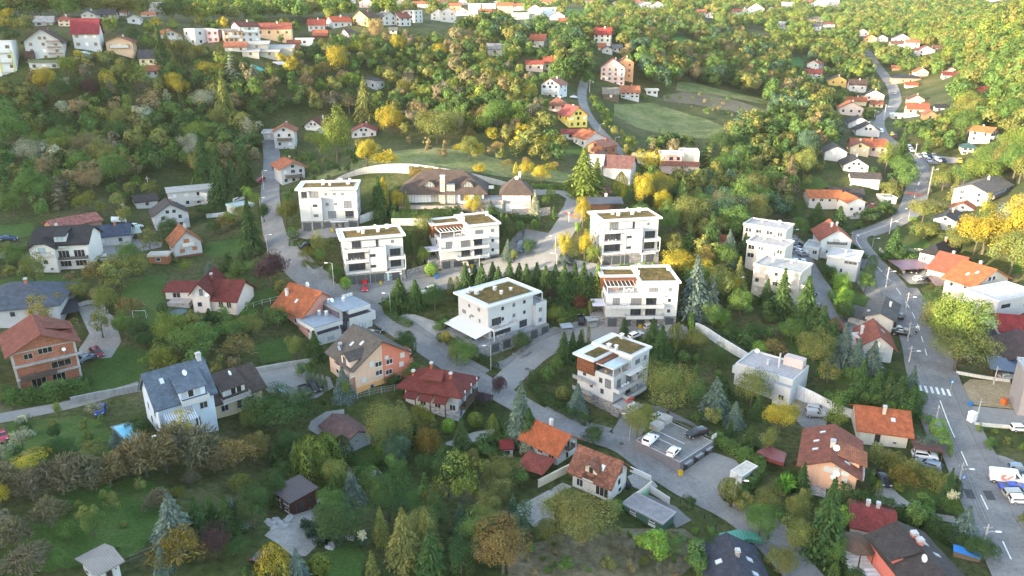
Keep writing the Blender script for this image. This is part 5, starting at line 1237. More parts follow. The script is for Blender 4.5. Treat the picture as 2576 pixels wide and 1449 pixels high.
for o,H in TABLES:
 hl={id(B_.root):"the block with the red car before its garages",id(E_.root):"the sunlit block right of the villa gate",id(C_.root):"the wood-clad block below the villa hedge",id(F_.root):"the wood-clad block on the dead-end street",id(G_.root):"the nearest wood-clad block",id(D_.root):"the block with the big awning"}[id(H.root)]
 lvl="a low terrace" if o.data.vertices[0].co.z<H.h*0.35 else("a middle balcony" if o.data.vertices[0].co.z<H.h*0.7 else "the top terrace")
 o["label"]=f"small {'table' if o['category'] == 'table' else 'chair'} on {lvl} of {hl}";o["group"]=f"{o['category']}s on {lvl} of {hl}"
 # the villa and its gatehouse
V=house("villa","broad villa with dark brown hipped roof and arched dormers behind a clipped hedge",[(1011,512),(1217,512)],488,'F',13.0,'hip',37,1.3,(0.52,0.50,0.56),(0.085,0.062,0.055),'shingle',cat="villa",th=0.3)
w=V.w
for x,k in((0.10,'shutter'),(0.255,'shutter'),(0.42,'plain')):win(V,'F',x,V.h*0.42,2.9,V.h*0.7,k,DF,(0.5,0.5,0.5)if k=='shutter' else(0.3,0.29,0.27))
for x,c in((0.76,(0.06,0.06,0.065)),(0.93,(0.09,0.12,0.07))):win(V,'F',x,V.h*0.45,2.4,V.h*0.5,'plain',DF,c)
part(V,"stone_chimney",[(0.475*w,0.535*w,-0.8,1.0,V.zb,V.h+3.6)],"stone",(0.34,0.28,0.24));part(V,"chimney_cap",[(0.48*w,0.53*w,-0.6,0.8,V.h+3.603,V.h+3.9),(0.485*w,0.525*w,-0.4,0.6,V.h+3.9,V.h+4.5),(0.475*w,0.535*w,-0.7,0.9,V.h+4.5,V.h+4.65)],"paint",(0.65,0.63,0.6))
gb=part(V,"glazed_bay",[(0.55*w,0.65*w,-0.5,2.6,0,V.h+1.9)],"glass",(0.20,0.23,0.24));m=MB()
for i in range(5):x=0.55*w+0.10*w*i/4;m.box(x-0.05,x+0.05,-0.56,-0.503,0,V.h+1.9)
for z in(0.9,1.9,2.9,V.h+0.9,V.h+1.85):m.box(0.55*w,0.65*w,-0.57,-0.503,z,z+0.07)
m.obj("mullions","paint",gb,(0.3,0.3,0.3))
def arch_dormer(H,x,r,rc):
 y0=0.9;z=H.rz(x,y0)-0.2;A=[(x+r*math.cos(a),y0,z+r*math.sin(a)*0.95)for a in np.linspace(0,math.pi,13)]
 d=MB().solid(A,(0,3.2,0)).obj("dormer","paint",H.root,WT);B2=[(x+(r+0.28)*math.cos(a),y0-0.35,z+(r+0.28)*math.sin(a)*0.97)for a in np.linspace(0,math.pi,13)]
 m=MB();Vv=[p for p in A]+[p for p in B2]
 q=MB();ring=[(x+(r+0.3)*math.cos(a),z+(r+0.3)*math.sin(a))for a in np.linspace(0,math.pi,13)];inn=[(x+(r+0.02)*math.cos(a),z+(r+0.02)*math.sin(a))for a in np.linspace(0,math.pi,13)]
 poly=ring+inn[::-1]
 for i in range(12):q.solid([(ring[i][0],y0-0.35,ring[i][1]),(ring[i+1][0],y0-0.35,ring[i+1][1]),(inn[i+1][0],y0-0.35,inn[i+1][1]),(inn[i][0],y0-0.35,inn[i][1])],(0,3.4,0))
 q.obj("dormer_roof","shingle",d,rc);g=[(x+(r-0.15)*math.cos(a),y0-0.03,z+0.08+(r-0.15)*math.sin(a)*0.93)for a in np.linspace(0,math.pi,13)]
 MB().solid(g,(0,0.02,0)).obj("pane","glass",d,(0.12,0.14,0.15));f=MB()
 for xx in(-0.33,0,0.33):f.box(x+xx*2*r*0.8-0.05,x+xx*2*r*0.8+0.05,y0-0.06,y0-0.032,z+0.05,z+r*(0.93 if xx==0 else 0.72))
 f.obj("glazing_bars","paint",d,WT)
for x in(0.335,0.80):arch_dormer(V,x*w,1.65,(0.10,0.075,0.06))
part(V,"terrace_base",[(-0.5,w+0.5,-3.2,-0.004,V.zb-1.2,-0.15)],"stone",(0.30,0.26,0.24));rail(V,0.2,w*0.95,-3.1,-0.4,-0.15,(0.2,0.2,0.2),h=0.7)
GH=house("gatehouse","small square gatehouse with dark pyramid roof right of the villa",[(1264,534),(1334,534)],490,'F',8.5,'hip',42,1.0,(0.52,0.50,0.56),(0.085,0.062,0.055),'shingle',cat="gatehouse",th=0.3)
part(GH,"stone_base",[(-0.12,GH.w+0.12,-0.3,-0.003,GH.zb,GH.h*0.55)],"stone",(0.34,0.29,0.26));win(GH,'F',0.42,GH.h*0.25,GH.w*0.7,GH.h*0.42,'garage',DF,(0.6,0.6,0.59),"garage_door",pos=(GH.w*0.45,-0.3))
win(GH,'F',0.3,GH.h*0.78,1.6,0.9,'shutter',WT,(0.6,0.6,0.58));win(GH,'F',0.7,GH.h*0.78,1.6,0.9,'shutter',WT,(0.6,0.6,0.58));chm(GH,GH.w*0.62,GH.d*0.6,1.6,0.7);dish(GH.roof,(GH.w*0.5,GH.d*0.35,GH.rz(GH.w*.5,GH.d*.35)-0.2),0.6,0.2)
GW=house("garage","low stone-faced garage wing with roof terrace between villa and gatehouse",[(1208,535),(1266,535)],507,'F',7.0,'flat',o=0.0,wall=(0.32,0.28,0.26),wm='stone',rc=(0.3,0.27,0.25),cat="garage",topc=(0.3,0.31,0.34),ppt=0.3)
for x in(0.35,0.8):win(GW,'F',x,GW.h*0.42,2.4,GW.h*0.66,'garage',DF,(0.45,0.47,0.48),"garage_door")
hoop=tag(empty("basketball_hoop",onp(1236,492,GW.world(0,0,GW.h).z)),"white basketball backboard on the garage terrace","basketball hoop");MB().tube([(0,0,-0.3),(0,0,2.4)],0.06).obj("pole","metal",hoop,(0.2,0.2,0.2));MB().box(-0.8,0.8,-0.1,-0.04,2.2,3.2).obj("backboard","paint",hoop,(0.55,0.55,0.55))
PAV=house("pavilion","dark timber pavilion with solar-striped grey roof below the big sunlit spruce",[(1478,540),(1560,538)],515,'F',6.0,'x',18,0.8,(0.10,0.05,0.035),(0.07,0.075,0.09),'seam_metal','planks',cat="pavilion");chm(PAV,PAV.w*0.62,PAV.d*0.6,0.9,0.7,(0.35,0.33,0.32),"stone")
PV2=house("shed","small red-brown tiled shed behind the dark timber pavilion",[(1488,500),(1534,498)],492,'F',4.0,'x',30,0.5,(0.15,0.08,0.05),(0.14,0.07,0.055),'tiles_old','planks',cat="shed")
for q in range(5):part(PV2,"post",[(0.2+q*(PV2.w-0.5)/4,0.35+q*(PV2.w-0.5)/4,-0.45,-0.3,PV2.zb,PV2.h)],"planks",(0.12,0.06,0.04))
wln("retaining_wall","tall curved concrete retaining wall behind the villa, partly covered in red creeper",[(826,472),(850,455),(900,440),(960,434),(1030,436),(1110,444),(1180,452),(1262,466),(1330,478)],[0.4,1.6,2.8,3.2,2.8,2.2,1.5,0.8],0.5,"concrete",(0.40,0.38,0.35),"retaining wall")
wln("retaining_wall","streaked concrete ramp wall between the two upper white blocks",[(905,562),(935,552),(972,540)],[2.2,2.4,2.6],0.4,"concrete",(0.42,0.41,0.39),"retaining wall")
wln("retaining_wall","low concrete wall under the villa hedge",[(985,566),(1060,566),(1108,568)],[2.0,2.0],0.4,"concrete",(0.45,0.44,0.42),"retaining wall")
wln("retaining_wall","long white retaining wall stepping down behind the grey flat-roofed house",[(1748,830),(1765,838),(1800,862),(1845,890),(1900,920)],[2.0,2.4,2.4,2.0],0.35,"concrete",(0.62,0.62,0.61),"retaining wall")
wln("retaining_wall","long white retaining wall above the small marked car park",[(1985,996),(2040,1018),(2100,1040),(2160,1054),(2230,1068)],[3.6,3.2,2.4,1.6,0.8],0.35,"concrete",(0.64,0.65,0.66),"retaining wall")
# houses round about, near ones in detail
ORG,RED,DRED,BRN,DARK,GREY,BLUE=(0.42,0.125,0.055),(0.33,0.075,0.05),(0.16,0.032,0.028),(0.085,0.058,0.05),(0.035,0.037,0.043),(0.19,0.185,0.18),(0.045,0.07,0.12)
RUST=(0.26,0.095,0.06);CRE=(0.55,0.49,0.37);PINK=(0.55,0.39,0.36);LBU=(0.50,0.57,0.64);SLM=(0.66,0.38,0.26)
BLK=(0.03,0.028,0.027)
H=house("brick_house","unfinished bare brick house with rust-red metal roof at the left edge",[(18,957),(51,990),(208,951)],899,'L',12,'y',27,1.1,(0.40,0.155,0.095),(0.27,0.085,0.06),'tiles','brickwork')
f=H.h/3;w=H.w
part(H,"concrete_band",[(-0.06,w+0.06,-0.9,-0.004,f*0.98,f*1.06),(-0.06,w+1.0,-1.1,-0.004,f*1.98,f*2.06),(-0.05,w+0.05,-0.06,-0.004,f*2.9,f*2.98),(-0.05,w+0.05,-0.5,-0.004,0.0,0.35)],"concrete",(0.36,0.345,0.33))
for b in[(-0.05,0.35,-0.05,-0.004,0.36,f*0.97),(-0.05,0.35,-0.05,-0.004,f*1.07,f*1.97),(w-0.35,w+0.05,-0.05,-0.004,0.36,f*0.97),(w-0.35,w+0.05,-0.05,-0.004,f*1.07,f*1.97),(-0.05,0.35,-0.05,-0.004,f*2.07,f*2.89),(w-0.35,w+0.05,-0.05,-0.004,f*2.07,f*2.89)]:part(H,"concrete_post",[b],"concrete",(0.42,0.40,0.38))
part(H,"plinth",[(-0.03,w+0.03,-0.03,-0.003,H.zb,-0.003)],"concrete",(0.3,0.3,0.29))
for x,z,a,b in((0.25,2.55,1.6,1.2),(0.52,2.72,2.6,1.3),(0.72,1.5,3.6,1.5),(0.32,0.5,2.6,1.9),(0.64,0.5,2.4,1.9),(0.63,-0.45,0.9,1.3)):win(H,'F',x,z*f,a,b,'plain',(0.3,0.29,0.28),(0.02,0.018,0.017),"window_opening")
for x in(0.3,0.7):win(H,'L',x,1.5*f,1.4,1.5,'plain',(0.3,0.29,0.28),(0.02,0.018,0.017),"window_opening")
rail(H,0.3*w,0.8*w,-0.85,-0.05,f*1.06,(0.15,0.14,0.13),h=0.8);part(H,"wood_balcony",[(0.05*w,0.62*w,-1.5,-0.91,f*0.99,f*1.05),(0.05*w,0.62*w,-1.5,-1.45,f*1.053,f*1.4)],"planks",(0.12,0.09,0.075))
rf=MB();rf.slab([(w*0.62,4.0,H.rz(w*.62,5)+0.1),(w*0.62,9.0,H.rz(w*.62,5)+0.1),(w+0.4,9.0,H.rz(w,5)+0.9),(w+0.4,4.0,H.rz(w,5)+0.9)][::-1],0.12);rf.obj("dormer_roof","tiles",H.roof,(0.22,0.07,0.05))
part(H,"dormer",[(w*0.7,w+0.2,4.2,8.8,H.h-0.2,H.rz(w,5)+0.8)],"planks",(0.2,0.07,0.05));dish(H.root,(w*0.8,-0.3,f*2.3),0.4,0.2)
H=house("blue_house","pale blue house with slate-blue roof, striped awning and white loggia above the pool",[(345,1062),(410,1105),(547,1060)],1032,'L',None,'x',44,0.7,(0.46,0.55,0.64),(0.10,0.135,0.18),'shingle')
w,h=H.w,H.h
for x,z in((0.30,0.62),(0.72,0.62),(0.4,0.25),(0.75,0.22)):win(H,'L',x,h*z,1.0,1.5)
win(H,'L',0.5,h*1.12,0.9,1.2);win(H,'F',0.80,h*0.64,1.5,1.4);win(H,'F',0.66,h*0.2,1.0,1.9,'plain',WT,BLK,"door");win(H,'F',0.5,h*0.55,1.8,1.2)
d0=MB();y0=-0.3;z0=h+0.1;d0.solid([(w*0.40,y0,z0-0.9),(w*0.40,y0,z0+1.7),(w*0.40,3.0,z0+1.7),(w*0.40,3.0,z0)],(w*0.46,0,0));db=d0.obj("dormer","plaster",H.root,(0.52,0.59,0.66))
MB().slab([(w*0.36,y0-0.5,z0+1.72),(w*0.90,y0-0.5,z0+1.72),(w*0.90,4.4,z0+4.0),(w*0.36,4.4,z0+4.0)],0.15).obj("dormer_roof","shingle",db,(0.10,0.135,0.18))
for x,c in((0.48,(0.35,0.4,0.45)),(0.60,(0.03,0.03,0.03)),(0.72,(0.35,0.4,0.45))):win(H,'F',0,z0+0.75,1.1,1.5,'plain',WT,c,pos=(w*x,y0),parent=db)
blc(H,'F',0.40,0.90,h-0.75,1.3,0.9,WT)
m=MB();n=14;x0,x1=0.06*w,0.60*w
m.slab([(x0,-2.6,h*0.52),(x1,-2.6,h*0.52),(x1,-0.02,h*0.74),(x0,-0.02,h*0.74)],0.05);aw=m.obj("awning","fabric",H.root,(0.52,0.55,0.59));m=MB()
for i in range(n):a=x0+(x1-x0)*(i+0.1)/n;b=x0+(x1-x0)*(i+0.5)/n;m.slab([(a,-2.61,h*0.52+0.02),(b,-2.61,h*0.52+0.02),(b,-0.03,h*0.74+0.02),(a,-0.03,h*0.74+0.02)],0.03)
m.obj("awning_stripes","fabric",aw,(0.20,0.27,0.36));part(H,"porch",[(0.0,0.62*w,-2.4,-0.004,H.zb,h*0.1),(0,0.2,-2.4,-2.2,h*0.1,h*0.5),(0.6*w,0.6*w+0.2,-2.4,-2.2,h*0.1,h*0.5)],"plaster",(0.46,0.55,0.64))
for sx in(0,1):m=MB();m.tube([(-0.5,-0.6,h-0.55),(-0.5,H.d/2,h+H.d/2*0.96+0.1),(-0.5,H.d+0.6,h-0.55)],0.09,4)
m.obj("barge_board","paint",H.roof,WT);chm(H,w*0.97,H.d*0.5,0.9,0.8,WT);skl(H,w*0.22,H.d*0.32);dish(H.roof,(w*0.62,H.d*0.3,H.rz(w*.6,H.d*.3)-0.2),0.6,0.7)
H=house("cream_house","cream house with dark brown roof and balcony dormer right of the blue house",[(508,1020),(544,1054),(662,1010)],1020,'L',9.5,'x',34,0.9,(0.62,0.52,0.36),(0.075,0.058,0.052),'shingle')
w,h=H.w,H.h;win(H,'F',0.2,h*0.45,1.5,1.3);win(H,'F',0.75,h*0.45,1.4,1.2);win(H,'F',0.5,h*0.4,1.0,2.0,'plain',WT,BLK,"door");blc(H,'F',0.14,0.72,h*0.86,1.3,0.9,(0.46,0.42,0.39),kind='boards')
dm=MB();dm.solid([(w*0.2,0.1,h-0.2),(w*0.2,0.1,h+1.9),(w*0.2,3.6,h+1.9),(w*0.2,3.6,h)],(w*0.46,0,0));db=dm.obj("dormer","plaster",H.root,(0.55,0.50,0.42));MB().slab([(w*0.16,-0.5,h+1.9),(w*0.70,-0.5,h+1.9),(w*0.70,5.0,h+3.6),(w*0.16,5.0,h+3.6)],0.15).obj("dormer_roof","shingle",db,(0.075,0.058,0.052))
for x in(0.3,0.42,0.54):win(H,'F',0,h+0.85,1.1,1.7,'plain',WT,BLK if x!=0.3 else(0.4,0.42,0.45),pos=(w*x,0.1),parent=db)
dish(H.roof,(w*0.5,H.d*0.3,H.rz(w*.5,H.d*.3)+0.6),0.55,0.9)
H=house("twin_house","tall twin house, one half beige and the other coral, under a brown shingle roof",[(818,950),(897,992),(1032,945)],934,'L',None,'y',33,0.7,(0.58,0.38,0.28),(0.115,0.10,0.088),'shingle')
w,h,d=H.w,H.h,H.d;rise=w/2*math.tan(math.radians(33))
MB().solid([(w/2,-0.05,H.zb),(w+0.03,-0.05,H.zb),(w+0.03,-0.05,h-0.02),(w/2,-0.05,h+rise-0.04)],(0,0.048,0)).obj("coral_wall","plaster",H.root,(0.55,0.17,0.11));part(H,"coral_side_wall",[(w+0.002,w+0.035,0.0,d,H.zb,h-0.02)],"plaster",(0.55,0.17,0.11))
part(H,"plinth",[(-0.02,w*0.5-0.003,-0.04,-0.003,H.zb,h*0.26)],"plaster",(0.60,0.30,0.12))
for x,z in((0.15,0.46),(0.42,0.56),(0.42,0.90),(0.60,0.46),(0.62,0.86),(0.87,0.95),(0.84,0.60),(0.30,0.98)):win(H,'F',x,h*z,1.7 if x in(0.42,0.6,0.62)else 1.1,1.2,'sill' if x not in(0.15,0.30,0.84,0.87)else 'shutter',(0.49,0.48,0.46),(0.03,0.035,0.045)if x not in(0.15,0.3,0.84,0.87)else(0.49,0.49,0.47),pos=(w*x,-0.06))
for x in(0.28,0.78):win(H,'F',x,h*0.12,1.0,1.0,'sill',WT,(0.05,0.05,0.06),pos=(w*x,-0.06))
MB().slab([(w/2+0.05,-0.8,H.rz(w/2,0)-0.05),(w/2+0.05,d*0.75,H.rz(w/2,0)-0.05),(w+0.9,d*0.75,h-0.38),(w+0.9,-0.8,h-0.38)][::-1],0.1).obj("coral_half_roof","shingle",H.roof,(0.055,0.05,0.05));
r2=MB();r2.solid([(-0.4,d*0.08,h-0.4),(-0.4,d*0.08,h+1.9),(-0.4,d*0.42,h+1.9),(-0.4,d*0.42,h-0.4)],(3.4,0,0));db=r2.obj("dormer","plaster",H.root,(0.62,0.44,0.35))
MB().slab([(-0.9,d*0.05,h+1.7),(3.6,d*0.05,h+1.7),(3.9,d*0.25,h+3.0),(-0.9,d*0.25,h+3.0)],0.15).slab([(-0.9,d*0.25,h+3.0),(3.9,d*0.25,h+3.0),(3.6,d*0.46,h+1.7),(-0.9,d*0.46,h+1.7)],0.15).obj("dormer_roof","shingle",db,(0.08,0.07,0.065))
win(H,'L',0,h+0.8,1.4,1.9,'plain',WT,BLK,pos=(-0.4,d*0.30),parent=db);win(H,'L',0,h+0.9,0.8,1.3,'plain',WT,SHUT,pos=(-0.4,d*0.16),parent=db);blc(H,'L',0.35,1.0,h*0.74,1.2,0.9,(0.5,0.36,0.3));win(H,'L',0.7,h*0.45,1.6,1.6);win(H,'L',0.3,h*0.45,1.2,1.4)
blc(H,'R',0.1,0.6,h*0.45,1.6,0.9,(0.5,0.15,0.1));blc(H,'R',0.1,0.6,h*0.8,1.3,0.9,(0.5,0.15,0.1));skl(H,w*0.25,d*0.6);skl(H,w*0.33,d*0.38);chm(H,w*0.12,d*0.78,0.9,0.6,(0.2,0.2,0.2));dish(H.roof,(w*0.06,d*0.72,H.rz(w*.06,d*.7)),0.6,0.9)
part(H,"air_conditioner",[(w*0.53,w*0.53+0.9,-0.4,-0.06,h*1.02,h*1.02+0.65)],"plastic",(0.46,0.46,0.45))
H=house("orange_roofed_house","house with bright orange tiled roof built against the modern grey-roofed house",[(716,800),(765,832),(858,795)],800,'L',11,'y',36,0.8,(0.55,0.25,0.20),ORG,'tiles')
chm(H,H.w*0.25,H.d*0.85,1.4,0.6,(0.59,0.57,0.55));chm(H,H.w*0.62,H.d*0.6,1.2,0.6,(0.59,0.57,0.55));skl(H,H.w*0.2,H.d*0.45);dish(H.roof,(H.w*0.55,H.d*0.5,H.rz(H.w*.5,H.d*.5)-0.3),0.6,0.6);win(H,'L',0.4,H.h*0.5);win(H,'L',0.75,H.h*0.5)
H=shell("modern_house","modern white and purple-grey house with flat blue-grey metal roofs by the street",[(749,846),(797,870),(936,826)],822,'L',cat='house');w,d,h=H.w,H.d,H.h;PUR=(0.075,0.065,0.09)
part(H,"wall",[(0,w*0.44,0,d,H.zb,h*0.46),(0.4,w*0.44,0.5,d,h*0.46,h*0.78),(w*0.58,w,-0.4,d*0.8,H.zb,h*0.72)],"plaster",(0.47,0.47,0.47));part(H,"purple_wall",[(w*0.44+0.003,w*0.58-0.003,0.6,d,H.zb,h*1.28),(w*0.58,w*0.93,0.8,d*0.9,h*0.72+0.003,h*1.2)],"plaster",PUR);part(H,"pink_side_wall",[(-0.04,-0.003,d*0.45,d,h*0.2,h*0.95)],"plaster",(0.52,0.26,0.22))
part(H,"white_band",[(-0.7,w*0.45,-0.8,d*0.95,h*0.78,h*1.0),(w*0.56,w*0.96,-1.0,d*0.9,h*1.2+0.003,h*1.42),(w*0.58,w+1.0,-0.5,-0.403,h*0.5,h*0.95),(w+0.003,w+1.0,-0.4,d*0.7,h*0.60,h*0.95)],"plaster",(0.48,0.48,0.48))
r=part(H,"roof",[(-0.6,w*0.44,-0.7,d*0.9,h+0.003,h+0.08),(w*0.47,w*0.95,-0.9,d*0.95,h*1.42+0.003,h*1.42+0.08)],"seam_metal",(0.26,0.33,0.40));part(H,"roof_edge",[(-0.72,w*0.45,-0.82,-0.72,h+0.0,h+0.2),(-0.72,-0.62,-0.72,d*0.95,h,h+0.2),(w*0.45,w*0.47,-0.6,d,h+0.003,h*1.42+0.15),(w*0.47,w*0.96,d*0.95,d*0.97,h*1.2,h*1.42+0.4)],"seam_metal",(0.24,0.28,0.31))
H.rz=lambda x,y:h+0.08 if x<w*0.45 else h*1.42+0.08
win(H,'F',0,h*0.62,w*0.38,h*0.26,'plain',DF,PUR,pos=(w*0.23,0.5));win(H,'F',0,h*0.18,2.0,1.2,'shutter',WT,(0.3,0.31,0.32),pos=(w*0.25,0));win(H,'F',0,h*0.42,2.6,1.3,'shutter',DF,(0.45,0.5,0.52),pos=(w*0.78,-0.4));win(H,'F',0,h*0.95,w*0.3,h*0.3,'plain',DF,PUR,pos=(w*0.76,0.8));win(H,'F',0,h*0.9,1.0,1.2,'plain',DF,GLAZ,pos=(w*0.51,0.6));win(H,'F',0,h*0.4,1.0,1.6,'plain',DF,GLAZ,pos=(w*0.51,0.6))
H.roof=r
for x,y in((0.3,0.75),(0.37,0.55),(0.5,0.8),(0.7,0.6)):stack(H,x*w,y*d,H.rz(x*w,0),0.6,0.7,r)
for i in range(3):part(H,"air_conditioner",[(w*0.78+i*1.0,w*0.78+i*1.0+0.8,d*0.86,d*0.93,h*1.42+0.09,h*1.42+0.75)],"plastic",(0.49,0.49,0.48))
dish(r,(w*0.52,d*0.7,h*1.42),0.65,0.5)
H=house("dark_red_roofed_house","house with dark red many-gabled roof on a big lawn beside a trampoline",[(489,786),(531,785)],743,'F',12,'y',48,0.7,(0.57,0.50,0.47),DRED,'tiles')
win(H,'F',0.58,H.h*1.0,1.1,2.0,'plain',WT,(0.12,0.13,0.15));win(H,'F',0.4,H.h*0.4,1.2,1.3);dish(H.root,(H.w*0.95,-0.4,H.h*0.75),0.55,0.2);chm(H,H.w*0.8,H.d*0.5,1.4,0.5,(0.2,0.06,0.05))
W2=house("wing",None,[(531,782),(597,786)],756,'F',9,'x',36,0.8,(0.57,0.50,0.47),DRED,'tiles',into=H);win(W2,'F',0.42,W2.h*0.55,1.3,1.5,'sill',WT,BLK);win(W2,'F',0.72,W2.h*0.55,1.3,1.5,'sill',WT,BLK)
W2=house("wing",None,[(418,752),(488,752)],736,'F',7.5,'x',14,0.6,(0.57,0.50,0.47),(0.19,0.035,0.03),'tiles',into=H);part(W2,"patio",[(1.6,W2.w,-3.2,-0.004,W2.zb-0.4,0.12)],"pavers",(0.42,0.37,0.34));win(W2,'F',0.4,1.0,2.0,1.4,'plain',WT,BLK)
H=house("red_hipped_house","low white house with big dark red hipped roof and stone porch beside the street",[(1022,1036),(1153,1060),(1207,1022)],996,'L',None,'hip',31,1.5,WT,(0.135,0.03,0.026),'shingle',th=0.25)
w,h,d=H.w,H.h,H.d
part(H,"stone_plinth",[(-0.05,w+0.05,-0.05,-0.003,H.zb,h*0.42),(-0.05,-0.003,0.0,d,H.zb,h*0.35)],"stone",(0.40,0.40,0.42));win(H,'L',0.72,h*0.66,2.0,1.2,'plain',(0.2,0.15,0.1),(0.05,0.04,0.035));win(H,'F',0.2,h*0.2,0.9,1.6,'plain',DF,(0.10,0.14,0.19),"door",pos=(w*0.2,-0.06))
part(H,"porch_railing",[(w*0.1,w*1.0,-1.5,-1.4,h*0.44,h*0.66)],"planks",(0.07,0.045,0.035));part(H,"porch_floor",[(w*0.1,w,-1.5,-0.06,h*0.36,h*0.43)],"planks",(0.12,0.09,0.07))
for x in(0.1,0.55,0.97):part(H,"porch_post",[(w*x,w*x+0.22,-1.45,-1.23,h*0.67,h)],"paint",WT)
for x in(0.35,0.75):win(H,'F',x,h*0.68,1.6,1.4,'plain',WT,GLAZ)
for i in range(3):
 y=d*(0.12+0.28*i);m=MB();z=h*0.80;m.slab([(-3.0,y,z-0.5),(-3.0,y+d*0.24,z-0.5),(-0.5,y+d*0.24,z+0.45),(-0.5,y,z+0.45)][::-1],0.12);c=m.obj("porch_roof","shingle",H.root,(0.14,0.032,0.028));part(H,"porch_post",[(-2.8,-2.62,y+0.1,y+0.28,H.zb,z-0.5)],"planks",(0.1,0.06,0.04),c);win(H,'L',0.9-0.28*i,h*0.4,1.4,1.8,'plain',WT,BLK)
ey=MB();ey.slab([(0.2,d*0.30,H.rz(1.2,d/2)+0.55),(0.2,d*0.72,H.rz(1.2,d/2)+0.55),(3.2,d*0.66,H.rz(3.0,d/2)+0.25),(3.2,d*0.36,H.rz(3.0,d/2)+0.25)][::-1],0.15);e=ey.obj("eyebrow_dormer","shingle",H.roof,(0.17,0.036,0.03));part(H,"dormer_slats",[(0.75,0.9,d*0.36,d*0.66,H.rz(0.75,d/2)-0.1,H.rz(1.2,d/2)+0.42)],"planks",(0.13,0.08,0.05),e)
for x,y in((0.25,0.9),(0.5,0.62),(0.3,0.2)):chm(H,w*x,d*y,1.0,0.55,(0.30,0.09,0.06),'brickwork')
H=house("small_white_building","small white outbuilding with mauve-brown tile roof above the clipped globe tree",[(812,1102),(870,1146),(931,1117)],1117,'L',None,'y',24,0.5,(0.42,0.45,0.47),(0.19,0.11,0.10),'tiles');win(H,'F',0.45,H.h*0.75,1.0,0.5,'plain',WT,(0.2,0.22,0.25));part(H,"green_plinth",[(-0.03,H.w+0.03,-0.03,-0.003,H.zb,0.25)],"plaster",(0.05,0.2,0.15))
H=house("white_house","white house with plain bright orange tile roof below the long hedge",[(1318,1132),(1401,1171),(1466,1143)],1145,'L',None,'y',36,0.9,WT,(0.45,0.12,0.05),'tiles')
w,h,d=H.w,H.h,H.d;wins(H,'L',3,1,1.3,1.3,z0=0.2);win(H,'F',0.55,h*1.05,1.0,1.9,'plain',WT,BLK,"balcony_door");win(H,'F',0.82,h*0.85,1.0,1.3,'shutter',WT,SHUT);win(H,'F',0.5,h*0.35,0.9,1.9,'plain',WT,BLK,"door");blc(H,'F',0.36,0.68,h*0.78,1.1,0.9,(0.08,0.05,0.04),kind='boards');chm(H,w*0.6,d*0.55,1.3,0.6,(0.46,0.42,0.38))
H=house("weathered_house","white house with weathered brown-red tiles and a small gabled dormer by the lattice gate",[(1440,1225),(1532,1264),(1590,1229)],1226,'L',None,'y',43,0.9,WT,(0.30,0.125,0.085),'tiles_old')
w,h,d=H.w,H.h,H.d;win(H,'F',0.62,h*1.12,1.3,1.4,'plain',(0.35,0.15,0.08),(0.08,0.05,0.04));win(H,'F',0.55,h*0.62,1.1,1.4,'plain',WT,BLK);win(H,'F',0.62,h*0.15,1.2,1.0);part(H,"air_conditioner",[(w*0.2,w*0.2+0.9,-0.4,-0.004,h*0.65,h*0.65+0.7)],"plastic",(0.44,0.44,0.44));win(H,'L',0.2,h*0.4,1.4,1.6);win(H,'L',0.8,h*0.4,2.6,1.9,'plain',WT,BLK);skl(H,w*0.22,d*0.30)
dm=MB();y=d*0.52;dm.solid([(0.15,y-1.2,h-0.5),(0.15,y-1.2,h+1.7),(0.15,y,h+2.5),(0.15,y+1.2,h+1.7),(0.15,y+1.2,h-0.5)],(2.4,0,0));db=dm.obj("dormer","plaster",H.root,(0.50,0.46,0.40));MB().slab([(-0.7,y-1.7,h+1.5),(-0.7,y,h+2.75),(4.0,y,h+2.75),(2.2,y-1.7,h+1.5)],0.14).slab([(-0.7,y,h+2.75),(-0.7,y+1.7,h+1.5),(2.2,y+1.7,h+1.5),(4.0,y,h+2.75)],0.14).obj("dormer_roof","tiles_old",db,(0.28,0.12,0.08));win(H,'L',0,h+0.7,1.0,2.0,'plain',(0.42,0.38,0.34),BLK,pos=(0.15,y),parent=db);blc(H,'L',0.34,0.62,h-0.45,1.0,0.8,(0.06,0.045,0.04),kind='bars')
H=house("slate_roofed_house","house with plain dark slate-blue roof and roof windows at the bottom edge",[(1794,1530),(1942,1532)],1504,'F',10.5,'y',28,0.6,WT,(0.055,0.062,0.085),'tiles');w,d=H.w,H.d
for x,y in((0.22,0.55),(0.78,0.6),(0.78,0.3)):skl(H,w*x,d*y,0.9,1.1)
chm(H,w*0.53,d*0.55,0.9,0.6,(0.3,0.25,0.23));wins(H,'F',3,1)
lump("canopy","faceted teal-green canopy roof behind the slate roofed house","canopy",[(1800,1394),(1806,1370),(1850,1360),(1895,1366),(1915,1388),(1880,1384),(1820,1398)],2.1,2.3,"seam_metal",(0.05,0.24,0.17))
H=house("salmon_house","salmon pink gabled house with faded red roof and satellite dishes on its wall",[(2010,1217),(2147,1249),(2176,1231)],1204,'R',12.5,'y',25,0.9,SLM,(0.27,0.09,0.06),'tiles');w,h,d=H.w,H.h,H.d
win(H,'F',0.50,h*1.0,2.0,1.2,'shutter',WT,(0.52,0.52,0.50));win(H,'F',0.78,h*0.98,1.5,1.0,'shutter',WT,SHUT);part(H,"stone_terrace",[(0.0,w*0.5,-3.0,-0.004,H.zb-0.5,h*0.1)],"stone",(0.36,0.33,0.31));rail(H,0.2,w*0.48,-2.9,-0.3,h*0.1,WT,h=0.9)
for x,z,r in((0.63,0.98,0.6),(0.58,0.82,0.5)):dish(H.root,(w*x,-0.35,h*z-1.0),r,0.1)
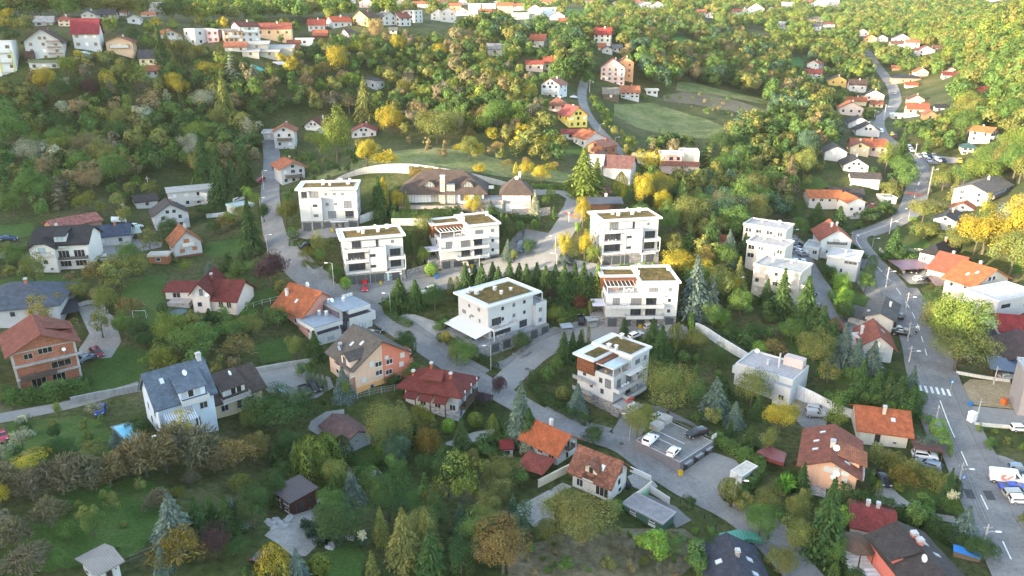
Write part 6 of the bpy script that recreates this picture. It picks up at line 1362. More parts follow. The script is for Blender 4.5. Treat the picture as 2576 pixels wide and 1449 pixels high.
for x,z in((0.57,1.08),(0.74,0.62)):part(H,"air_conditioner",[(w*x,w*x+0.95,-0.4,-0.004,h*z,h*z+0.7)],"plastic",(0.49,0.49,0.48))
win(H,'R',0.3,h*0.35,1.0,1.4,'plain',WT,BLK);blc(H,'R',0.15,0.8,h*0.62,1.3,1.0,(0.59,0.59,0.59),kind='bars')
for x,y in((0.2,0.35),(0.2,0.6),(0.3,0.85),(0.75,0.6),(0.8,0.15)):skl(H,w*x,d*y,0.7,1.1)
MB().slab([(w*0.6,d*0.18,H.rz(w*0.62,1)+0.2),(w*0.6,d*0.62,H.rz(w*0.62,1)+0.2),(w+1.5,d*0.62,h+0.75),(w+1.5,d*0.18,h+0.75)][::-1],0.12).obj("dormer_roof","tiles",H.roof,(0.42,0.14,0.07));part(H,"dormer",[(w*0.75,w+0.2,d*0.2,d*0.6,h-0.2,h+1.0)],"plaster",SLM)
chm(H,w*0.5,d*0.35,1.1,0.8,(0.55,0.50,0.46));dish(H.roof,(w*0.57,d*0.28,H.rz(w*.57,3)-0.2),0.6,0.2)
H=house("orange_roofed_house","cream house with broad bright orange roof and brown terrace above the salmon house",[(2158,1116),(2278,1132)],1083,'F',9.5,'x',27,0.9,(0.59,0.55,0.47),(0.45,0.125,0.055),'tiles');w,h,d=H.w,H.h,H.d
win(H,'F',0.38,h*0.5,1.2,2.0,'plain',WT,BLK,"door");part(H,"rolled_awning",[(w*0.3,w*0.62,-0.5,-0.004,h*0.86,h*0.95)],"fabric",(0.55,0.50,0.40));chm(H,w*0.52,d*0.38,1.4,0.6,(0.50,0.42,0.34));skl(H,w*0.7,d*0.25,0.9,1.0);part(H,"terrace",[(w*0.4,w+1.8,-4.2,-0.005,H.zb-2.2,0.1)],"plaster",(0.55,0.53,0.47));part(H,"terrace_rail",[(w*0.4,w+1.8,-4.3,-4.21,-0.2,0.75),(w+1.71,w+1.8,-4.2,0.5,0.103,0.75)],"planks",(0.12,0.05,0.04));part(H,"terrace_floor",[(w*0.41,w+1.7,-4.15,-0.05,0.103,0.13)],"pavers",(0.25,0.10,0.085));win(H,'F',0,-1.2,0.7,0.6,'plain',WT,BLK,pos=(w*0.78,-4.2));win(H,'F',0.75,h*0.35,0.8,0.5,'plain',WT,BLK)
W2=tag(empty("carport",at(2325,1148),H.yaw),"brown flat carport over a white car beside the orange roofed house","carport");MB().box(-2.6,2.6,-2.2,2.2,2.5,2.7).obj("roof","planks",W2,(0.13,0.06,0.05));m=MB()
for x in(-2.4,2.3):
 for y in(-2.0,1.9):m.box(x,x+0.15,y,y+0.15,-0.5,2.5)
m.obj("posts","planks",W2,(0.13,0.06,0.05))
H=house("coral_house","coral house with wide dark brown roof at the bottom right corner",[(2279,1530),(2420,1522)],1482,'F',11,'y',26,0.7,(0.56,0.16,0.13),(0.075,0.062,0.06),'tiles');w,h,d=H.w,H.h,H.d
for x,y in((0.70,0.80),(0.78,0.80),(0.74,0.66),(0.8,0.45)):skl(H,w*x,d*y,0.8,1.1)
for y in(0.72,0.58):chm(H,w*0.56,d*y,0.7,0.8,(0.5,0.17,0.14))
MB().slab([(-0.9,d*0.4,h+0.9),(-0.9,d*0.86,h+0.9),(w*0.46,d*0.86,H.rz(w*.46,5)+0.15),(w*0.46,d*0.4,H.rz(w*.46,5)+0.15)][::-1],0.15).obj("dormer_roof","tiles",H.roof,(0.07,0.058,0.056));part(H,"dormer",[(-0.1,w*0.3,d*0.42,d*0.84,h-0.3,h+0.95)],"plaster",(0.56,0.16,0.13));dish(H.roof,(w*0.36,d*0.25,H.rz(w*.36,3)),0.6,0.4);wins(H,'F',3,2)
H=house("low_red_roofed_building","low building with ribbed bright red tile roof between hedge and coral house",[(2138,1350),(2246,1374)],1336,'F',8,'x',20,0.4,(0.55,0.52,0.49),(0.27,0.05,0.045),'tiles')
for x in(0.38,0.62):chm(H,H.w*x,H.d*0.62,0.9,0.55,(0.46,0.38,0.35))
win(H,'F',0.72,H.h*0.5,1.3,1.8,'plain',WT,BLK)
def gzb(lb,u,v,r,hh,col,n=8,wall=False,cat="gazebo",name="gazebo",rise=0.9):
 p=at(u,v);o=tag(empty(name,p,0.3),lb,cat);m=MB();m.lathe([(r,hh),(r,hh+0.08),(0.05,hh+rise)],n=n);m.obj("roof","tiles" if n==4 else "shingle",o,col)
 for i in range(n if n<8 else 6):
  a=2*math.pi*(i+0.0)/(n if n<8 else 6);x,y=0.85*r*math.cos(a),0.85*r*math.sin(a);MB().box(x-0.08,x+0.08,y-0.08,y+0.08,-0.5,hh+0.02).obj("post","planks",o,(0.08,0.05,0.035))
 return o
gzb("brown octagonal gazebo on the grey timber terrace",2150,1400,3.1,2.5,(0.14,0.085,0.06));gzb("small dark plum-roofed gazebo beside the red hipped house",1216,1022,2.4,2.2,(0.05,0.03,0.035),4,rise=1.2);gzb("red tiled open pavilion beside the orange roofed white house",1346,1192,4.2,2.4,(0.33,0.075,0.055),4,cat="pavilion",name="pavilion",rise=1.3)
H=house("grey_bungalow","white bungalow with broad weathered grey roof beside the main road",[(2172,824),(2242,837)],797,'F',13,'y',22,0.8,(0.49,0.47,0.45),(0.115,0.115,0.115),'tiles');win(H,'F',0.4,H.h*0.6,1.5,1.2,'sill',WT,(0.3,0.33,0.36));chm(H,H.w*0.75,H.d*0.6,1.0,0.5)
W2=house("wing",None,[(2132,810),(2172,822)],796,'F',8,'x',20,0.6,(0.49,0.47,0.45),(0.10,0.10,0.10),'tiles',into=H);win(W2,'F',0.6,W2.h*0.6,1.4,1.2,'sill',WT,(0.3,0.33,0.36));chm(W2,W2.w*0.95,2.0,0.8,0.5,(0.3,0.1,0.06),'brickwork')
H=house("red_roofed_white_house","white house with steep rust-red roof and flower balcony by the main road",[(2163,905),(2240,914)],873,'F',10,'y',38,0.9,WT,(0.30,0.085,0.055),'tiles');w,h=H.w,H.h
win(H,'F',0.5,h*1.05,1.2,1.8,'shutter',(0.25,0.12,0.08),SHUT,"balcony_door");blc(H,'F',0.26,0.78,h*0.78,1.0,0.8,(0.42,0.39,0.35),kind='bars');win(H,'F',0.32,h*0.35,1.5,1.5,'plain',WT,BLK);win(H,'F',0.5,h*0.35,1.3,1.7,'plain',WT,BLK);chm(H,w*0.05,H.d*0.55,1.8,0.6,WT);skl(H,w*0.75,H.d*0.6)
W2=house("wing",None,[(2137,875),(2160,890)],842,'F',5,'flat',o=0.1,wall=(0.47,0.46,0.45),rc=(0.50,0.50,0.50),into=H,ppt=0.3)
H=house("shed","small brown timber shed with rusty tile roof among the dark spruces",[(2100,856),(2127,858)],838,'F',7,'y',38,0.4,(0.12,0.07,0.05),(0.30,0.11,0.065),'tiles_old','planks',cat='shed')
H=house("grey_flat_house","pale grey flat-roofed house with roof terrace below the long white wall",[(1845,966),(1987,1012)],917,'F',9.5,'flat',o=0.0,wall=(0.44,0.45,0.46),rc=(0.44,0.45,0.45),ppt=0.5,topc=(0.36,0.35,0.36));w,h,d=H.w,H.h,H.d
for x,z in((0.2,0.62),(0.18,0.2),(0.5,0.62),(0.55,0.2)):win(H,'F',x,h*z,1.3,0.9)
part(H,"side_balcony",[(-1.1,-0.004,1.0,d*0.6,h*0.45,h*0.8)],"plaster",(0.44,0.45,0.46));H.rz=lambda x,y:h
for x,y in((0.42,0.5),(0.55,0.75)):chm(H,w*x,d*y,1.0,0.5,WT)
dish(H.roof,(w*0.1,d*0.9,h),0.55,0.3);part(H,"pink_chimney_block",[(w*0.62,w*0.95,d*0.75,d*0.98,h+0.07,h+2.2)],"plaster",(0.49,0.40,0.39));part(H,"pole",[(w*0.6,w*0.6+0.3,d*0.5,d*0.5+0.3,h*0.8,h+3.6)],"plaster",WT);part(H,"terrace_wing",[(w*0.74,w*1.02,-1.4,-0.004,H.zb-1,h*0.78)],"plaster",(0.47,0.48,0.49));part(H,"terrace_floor",[(w*0.75,w*1.01,-1.3,-0.02,h*0.78+0.003,h*0.79)],"pavers",(0.35,0.36,0.4));win(H,'F',0,h*0.25,1.3,1.2,'plain',WT,BLK,pos=(w*0.88,-1.4))
CRM=(0.49,0.44,0.38)
H=house("cream_apartment_house","cream stepped apartment house with grey flat roofs beside the narrow parking street",[(1889,737),(2003,762)],668,'F',10,'flat',o=0.25,wall=CRM,rc=(0.50,0.47,0.42),ppt=0.4,topc=(0.33,0.33,0.33),cat="apartment house");wins(H,'F',5,3,1.2,1.2,shut=0.4);blc(H,'F',0.05,0.3,H.h*0.36,1.0,0.9,CRM);blc(H,'F',0.05,0.3,H.h*0.68,1.0,0.9,CRM);blc(H,'R',0.1,0.5,H.h*0.5,1.6,1.0,(0.50,0.49,0.46));H.rz=lambda x,y:H.h+0.25;chm(H,H.w*0.25,H.d*0.6,0.8,0.5);chm(H,H.w*0.6,H.d*0.8,0.8,0.5)
for pts,ev,tp in(([(1873,672),(1966,690)],610,8),([(1864,632),(1968,650)],566,8)):
 W2=house("wing",None,pts,ev,'F',tp,'flat',o=0.25,wall=(0.50,0.47,0.43),rc=(0.52,0.50,0.48),ppt=0.4,topc=(0.31,0.31,0.32),into=H);wins(W2,'F',4,2,1.6,1.4,z0=W2.h*0.35,fc=WT);blc(W2,'F',0.3,0.75,W2.h*0.72,1.0,0.9,(0.44,0.44,0.44));W2.rz=lambda x,y,q=W2.h:q+0.25;chm(W2,W2.w*0.3,W2.d*0.7,0.7,0.5,WT);chm(W2,W2.w*0.7,W2.d*0.8,0.9,0.6,WT)
H=house("pale_blue_gabled_house","pale blue house with steep red roof and two dark balconies above the car park",[(2040,618),(2060,647),(2124,638)],606,'L',12,'y',36,0.9,(0.49,0.54,0.57),(0.33,0.095,0.06),'tiles');w,h=H.w,H.h
for z in(0.42,0.9):win(H,'F',0.5,h*z,2.2,1.5,'plain',WT,(0.35,0.38,0.38));blc(H,'F',0.2,0.85,h*z-0.9,1.1,0.9,(0.035,0.037,0.042),kind='boards')
chm(H,w*0.4,H.d*0.4,1.0,0.5);chm(H,w*0.62,H.d*0.55,1.0,0.5);W2=house("wing",None,[(2018,640),(2058,646)],622,'F',9,'flat',o=0.0,wall=WT,rc=(0.47,0.47,0.46),into=H,ppt=0.5,topc=(0.42,0.42,0.42));wins(W2,'F',2,1)
H=house("flat_white_house","flat-roofed white house between the parking street and the main road",[(2075,687),(2153,699)],645,'F',9.5,'flat',o=0.35,wall=(0.45,0.46,0.47),rc=(0.42,0.43,0.44),ppt=0.3,topc=(0.44,0.44,0.44));win(H,'F',0.76,H.h*0.82,3.6,1.0,'plain',WT,(0.1,0.1,0.11));win(H,'F',0.5,H.h*0.3,0.8,1.3);H.rz=lambda x,y:H.h+0.25;chm(H,H.w*0.5,H.d*0.6,0.7,0.5,(0.3,0.3,0.3))
H=house("long_orange_roofed_house","white house with clean orange roof beside dark firs above the red car",[(2003,498),(2033,522),(2102,514)],498,'L',8,'x',24,0.7,(0.49,0.45,0.42),(0.48,0.15,0.06),'tiles');wins(H,'F',4,1,1.1,1.1,z0=H.h*0.4)
W2=house("wing",None,[(2098,530),(2128,545),(2156,537)],512,'L',9,'y',28,0.6,(0.59,0.58,0.57),(0.48,0.15,0.06),'tiles',into=H);wins(W2,'F',2,1,1.0,1.1)
H=house("dark_roofed_house","low house with wide charcoal roof behind the clean orange roof",[(2085,506),(2162,508)],492,'F',9,'x',22,0.9,(0.34,0.42,0.32),(0.045,0.042,0.045),'shingle');chm(H,H.w*0.65,H.d*0.5,1.0,0.5,(0.05,0.05,0.05))
def S(name,lb,pts,ev,t='F',dp=8,roof='x',pt=28,wall=WT,rc=RED,nc=3,fl=2,ch=1,lod=1,rm='tiles',bal=None,gw=False,group=None,**k):
 H=house(name,lb,pts,ev,t,dp,roof,pt,k.pop('o',0.6),wall,rc,rm,lod=lod,group=group,**k)
 if nc:wins(H,'F',nc,fl,1.2,1.3,shut=0.15)
 if t=='L' and H.d>4:wins(H,'L',2,fl,1.1,1.3,shut=0.15)
 if t=='R' and H.d>4:wins(H,'R',2,fl,1.1,1.3,shut=0.15)
 if gw:gwin(H,'F',None,1.2,1.2,1 if H.w<9 else 2)
 if bal is not None:blc(H,'F',0.15,0.85,H.h*bal,1.1,0.9,random.choice([(0.42,0.42,0.42),(0.12,0.09,0.08),(0.52,0.52,0.50)]))
 if ch and roof in('x','y','hip'):chm(H,H.w*0.6,H.d*(0.45 if roof!='y' else 0.6),1.0,0.6,random.choice([(0.50,0.49,0.46),(0.3,0.12,0.08),(0.46,0.46,0.45)]),cap=not lod)
 return H
S("long_dark_roofed_house","white house with long dark brown roof right of the main bend's trees",[(2140,464),(2206,465)],447,dp=8,pt=20,rc=(0.085,0.07,0.068),nc=0,ch=0,lod=0)
S("dark_roofed_cream_house","cream house with charcoal cross-gabled roof beside a yellow conifer",[(2120,429),(2178,431)],415,dp=11,roof='y',pt=30,wall=(0.55,0.52,0.47),rc=(0.05,0.05,0.053),gw=True,fl=1,nc=2,lod=0)
S("white_gabled_house","plain white gabled house with grey roof left of the charcoal roofed cream house",[(2073,402),(2124,399)],381,dp=11,roof='y',pt=28,rc=(0.12,0.115,0.115),nc=0,ch=0)
S("cream_gabled_house","small cream gabled house behind the charcoal roofed cream house",[(2137,387),(2181,388)],369,dp=10,roof='y',pt=27,wall=(0.6,0.48,0.32),rc=(0.25,0.12,0.08),nc=2,fl=1,gw=True)
S("broad_orange_roofed_house","house with broad orange roof just left of the main road's upper straight",[(2140,383),(2222,377)],366,dp=10,pt=26,wall=PINK,rc=(0.38,0.115,0.06),nc=4,fl=1)
S("white_dark_roofed_house","white gabled house with black roof and large gable window beside the road",[(2152,340),(2207,338)],327,dp=10,roof='y',pt=30,rc=DARK,nc=0,gw=True)
S("white_dark_roofed_house","higher white gabled house with black cross roof behind its twin",[(2133,321),(2186,318)],309,dp=10,roof='y',pt=28,rc=(0.06,0.06,0.07),nc=2,fl=1)
S("pink_gabled_house","pale pink gabled house with orange roof above the two black roofed gables",[(2110,287),(2166,284)],271,dp=11,roof='y',pt=27,wall=(0.55,0.46,0.42),rc=(0.42,0.14,0.07),nc=3,fl=1)
S("orange_roofed_house","yellowish house with orange roof directly behind the pale pink gable",[(2128,262),(2175,260)],254,dp=8,wall=CRE,rc=ORG,nc=0)
S("pale_pink_house","pale pink house with black gabled roof beside the upper lane curve",[(2172,252),(2219,250)],239,dp=8,roof='y',wall=(0.59,0.49,0.44),rc=DARK,nc=2,fl=1)
S("rust_roofed_house","small house with rust roof below the pale pink house by the lane",[(2190,270),(2217,270)],262,dp=7,wall=CRE,rc=(0.3,0.1,0.06),nc=2,fl=1)
S("brown_roofed_house","white house with large chocolate brown roof left of the far lane end",[(2135,229),(2175,229)],213,dp=9,pt=36,rc=(0.09,0.055,0.05),nc=2,fl=1)
S("yellow_house","yellow-ochre house with dark grey roof at the wood's edge above the valley",[(2084,213),(2126,211)],201,dp=9,roof='y',pt=24,wall=(0.5,0.34,0.12),rc=(0.09,0.09,0.1),nc=2,fl=1)
H=S("blue_hipped_house","long low house with dark blue hipped roof and brick walls at the lane's end",[(2244,211),(2309,209)],196,dp=10,roof='hip',pt=22,wall=(0.45,0.22,0.15),rc=(0.035,0.045,0.07),nc=4,fl=1)
S("small_red_shed","small red-roofed annex in front of the dark blue hipped house",[(2278,222),(2305,220)],214,dp=6,pt=30,wall=CRE,rc=(0.33,0.09,0.06),nc=1,fl=1,ch=0)
S("tall_cream_house","tall sunlit cream gabled house beside a blue-green spruce on the right",[(2299,200),(2329,202)],181,dp=10,roof='y',pt=32,wall=(0.68,0.52,0.33),rc=(0.4,0.14,0.08),nc=2,fl=2,bal=0.4)
S("double_roofed_house","white house with dark red lower and sunlit upper roof below the right hill",[(2371,200),(2407,201)],189,dp=7,pt=30,rc=(0.2,0.05,0.045),nc=3,fl=1)
S("upper_gabled_house","small sunlit gabled house behind the double dark red roof",[(2374,188),(2404,188)],178,dp=8,roof='y',pt=26,wall=CRE,rc=(0.4,0.22,0.14),nc=0)
S("salmon_red_house","salmon house with red roof and dormer beside the far road bend",[(2281,287),(2329,287)],273,dp=8,pt=35,wall=SLM,rc=(0.36,0.10,0.065),nc=3,fl=1)
S("salmon_gabled_house","salmon gabled house with brown roof right behind the salmon red-roofed one",[(2284,263),(2320,263)],250,dp=8,roof='y',pt=30,wall=SLM,rc=(0.15,0.07,0.06),nc=0)
S("brick_gabled_shed","bare brick gabled building with a woodpile at the foot of the right hill",[(2323,302),(2351,303)],288,dp=8,roof='y',pt=34,wall=(0.4,0.17,0.1),rc=(0.28,0.12,0.08),nc=1,fl=1,ch=0,wm='brickwork')
S("small_dark_roofed_house","small white house with slate shed roof at the foot of the right hill",[(2354,280),(2381,281)],272,dp=7,roof='shed',pt=10,rc=DARK,nc=2,fl=1)
S("teal_flat_building","low building with teal flat roof among trees by the far road",[(2245,300),(2304,301)],291,dp=9,roof='flat',o=0.3,rc=(0.28,0.38,0.4),topc=(0.22,0.32,0.35),nc=4,fl=1)
S("white_orange_roofed_house","white house with orange roof on the right edge slope among yellow trees",[(2468,353),(2488,360),(2518,345)],334,'L',9,'y',30,rc=(0.45,0.16,0.07),bal=0.45)
S("cream_teal_house","cream house with teal roof below the sunlit trees at the car park",[(2419,389),(2453,391)],371,dp=8,roof='hip',pt=25,wall=(0.6,0.52,0.36),rc=(0.05,0.13,0.14),nc=3,fl=2)
S("grey_roofed_house","white house with weathered grey-brown roof below the right hand hill",[(2447,498),(2480,516),(2538,492)],490,'L',11,'x',22,rc=(0.16,0.14,0.125),lod=0,bal=0.5,o=0.9)
S("dark_shingled_house","white house with dark blue-grey roof and skylight left of the yellow trees",[(2343,579),(2400,588)],553,dp=11,roof='y',pt=24,rc=(0.06,0.065,0.075),gw=True,nc=2,fl=1,lod=0,o=0.9)
S("orange_roofed_house","low house with orange roof and red chimney behind the dark blue-grey roof",[(2386,536),(2450,545)],527,dp=10,roof='y',pt=26,rc=(0.36,0.11,0.06),gw=True,nc=2,fl=1,lod=0)
S("black_roofed_white_house","white house with broad black hipped roof beside a fenced lawn",[(2332,655),(2358,677),(2412,652)],646,'L',None,'hip',36,rc=(0.03,0.031,0.036),nc=2,fl=1,lod=0,ch=1)
S("green_walled_house","pale green house with tilted red roof and four roof windows behind the carport",[(2384,706),(2394,722),(2446,700)],694,'L',7.5,'y',30,wall=(0.44,0.50,0.42),rc=(0.33,0.10,0.065),nc=2,fl=1,lod=0)
H=S("sunlit_orange_roofed_house","large cream house with orange tiled roof partly sunlit at the right edge",[(2418,745),(2436,772),(2524,750)],724,'L',8,'y',25,wall=(0.59,0.55,0.49),rc=(0.42,0.135,0.06),nc=3,fl=2,lod=0,bal=0.5,o=1.0,gw=True);skl(H,H.w*0.2,H.d*0.5);skl(H,H.w*0.3,H.d*0.3)
def cpt(lb,pts,dp,hh,rc,rm='seam_metal',cat="carport",n=4,name="carport",h2=0.25):
 A0,o,yaw,w,d=frame(pts,'F',dp);e=tag(empty(name,o,yaw),lb,cat)
 MB().slab([(-0.4,-0.4,hh),(w+0.4,-0.4,hh),(w+0.4,d+0.4,hh+h2*d/2),(-0.4,d+0.4,hh+h2*d/2)],0.18).obj("roof",rm,e,rc)
 for i in range(n):
  for y in(0.0,d-0.2):
   x=i*(w-0.2)/(n-1);MB().box(x,x+0.18,y,y+0.18,-0.6,hh+h2*y/2-0.17).obj("post","planks",e,(0.12,0.08,0.06))
 FOOT.append([(q.x,q.y)for q in[o,o+Vector((w*math.cos(yaw),w*math.sin(yaw),0)),o+Vector((w*math.cos(yaw)-d*math.sin(yaw),w*math.sin(yaw)+d*math.cos(yaw),0)),o+Vector((-d*math.sin(yaw),d*math.cos(yaw),0))]])
 SIL.append(([prj(o.x+x*math.cos(yaw)-y*math.sin(yaw),o.y+x*math.sin(yaw)+y*math.cos(yaw),o.z+z)for x in(0,w)for y in(0,d)for z in(0,hh)],o.y+d));return e
cpt("long mauve metal carport over two dark cars by the main road",[(2266,696),(2384,690)],6,2.5,(0.22,0.12,0.15))
cpt("mauve roofed shelter in front of the large cream house",[(2352,735),(2416,738)],6,2.3,(0.20,0.125,0.14))
cpt("weathered grey tiled open shelter behind the golden tree",[(2456,872),(2522,880)],7,2.4,(0.10,0.10,0.105),'tiles_old')
cpt("dark blue carport roof over a silver car by the sandy plot",[(2490,952),(2562,962)],5.5,2.5,(0.05,0.075,0.12))
H=S("white_modern_house","modern white flat-roofed house with dark ribbon windows at the right edge",[(2468,792),(2497,822),(2600,800)],760,'L',9.5,'flat',wall=(0.47,0.47,0.48),rc=(0.42,0.46,0.49),nc=0,lod=0,o=0.3,topc=(0.44,0.44,0.45),ppt=0.3)
win(H,'F',0.2,H.h*0.78,3.4,1.1,'plain',DF,GLAZ);win(H,'F',0.75,H.h*0.7,3.0,1.2,'plain',DF,GLAZ)
for x in(0.3,0.6):win(H,'L',x,H.h*0.55,1.0,1.5,'plain',DF,(0.12,0.13,0.15))
S("red_metal_roofed_house","white house with bright red metal roof and red balcony at the right edge",[(2510,868),(2650,880)],834,dp=9,pt=27,wall=(0.42,0.44,0.47),rc=(0.30,0.035,0.035),lod=0,nc=3,fl=1,o=0.9)
S("brown_roofed_white_house","white house with mauve-brown roof at the right edge below the grey shelter",[(2535,930),(2680,940)],906,dp=11,roof='y',pt=24,rc=(0.12,0.075,0.07),lod=0,nc=2,fl=1,o=0.9)
H=S("grey_modern_house","modern pink-grey box house with dark cladding beside the concrete yard",[(2558,1046),(2700,1068)],945,'F',8,'flat',wall=(0.30,0.27,0.27),rc=(0.3,0.33,0.36),nc=2,fl=2,lod=0,o=0.2)
H=house("black_roofed_house","white house with big black roof, dark balconies and arched loggias at the left",[(92,676),(230,668)],622,'F',11,'x',31,0.7,(0.59,0.56,0.53),(0.028,0.029,0.034),'shingle',clip=0.25);w,h=H.w,H.h
for x in(0.55,0.83):win(H,'F',x,h*0.57,w*0.2,1.9,'plain',WT,BLK,"loggia");win(H,'F',x,h*0.18,w*0.2,2.0,'plain',(0.35,0.28,0.25),BLK,"loggia")
blc(H,'F',0.42,0.98,h*0.34,1.0,0.8,(0.05,0.04,0.035),kind='boards');dmr(H,w*0.52,2.8,0.4,1.7,(0.028,0.029,0.034),'shingle',WT,True,'shed',(0.25,0.36,0.38));blc(H,'F',0.42,0.64,h*0.92,1.0,0.8,BLK,kind='bars');chm(H,w*0.3,H.d*0.7,1.2,0.5)
W2=house("wing",None,[(86,684),(148,680)],632,'F',5,'y',34,0.7,(0.59,0.56,0.53),(0.028,0.029,0.034),'shingle',clip=0.4,into=H);win(W2,'F',0.5,W2.h*0.92,1.9,1.5,'plain',WT,(0.25,0.36,0.38));blc(W2,'F',0.28,0.85,W2.h*0.72,1.0,0.8,BLK,kind='bars');win(W2,'F',0.55,W2.h*0.4,1.2,1.2);win(W2,'F',0.75,W2.h*0.08,0.8,0.6)
S("pink_roofed_shed","long low building with weathered pink-red roof behind the black roofed house",[(143,594),(258,572)],577,dp=9,pt=18,wall=(0.4,0.2,0.14),rc=(0.36,0.14,0.12),rm='tiles_old',nc=0,ch=0,lod=0)
S("blue_roofed_annex","low white building with shiny blue tile roof right of the black roofed house",[(238,622),(328,614)],600,dp=9,pt=24,rc=(0.04,0.065,0.115),nc=2,fl=1,lod=0,ch=1)
cpt("flat pale green roofed carport beside the blue tiled annex",[(327,606),(356,602)],6,2.2,(0.28,0.36,0.31),n=3)
H=S("grey_gabled_house","white gabled house with grey-brown roof and long balcony on the left slope",[(375,548),(393,580),(474,563)],547,'L',9,'y',32,rc=(0.085,0.075,0.075),nc=2,fl=2,lod=0,bal=0.48,gw=True)
H=S("white_flat_house","white two-storey house with low pale grey roof behind the grey-brown gable",[(419,509),(429,524),(546,512)],487,'L',8,'x',12,wall=(0.45,0.45,0.45),rc=(0.30,0.30,0.29),rm='corrugated',nc=4,fl=2,lod=0,ch=0);blc(H,'F',0.5,1.0,H.h*0.42,1.5,0.9,WT)
W2=house("wing",None,[(525,516),(545,510)],492,'F',5,'flat',o=0.0,wall=WT,rc=(0.47,0.47,0.47),into=H,ppt=0.8)
H=S("small_orange_roofed_house","small white house with steep weathered orange roof and orange shutters on a lawn",[(424,626),(442,649),(519,648)],622,'L',8,'y',43,rc=(0.40,0.14,0.065),rm='tiles_old',nc=0,lod=0,o=0.8)
for x,z in((0.28,0.45),(0.74,0.5),(0.48,1.1)):win(H,'F',x,H.h*z,1.3 if z<1 else 1.5,1.1 if z<1 else 1.5,'shutter',(0.3,0.12,0.06),(0.38,0.13,0.06))
blc(H,'F',0.3,0.72,H.h*0.84,0.9,0.8,(0.50,0.49,0.46));part(H,"plinth",[(0.1,H.w+0.02,-0.04,-0.003,H.zb,0.4)],"brickwork",(0.25,0.1,0.07))
S("flat_pool_house","small white flat-roofed garden building with teal roof beside the curved street",[(595,543),(641,534)],525,dp=6,roof='flat',rc=(0.35,0.45,0.44),topc=(0.36,0.46,0.46),nc=1,fl=1,lod=0,o=0.2)
S("brick_shed","tiny brick outbuilding with flat slab roof below the small orange roofed house",[(375,662),(424,660)],652,dp=3,roof='flat',wall=(0.36,0.15,0.09),rc=(0.42,0.4,0.36),wm='brickwork',nc=1,fl=1,lod=0,ch=0,o=0.2,cat='shed')
S("brown_shed","small dark brown gabled shed hidden behind trees above the grey-brown gable",[(345,525),(398,518)],512,dp=6,pt=25,wall=(0.42,0.42,0.40),rc=(0.06,0.05,0.055),nc=1,fl=1,lod=0,ch=0,cat='shed')
H=S("hipped_grey_house","large new house with dark blue-grey hipped roof at the left edge",[(-80,822),(150,800)],790,dp=15,roof='hip',pt=25,wall=WT,rc=(0.085,0.105,0.14),nc=5,fl=1,lod=0,o=0.9)
cpt("white carport with dark hipped roof beside the large new house",[(153,815),(197,808)],7,2.6,(0.05,0.06,0.08),'tiles',n=2)
H=S("garden_shed","small whitewashed shed with grey corrugated roof at the bottom left",[(214,1440),(252,1476),(309,1450)],1446,'L',4.5,'x',16,wall=(0.44,0.47,0.49),rc=(0.22,0.20,0.19),rm='corrugated',nc=0,lod=0,ch=0,cat='shed');win(H,'F',0.5,0.9,0.9,1.7,'plain',(0.3,0.25,0.2),BLK,"door");win(H,'F',0.83,1.4,0.4,0.4,'plain',WT,BLK)
H=S("timber_hut","brown timber garden hut with mono-pitch roof at the flagstone courtyard",[(710,1266),(734,1298),(797,1262)],1266,'L',4.5,'shed',3,wall=(0.09,0.035,0.028),rc=(0.075,0.055,0.055),rm='seam_metal',wm='planks',nc=0,lod=0,ch=0,cat='hut',o=0.4);win(H,'F',0.35,1.0,1.6,1.8,'plain',(0.1,0.05,0.03),BLK,"door_opening");win(H,'F',0.78,1.4,0.9,0.7,'plain',(0.1,0.05,0.03),BLK)
H=house("parking_deck","mauve-grey flat building whose roof is a car deck with four parked cars",[(1601,1134),(1708,1194),(1790,1140)],1164,'L',None,'flat',0,0.0,(0.15,0.135,0.15),(0.27,0.27,0.28),ppt=0.12,cat="parking deck",topc=(0.16,0.16,0.158));DECK=H;w,h,d=H.w,H.h,H.d
rail(H,0.1,w-0.1,0.08,d-0.2,h+0.12,(0.4,0.41,0.42),h=0.6)
for x in(0.18,0.5,0.82):win(H,'F',x,h*0.38,1.4,h*0.7,'plain',DF,BLK,"door");part(H,"glass_canopy",[(w*x-1.1,w*x+1.1,-0.9,-0.004,h*0.82,h*0.86)],"glass",(0.12,0.13,0.14))
for x0 in(0.35,0.55):part(H,"bay_line",[(w*x0,w*x0+0.12,d*0.3,d*0.9,h+0.062,h+0.066)],"road_paint",(1,1,1))
sg=tag(empty("sign",onp(1796,1104,H.world(0,0,h).z),H.yaw),"small white sign board at the parking deck corner","sign");MB().box(-0.8,0.8,-0.04,0.04,0.2,1.1).obj("board","paint",sg,(0.46,0.46,0.46));MB().tube([(0,0.08,-2.5),(0,0.08,1.0)],0.05).obj("post","metal",sg,(0.4,0.4,0.4));MB().box(-0.15,0.15,-0.05,-0.043,0.75,0.9).box(-0.45,0.45,-0.05,-0.043,0.45,0.55).obj("lettering","plastic",sg,(0.2,0.3,0.3))
for i,(u,v)in enumerate(((1672,1062),(1652,1078))):
 p=onp(u,v,H.world(0,0,h).z);tag(MB().box(-1.2,1.2,-1.0,1.0,0.05,1.1).box(-1.25,1.25,-1.05,1.05,1.103,1.25).obj("ventilation_block","concrete",None,(0.38,0.36,0.33),p,(0,0,H.yaw)),("farther" if i==0 else "nearer")+" of two square concrete ventilation blocks on the car deck","vent block")
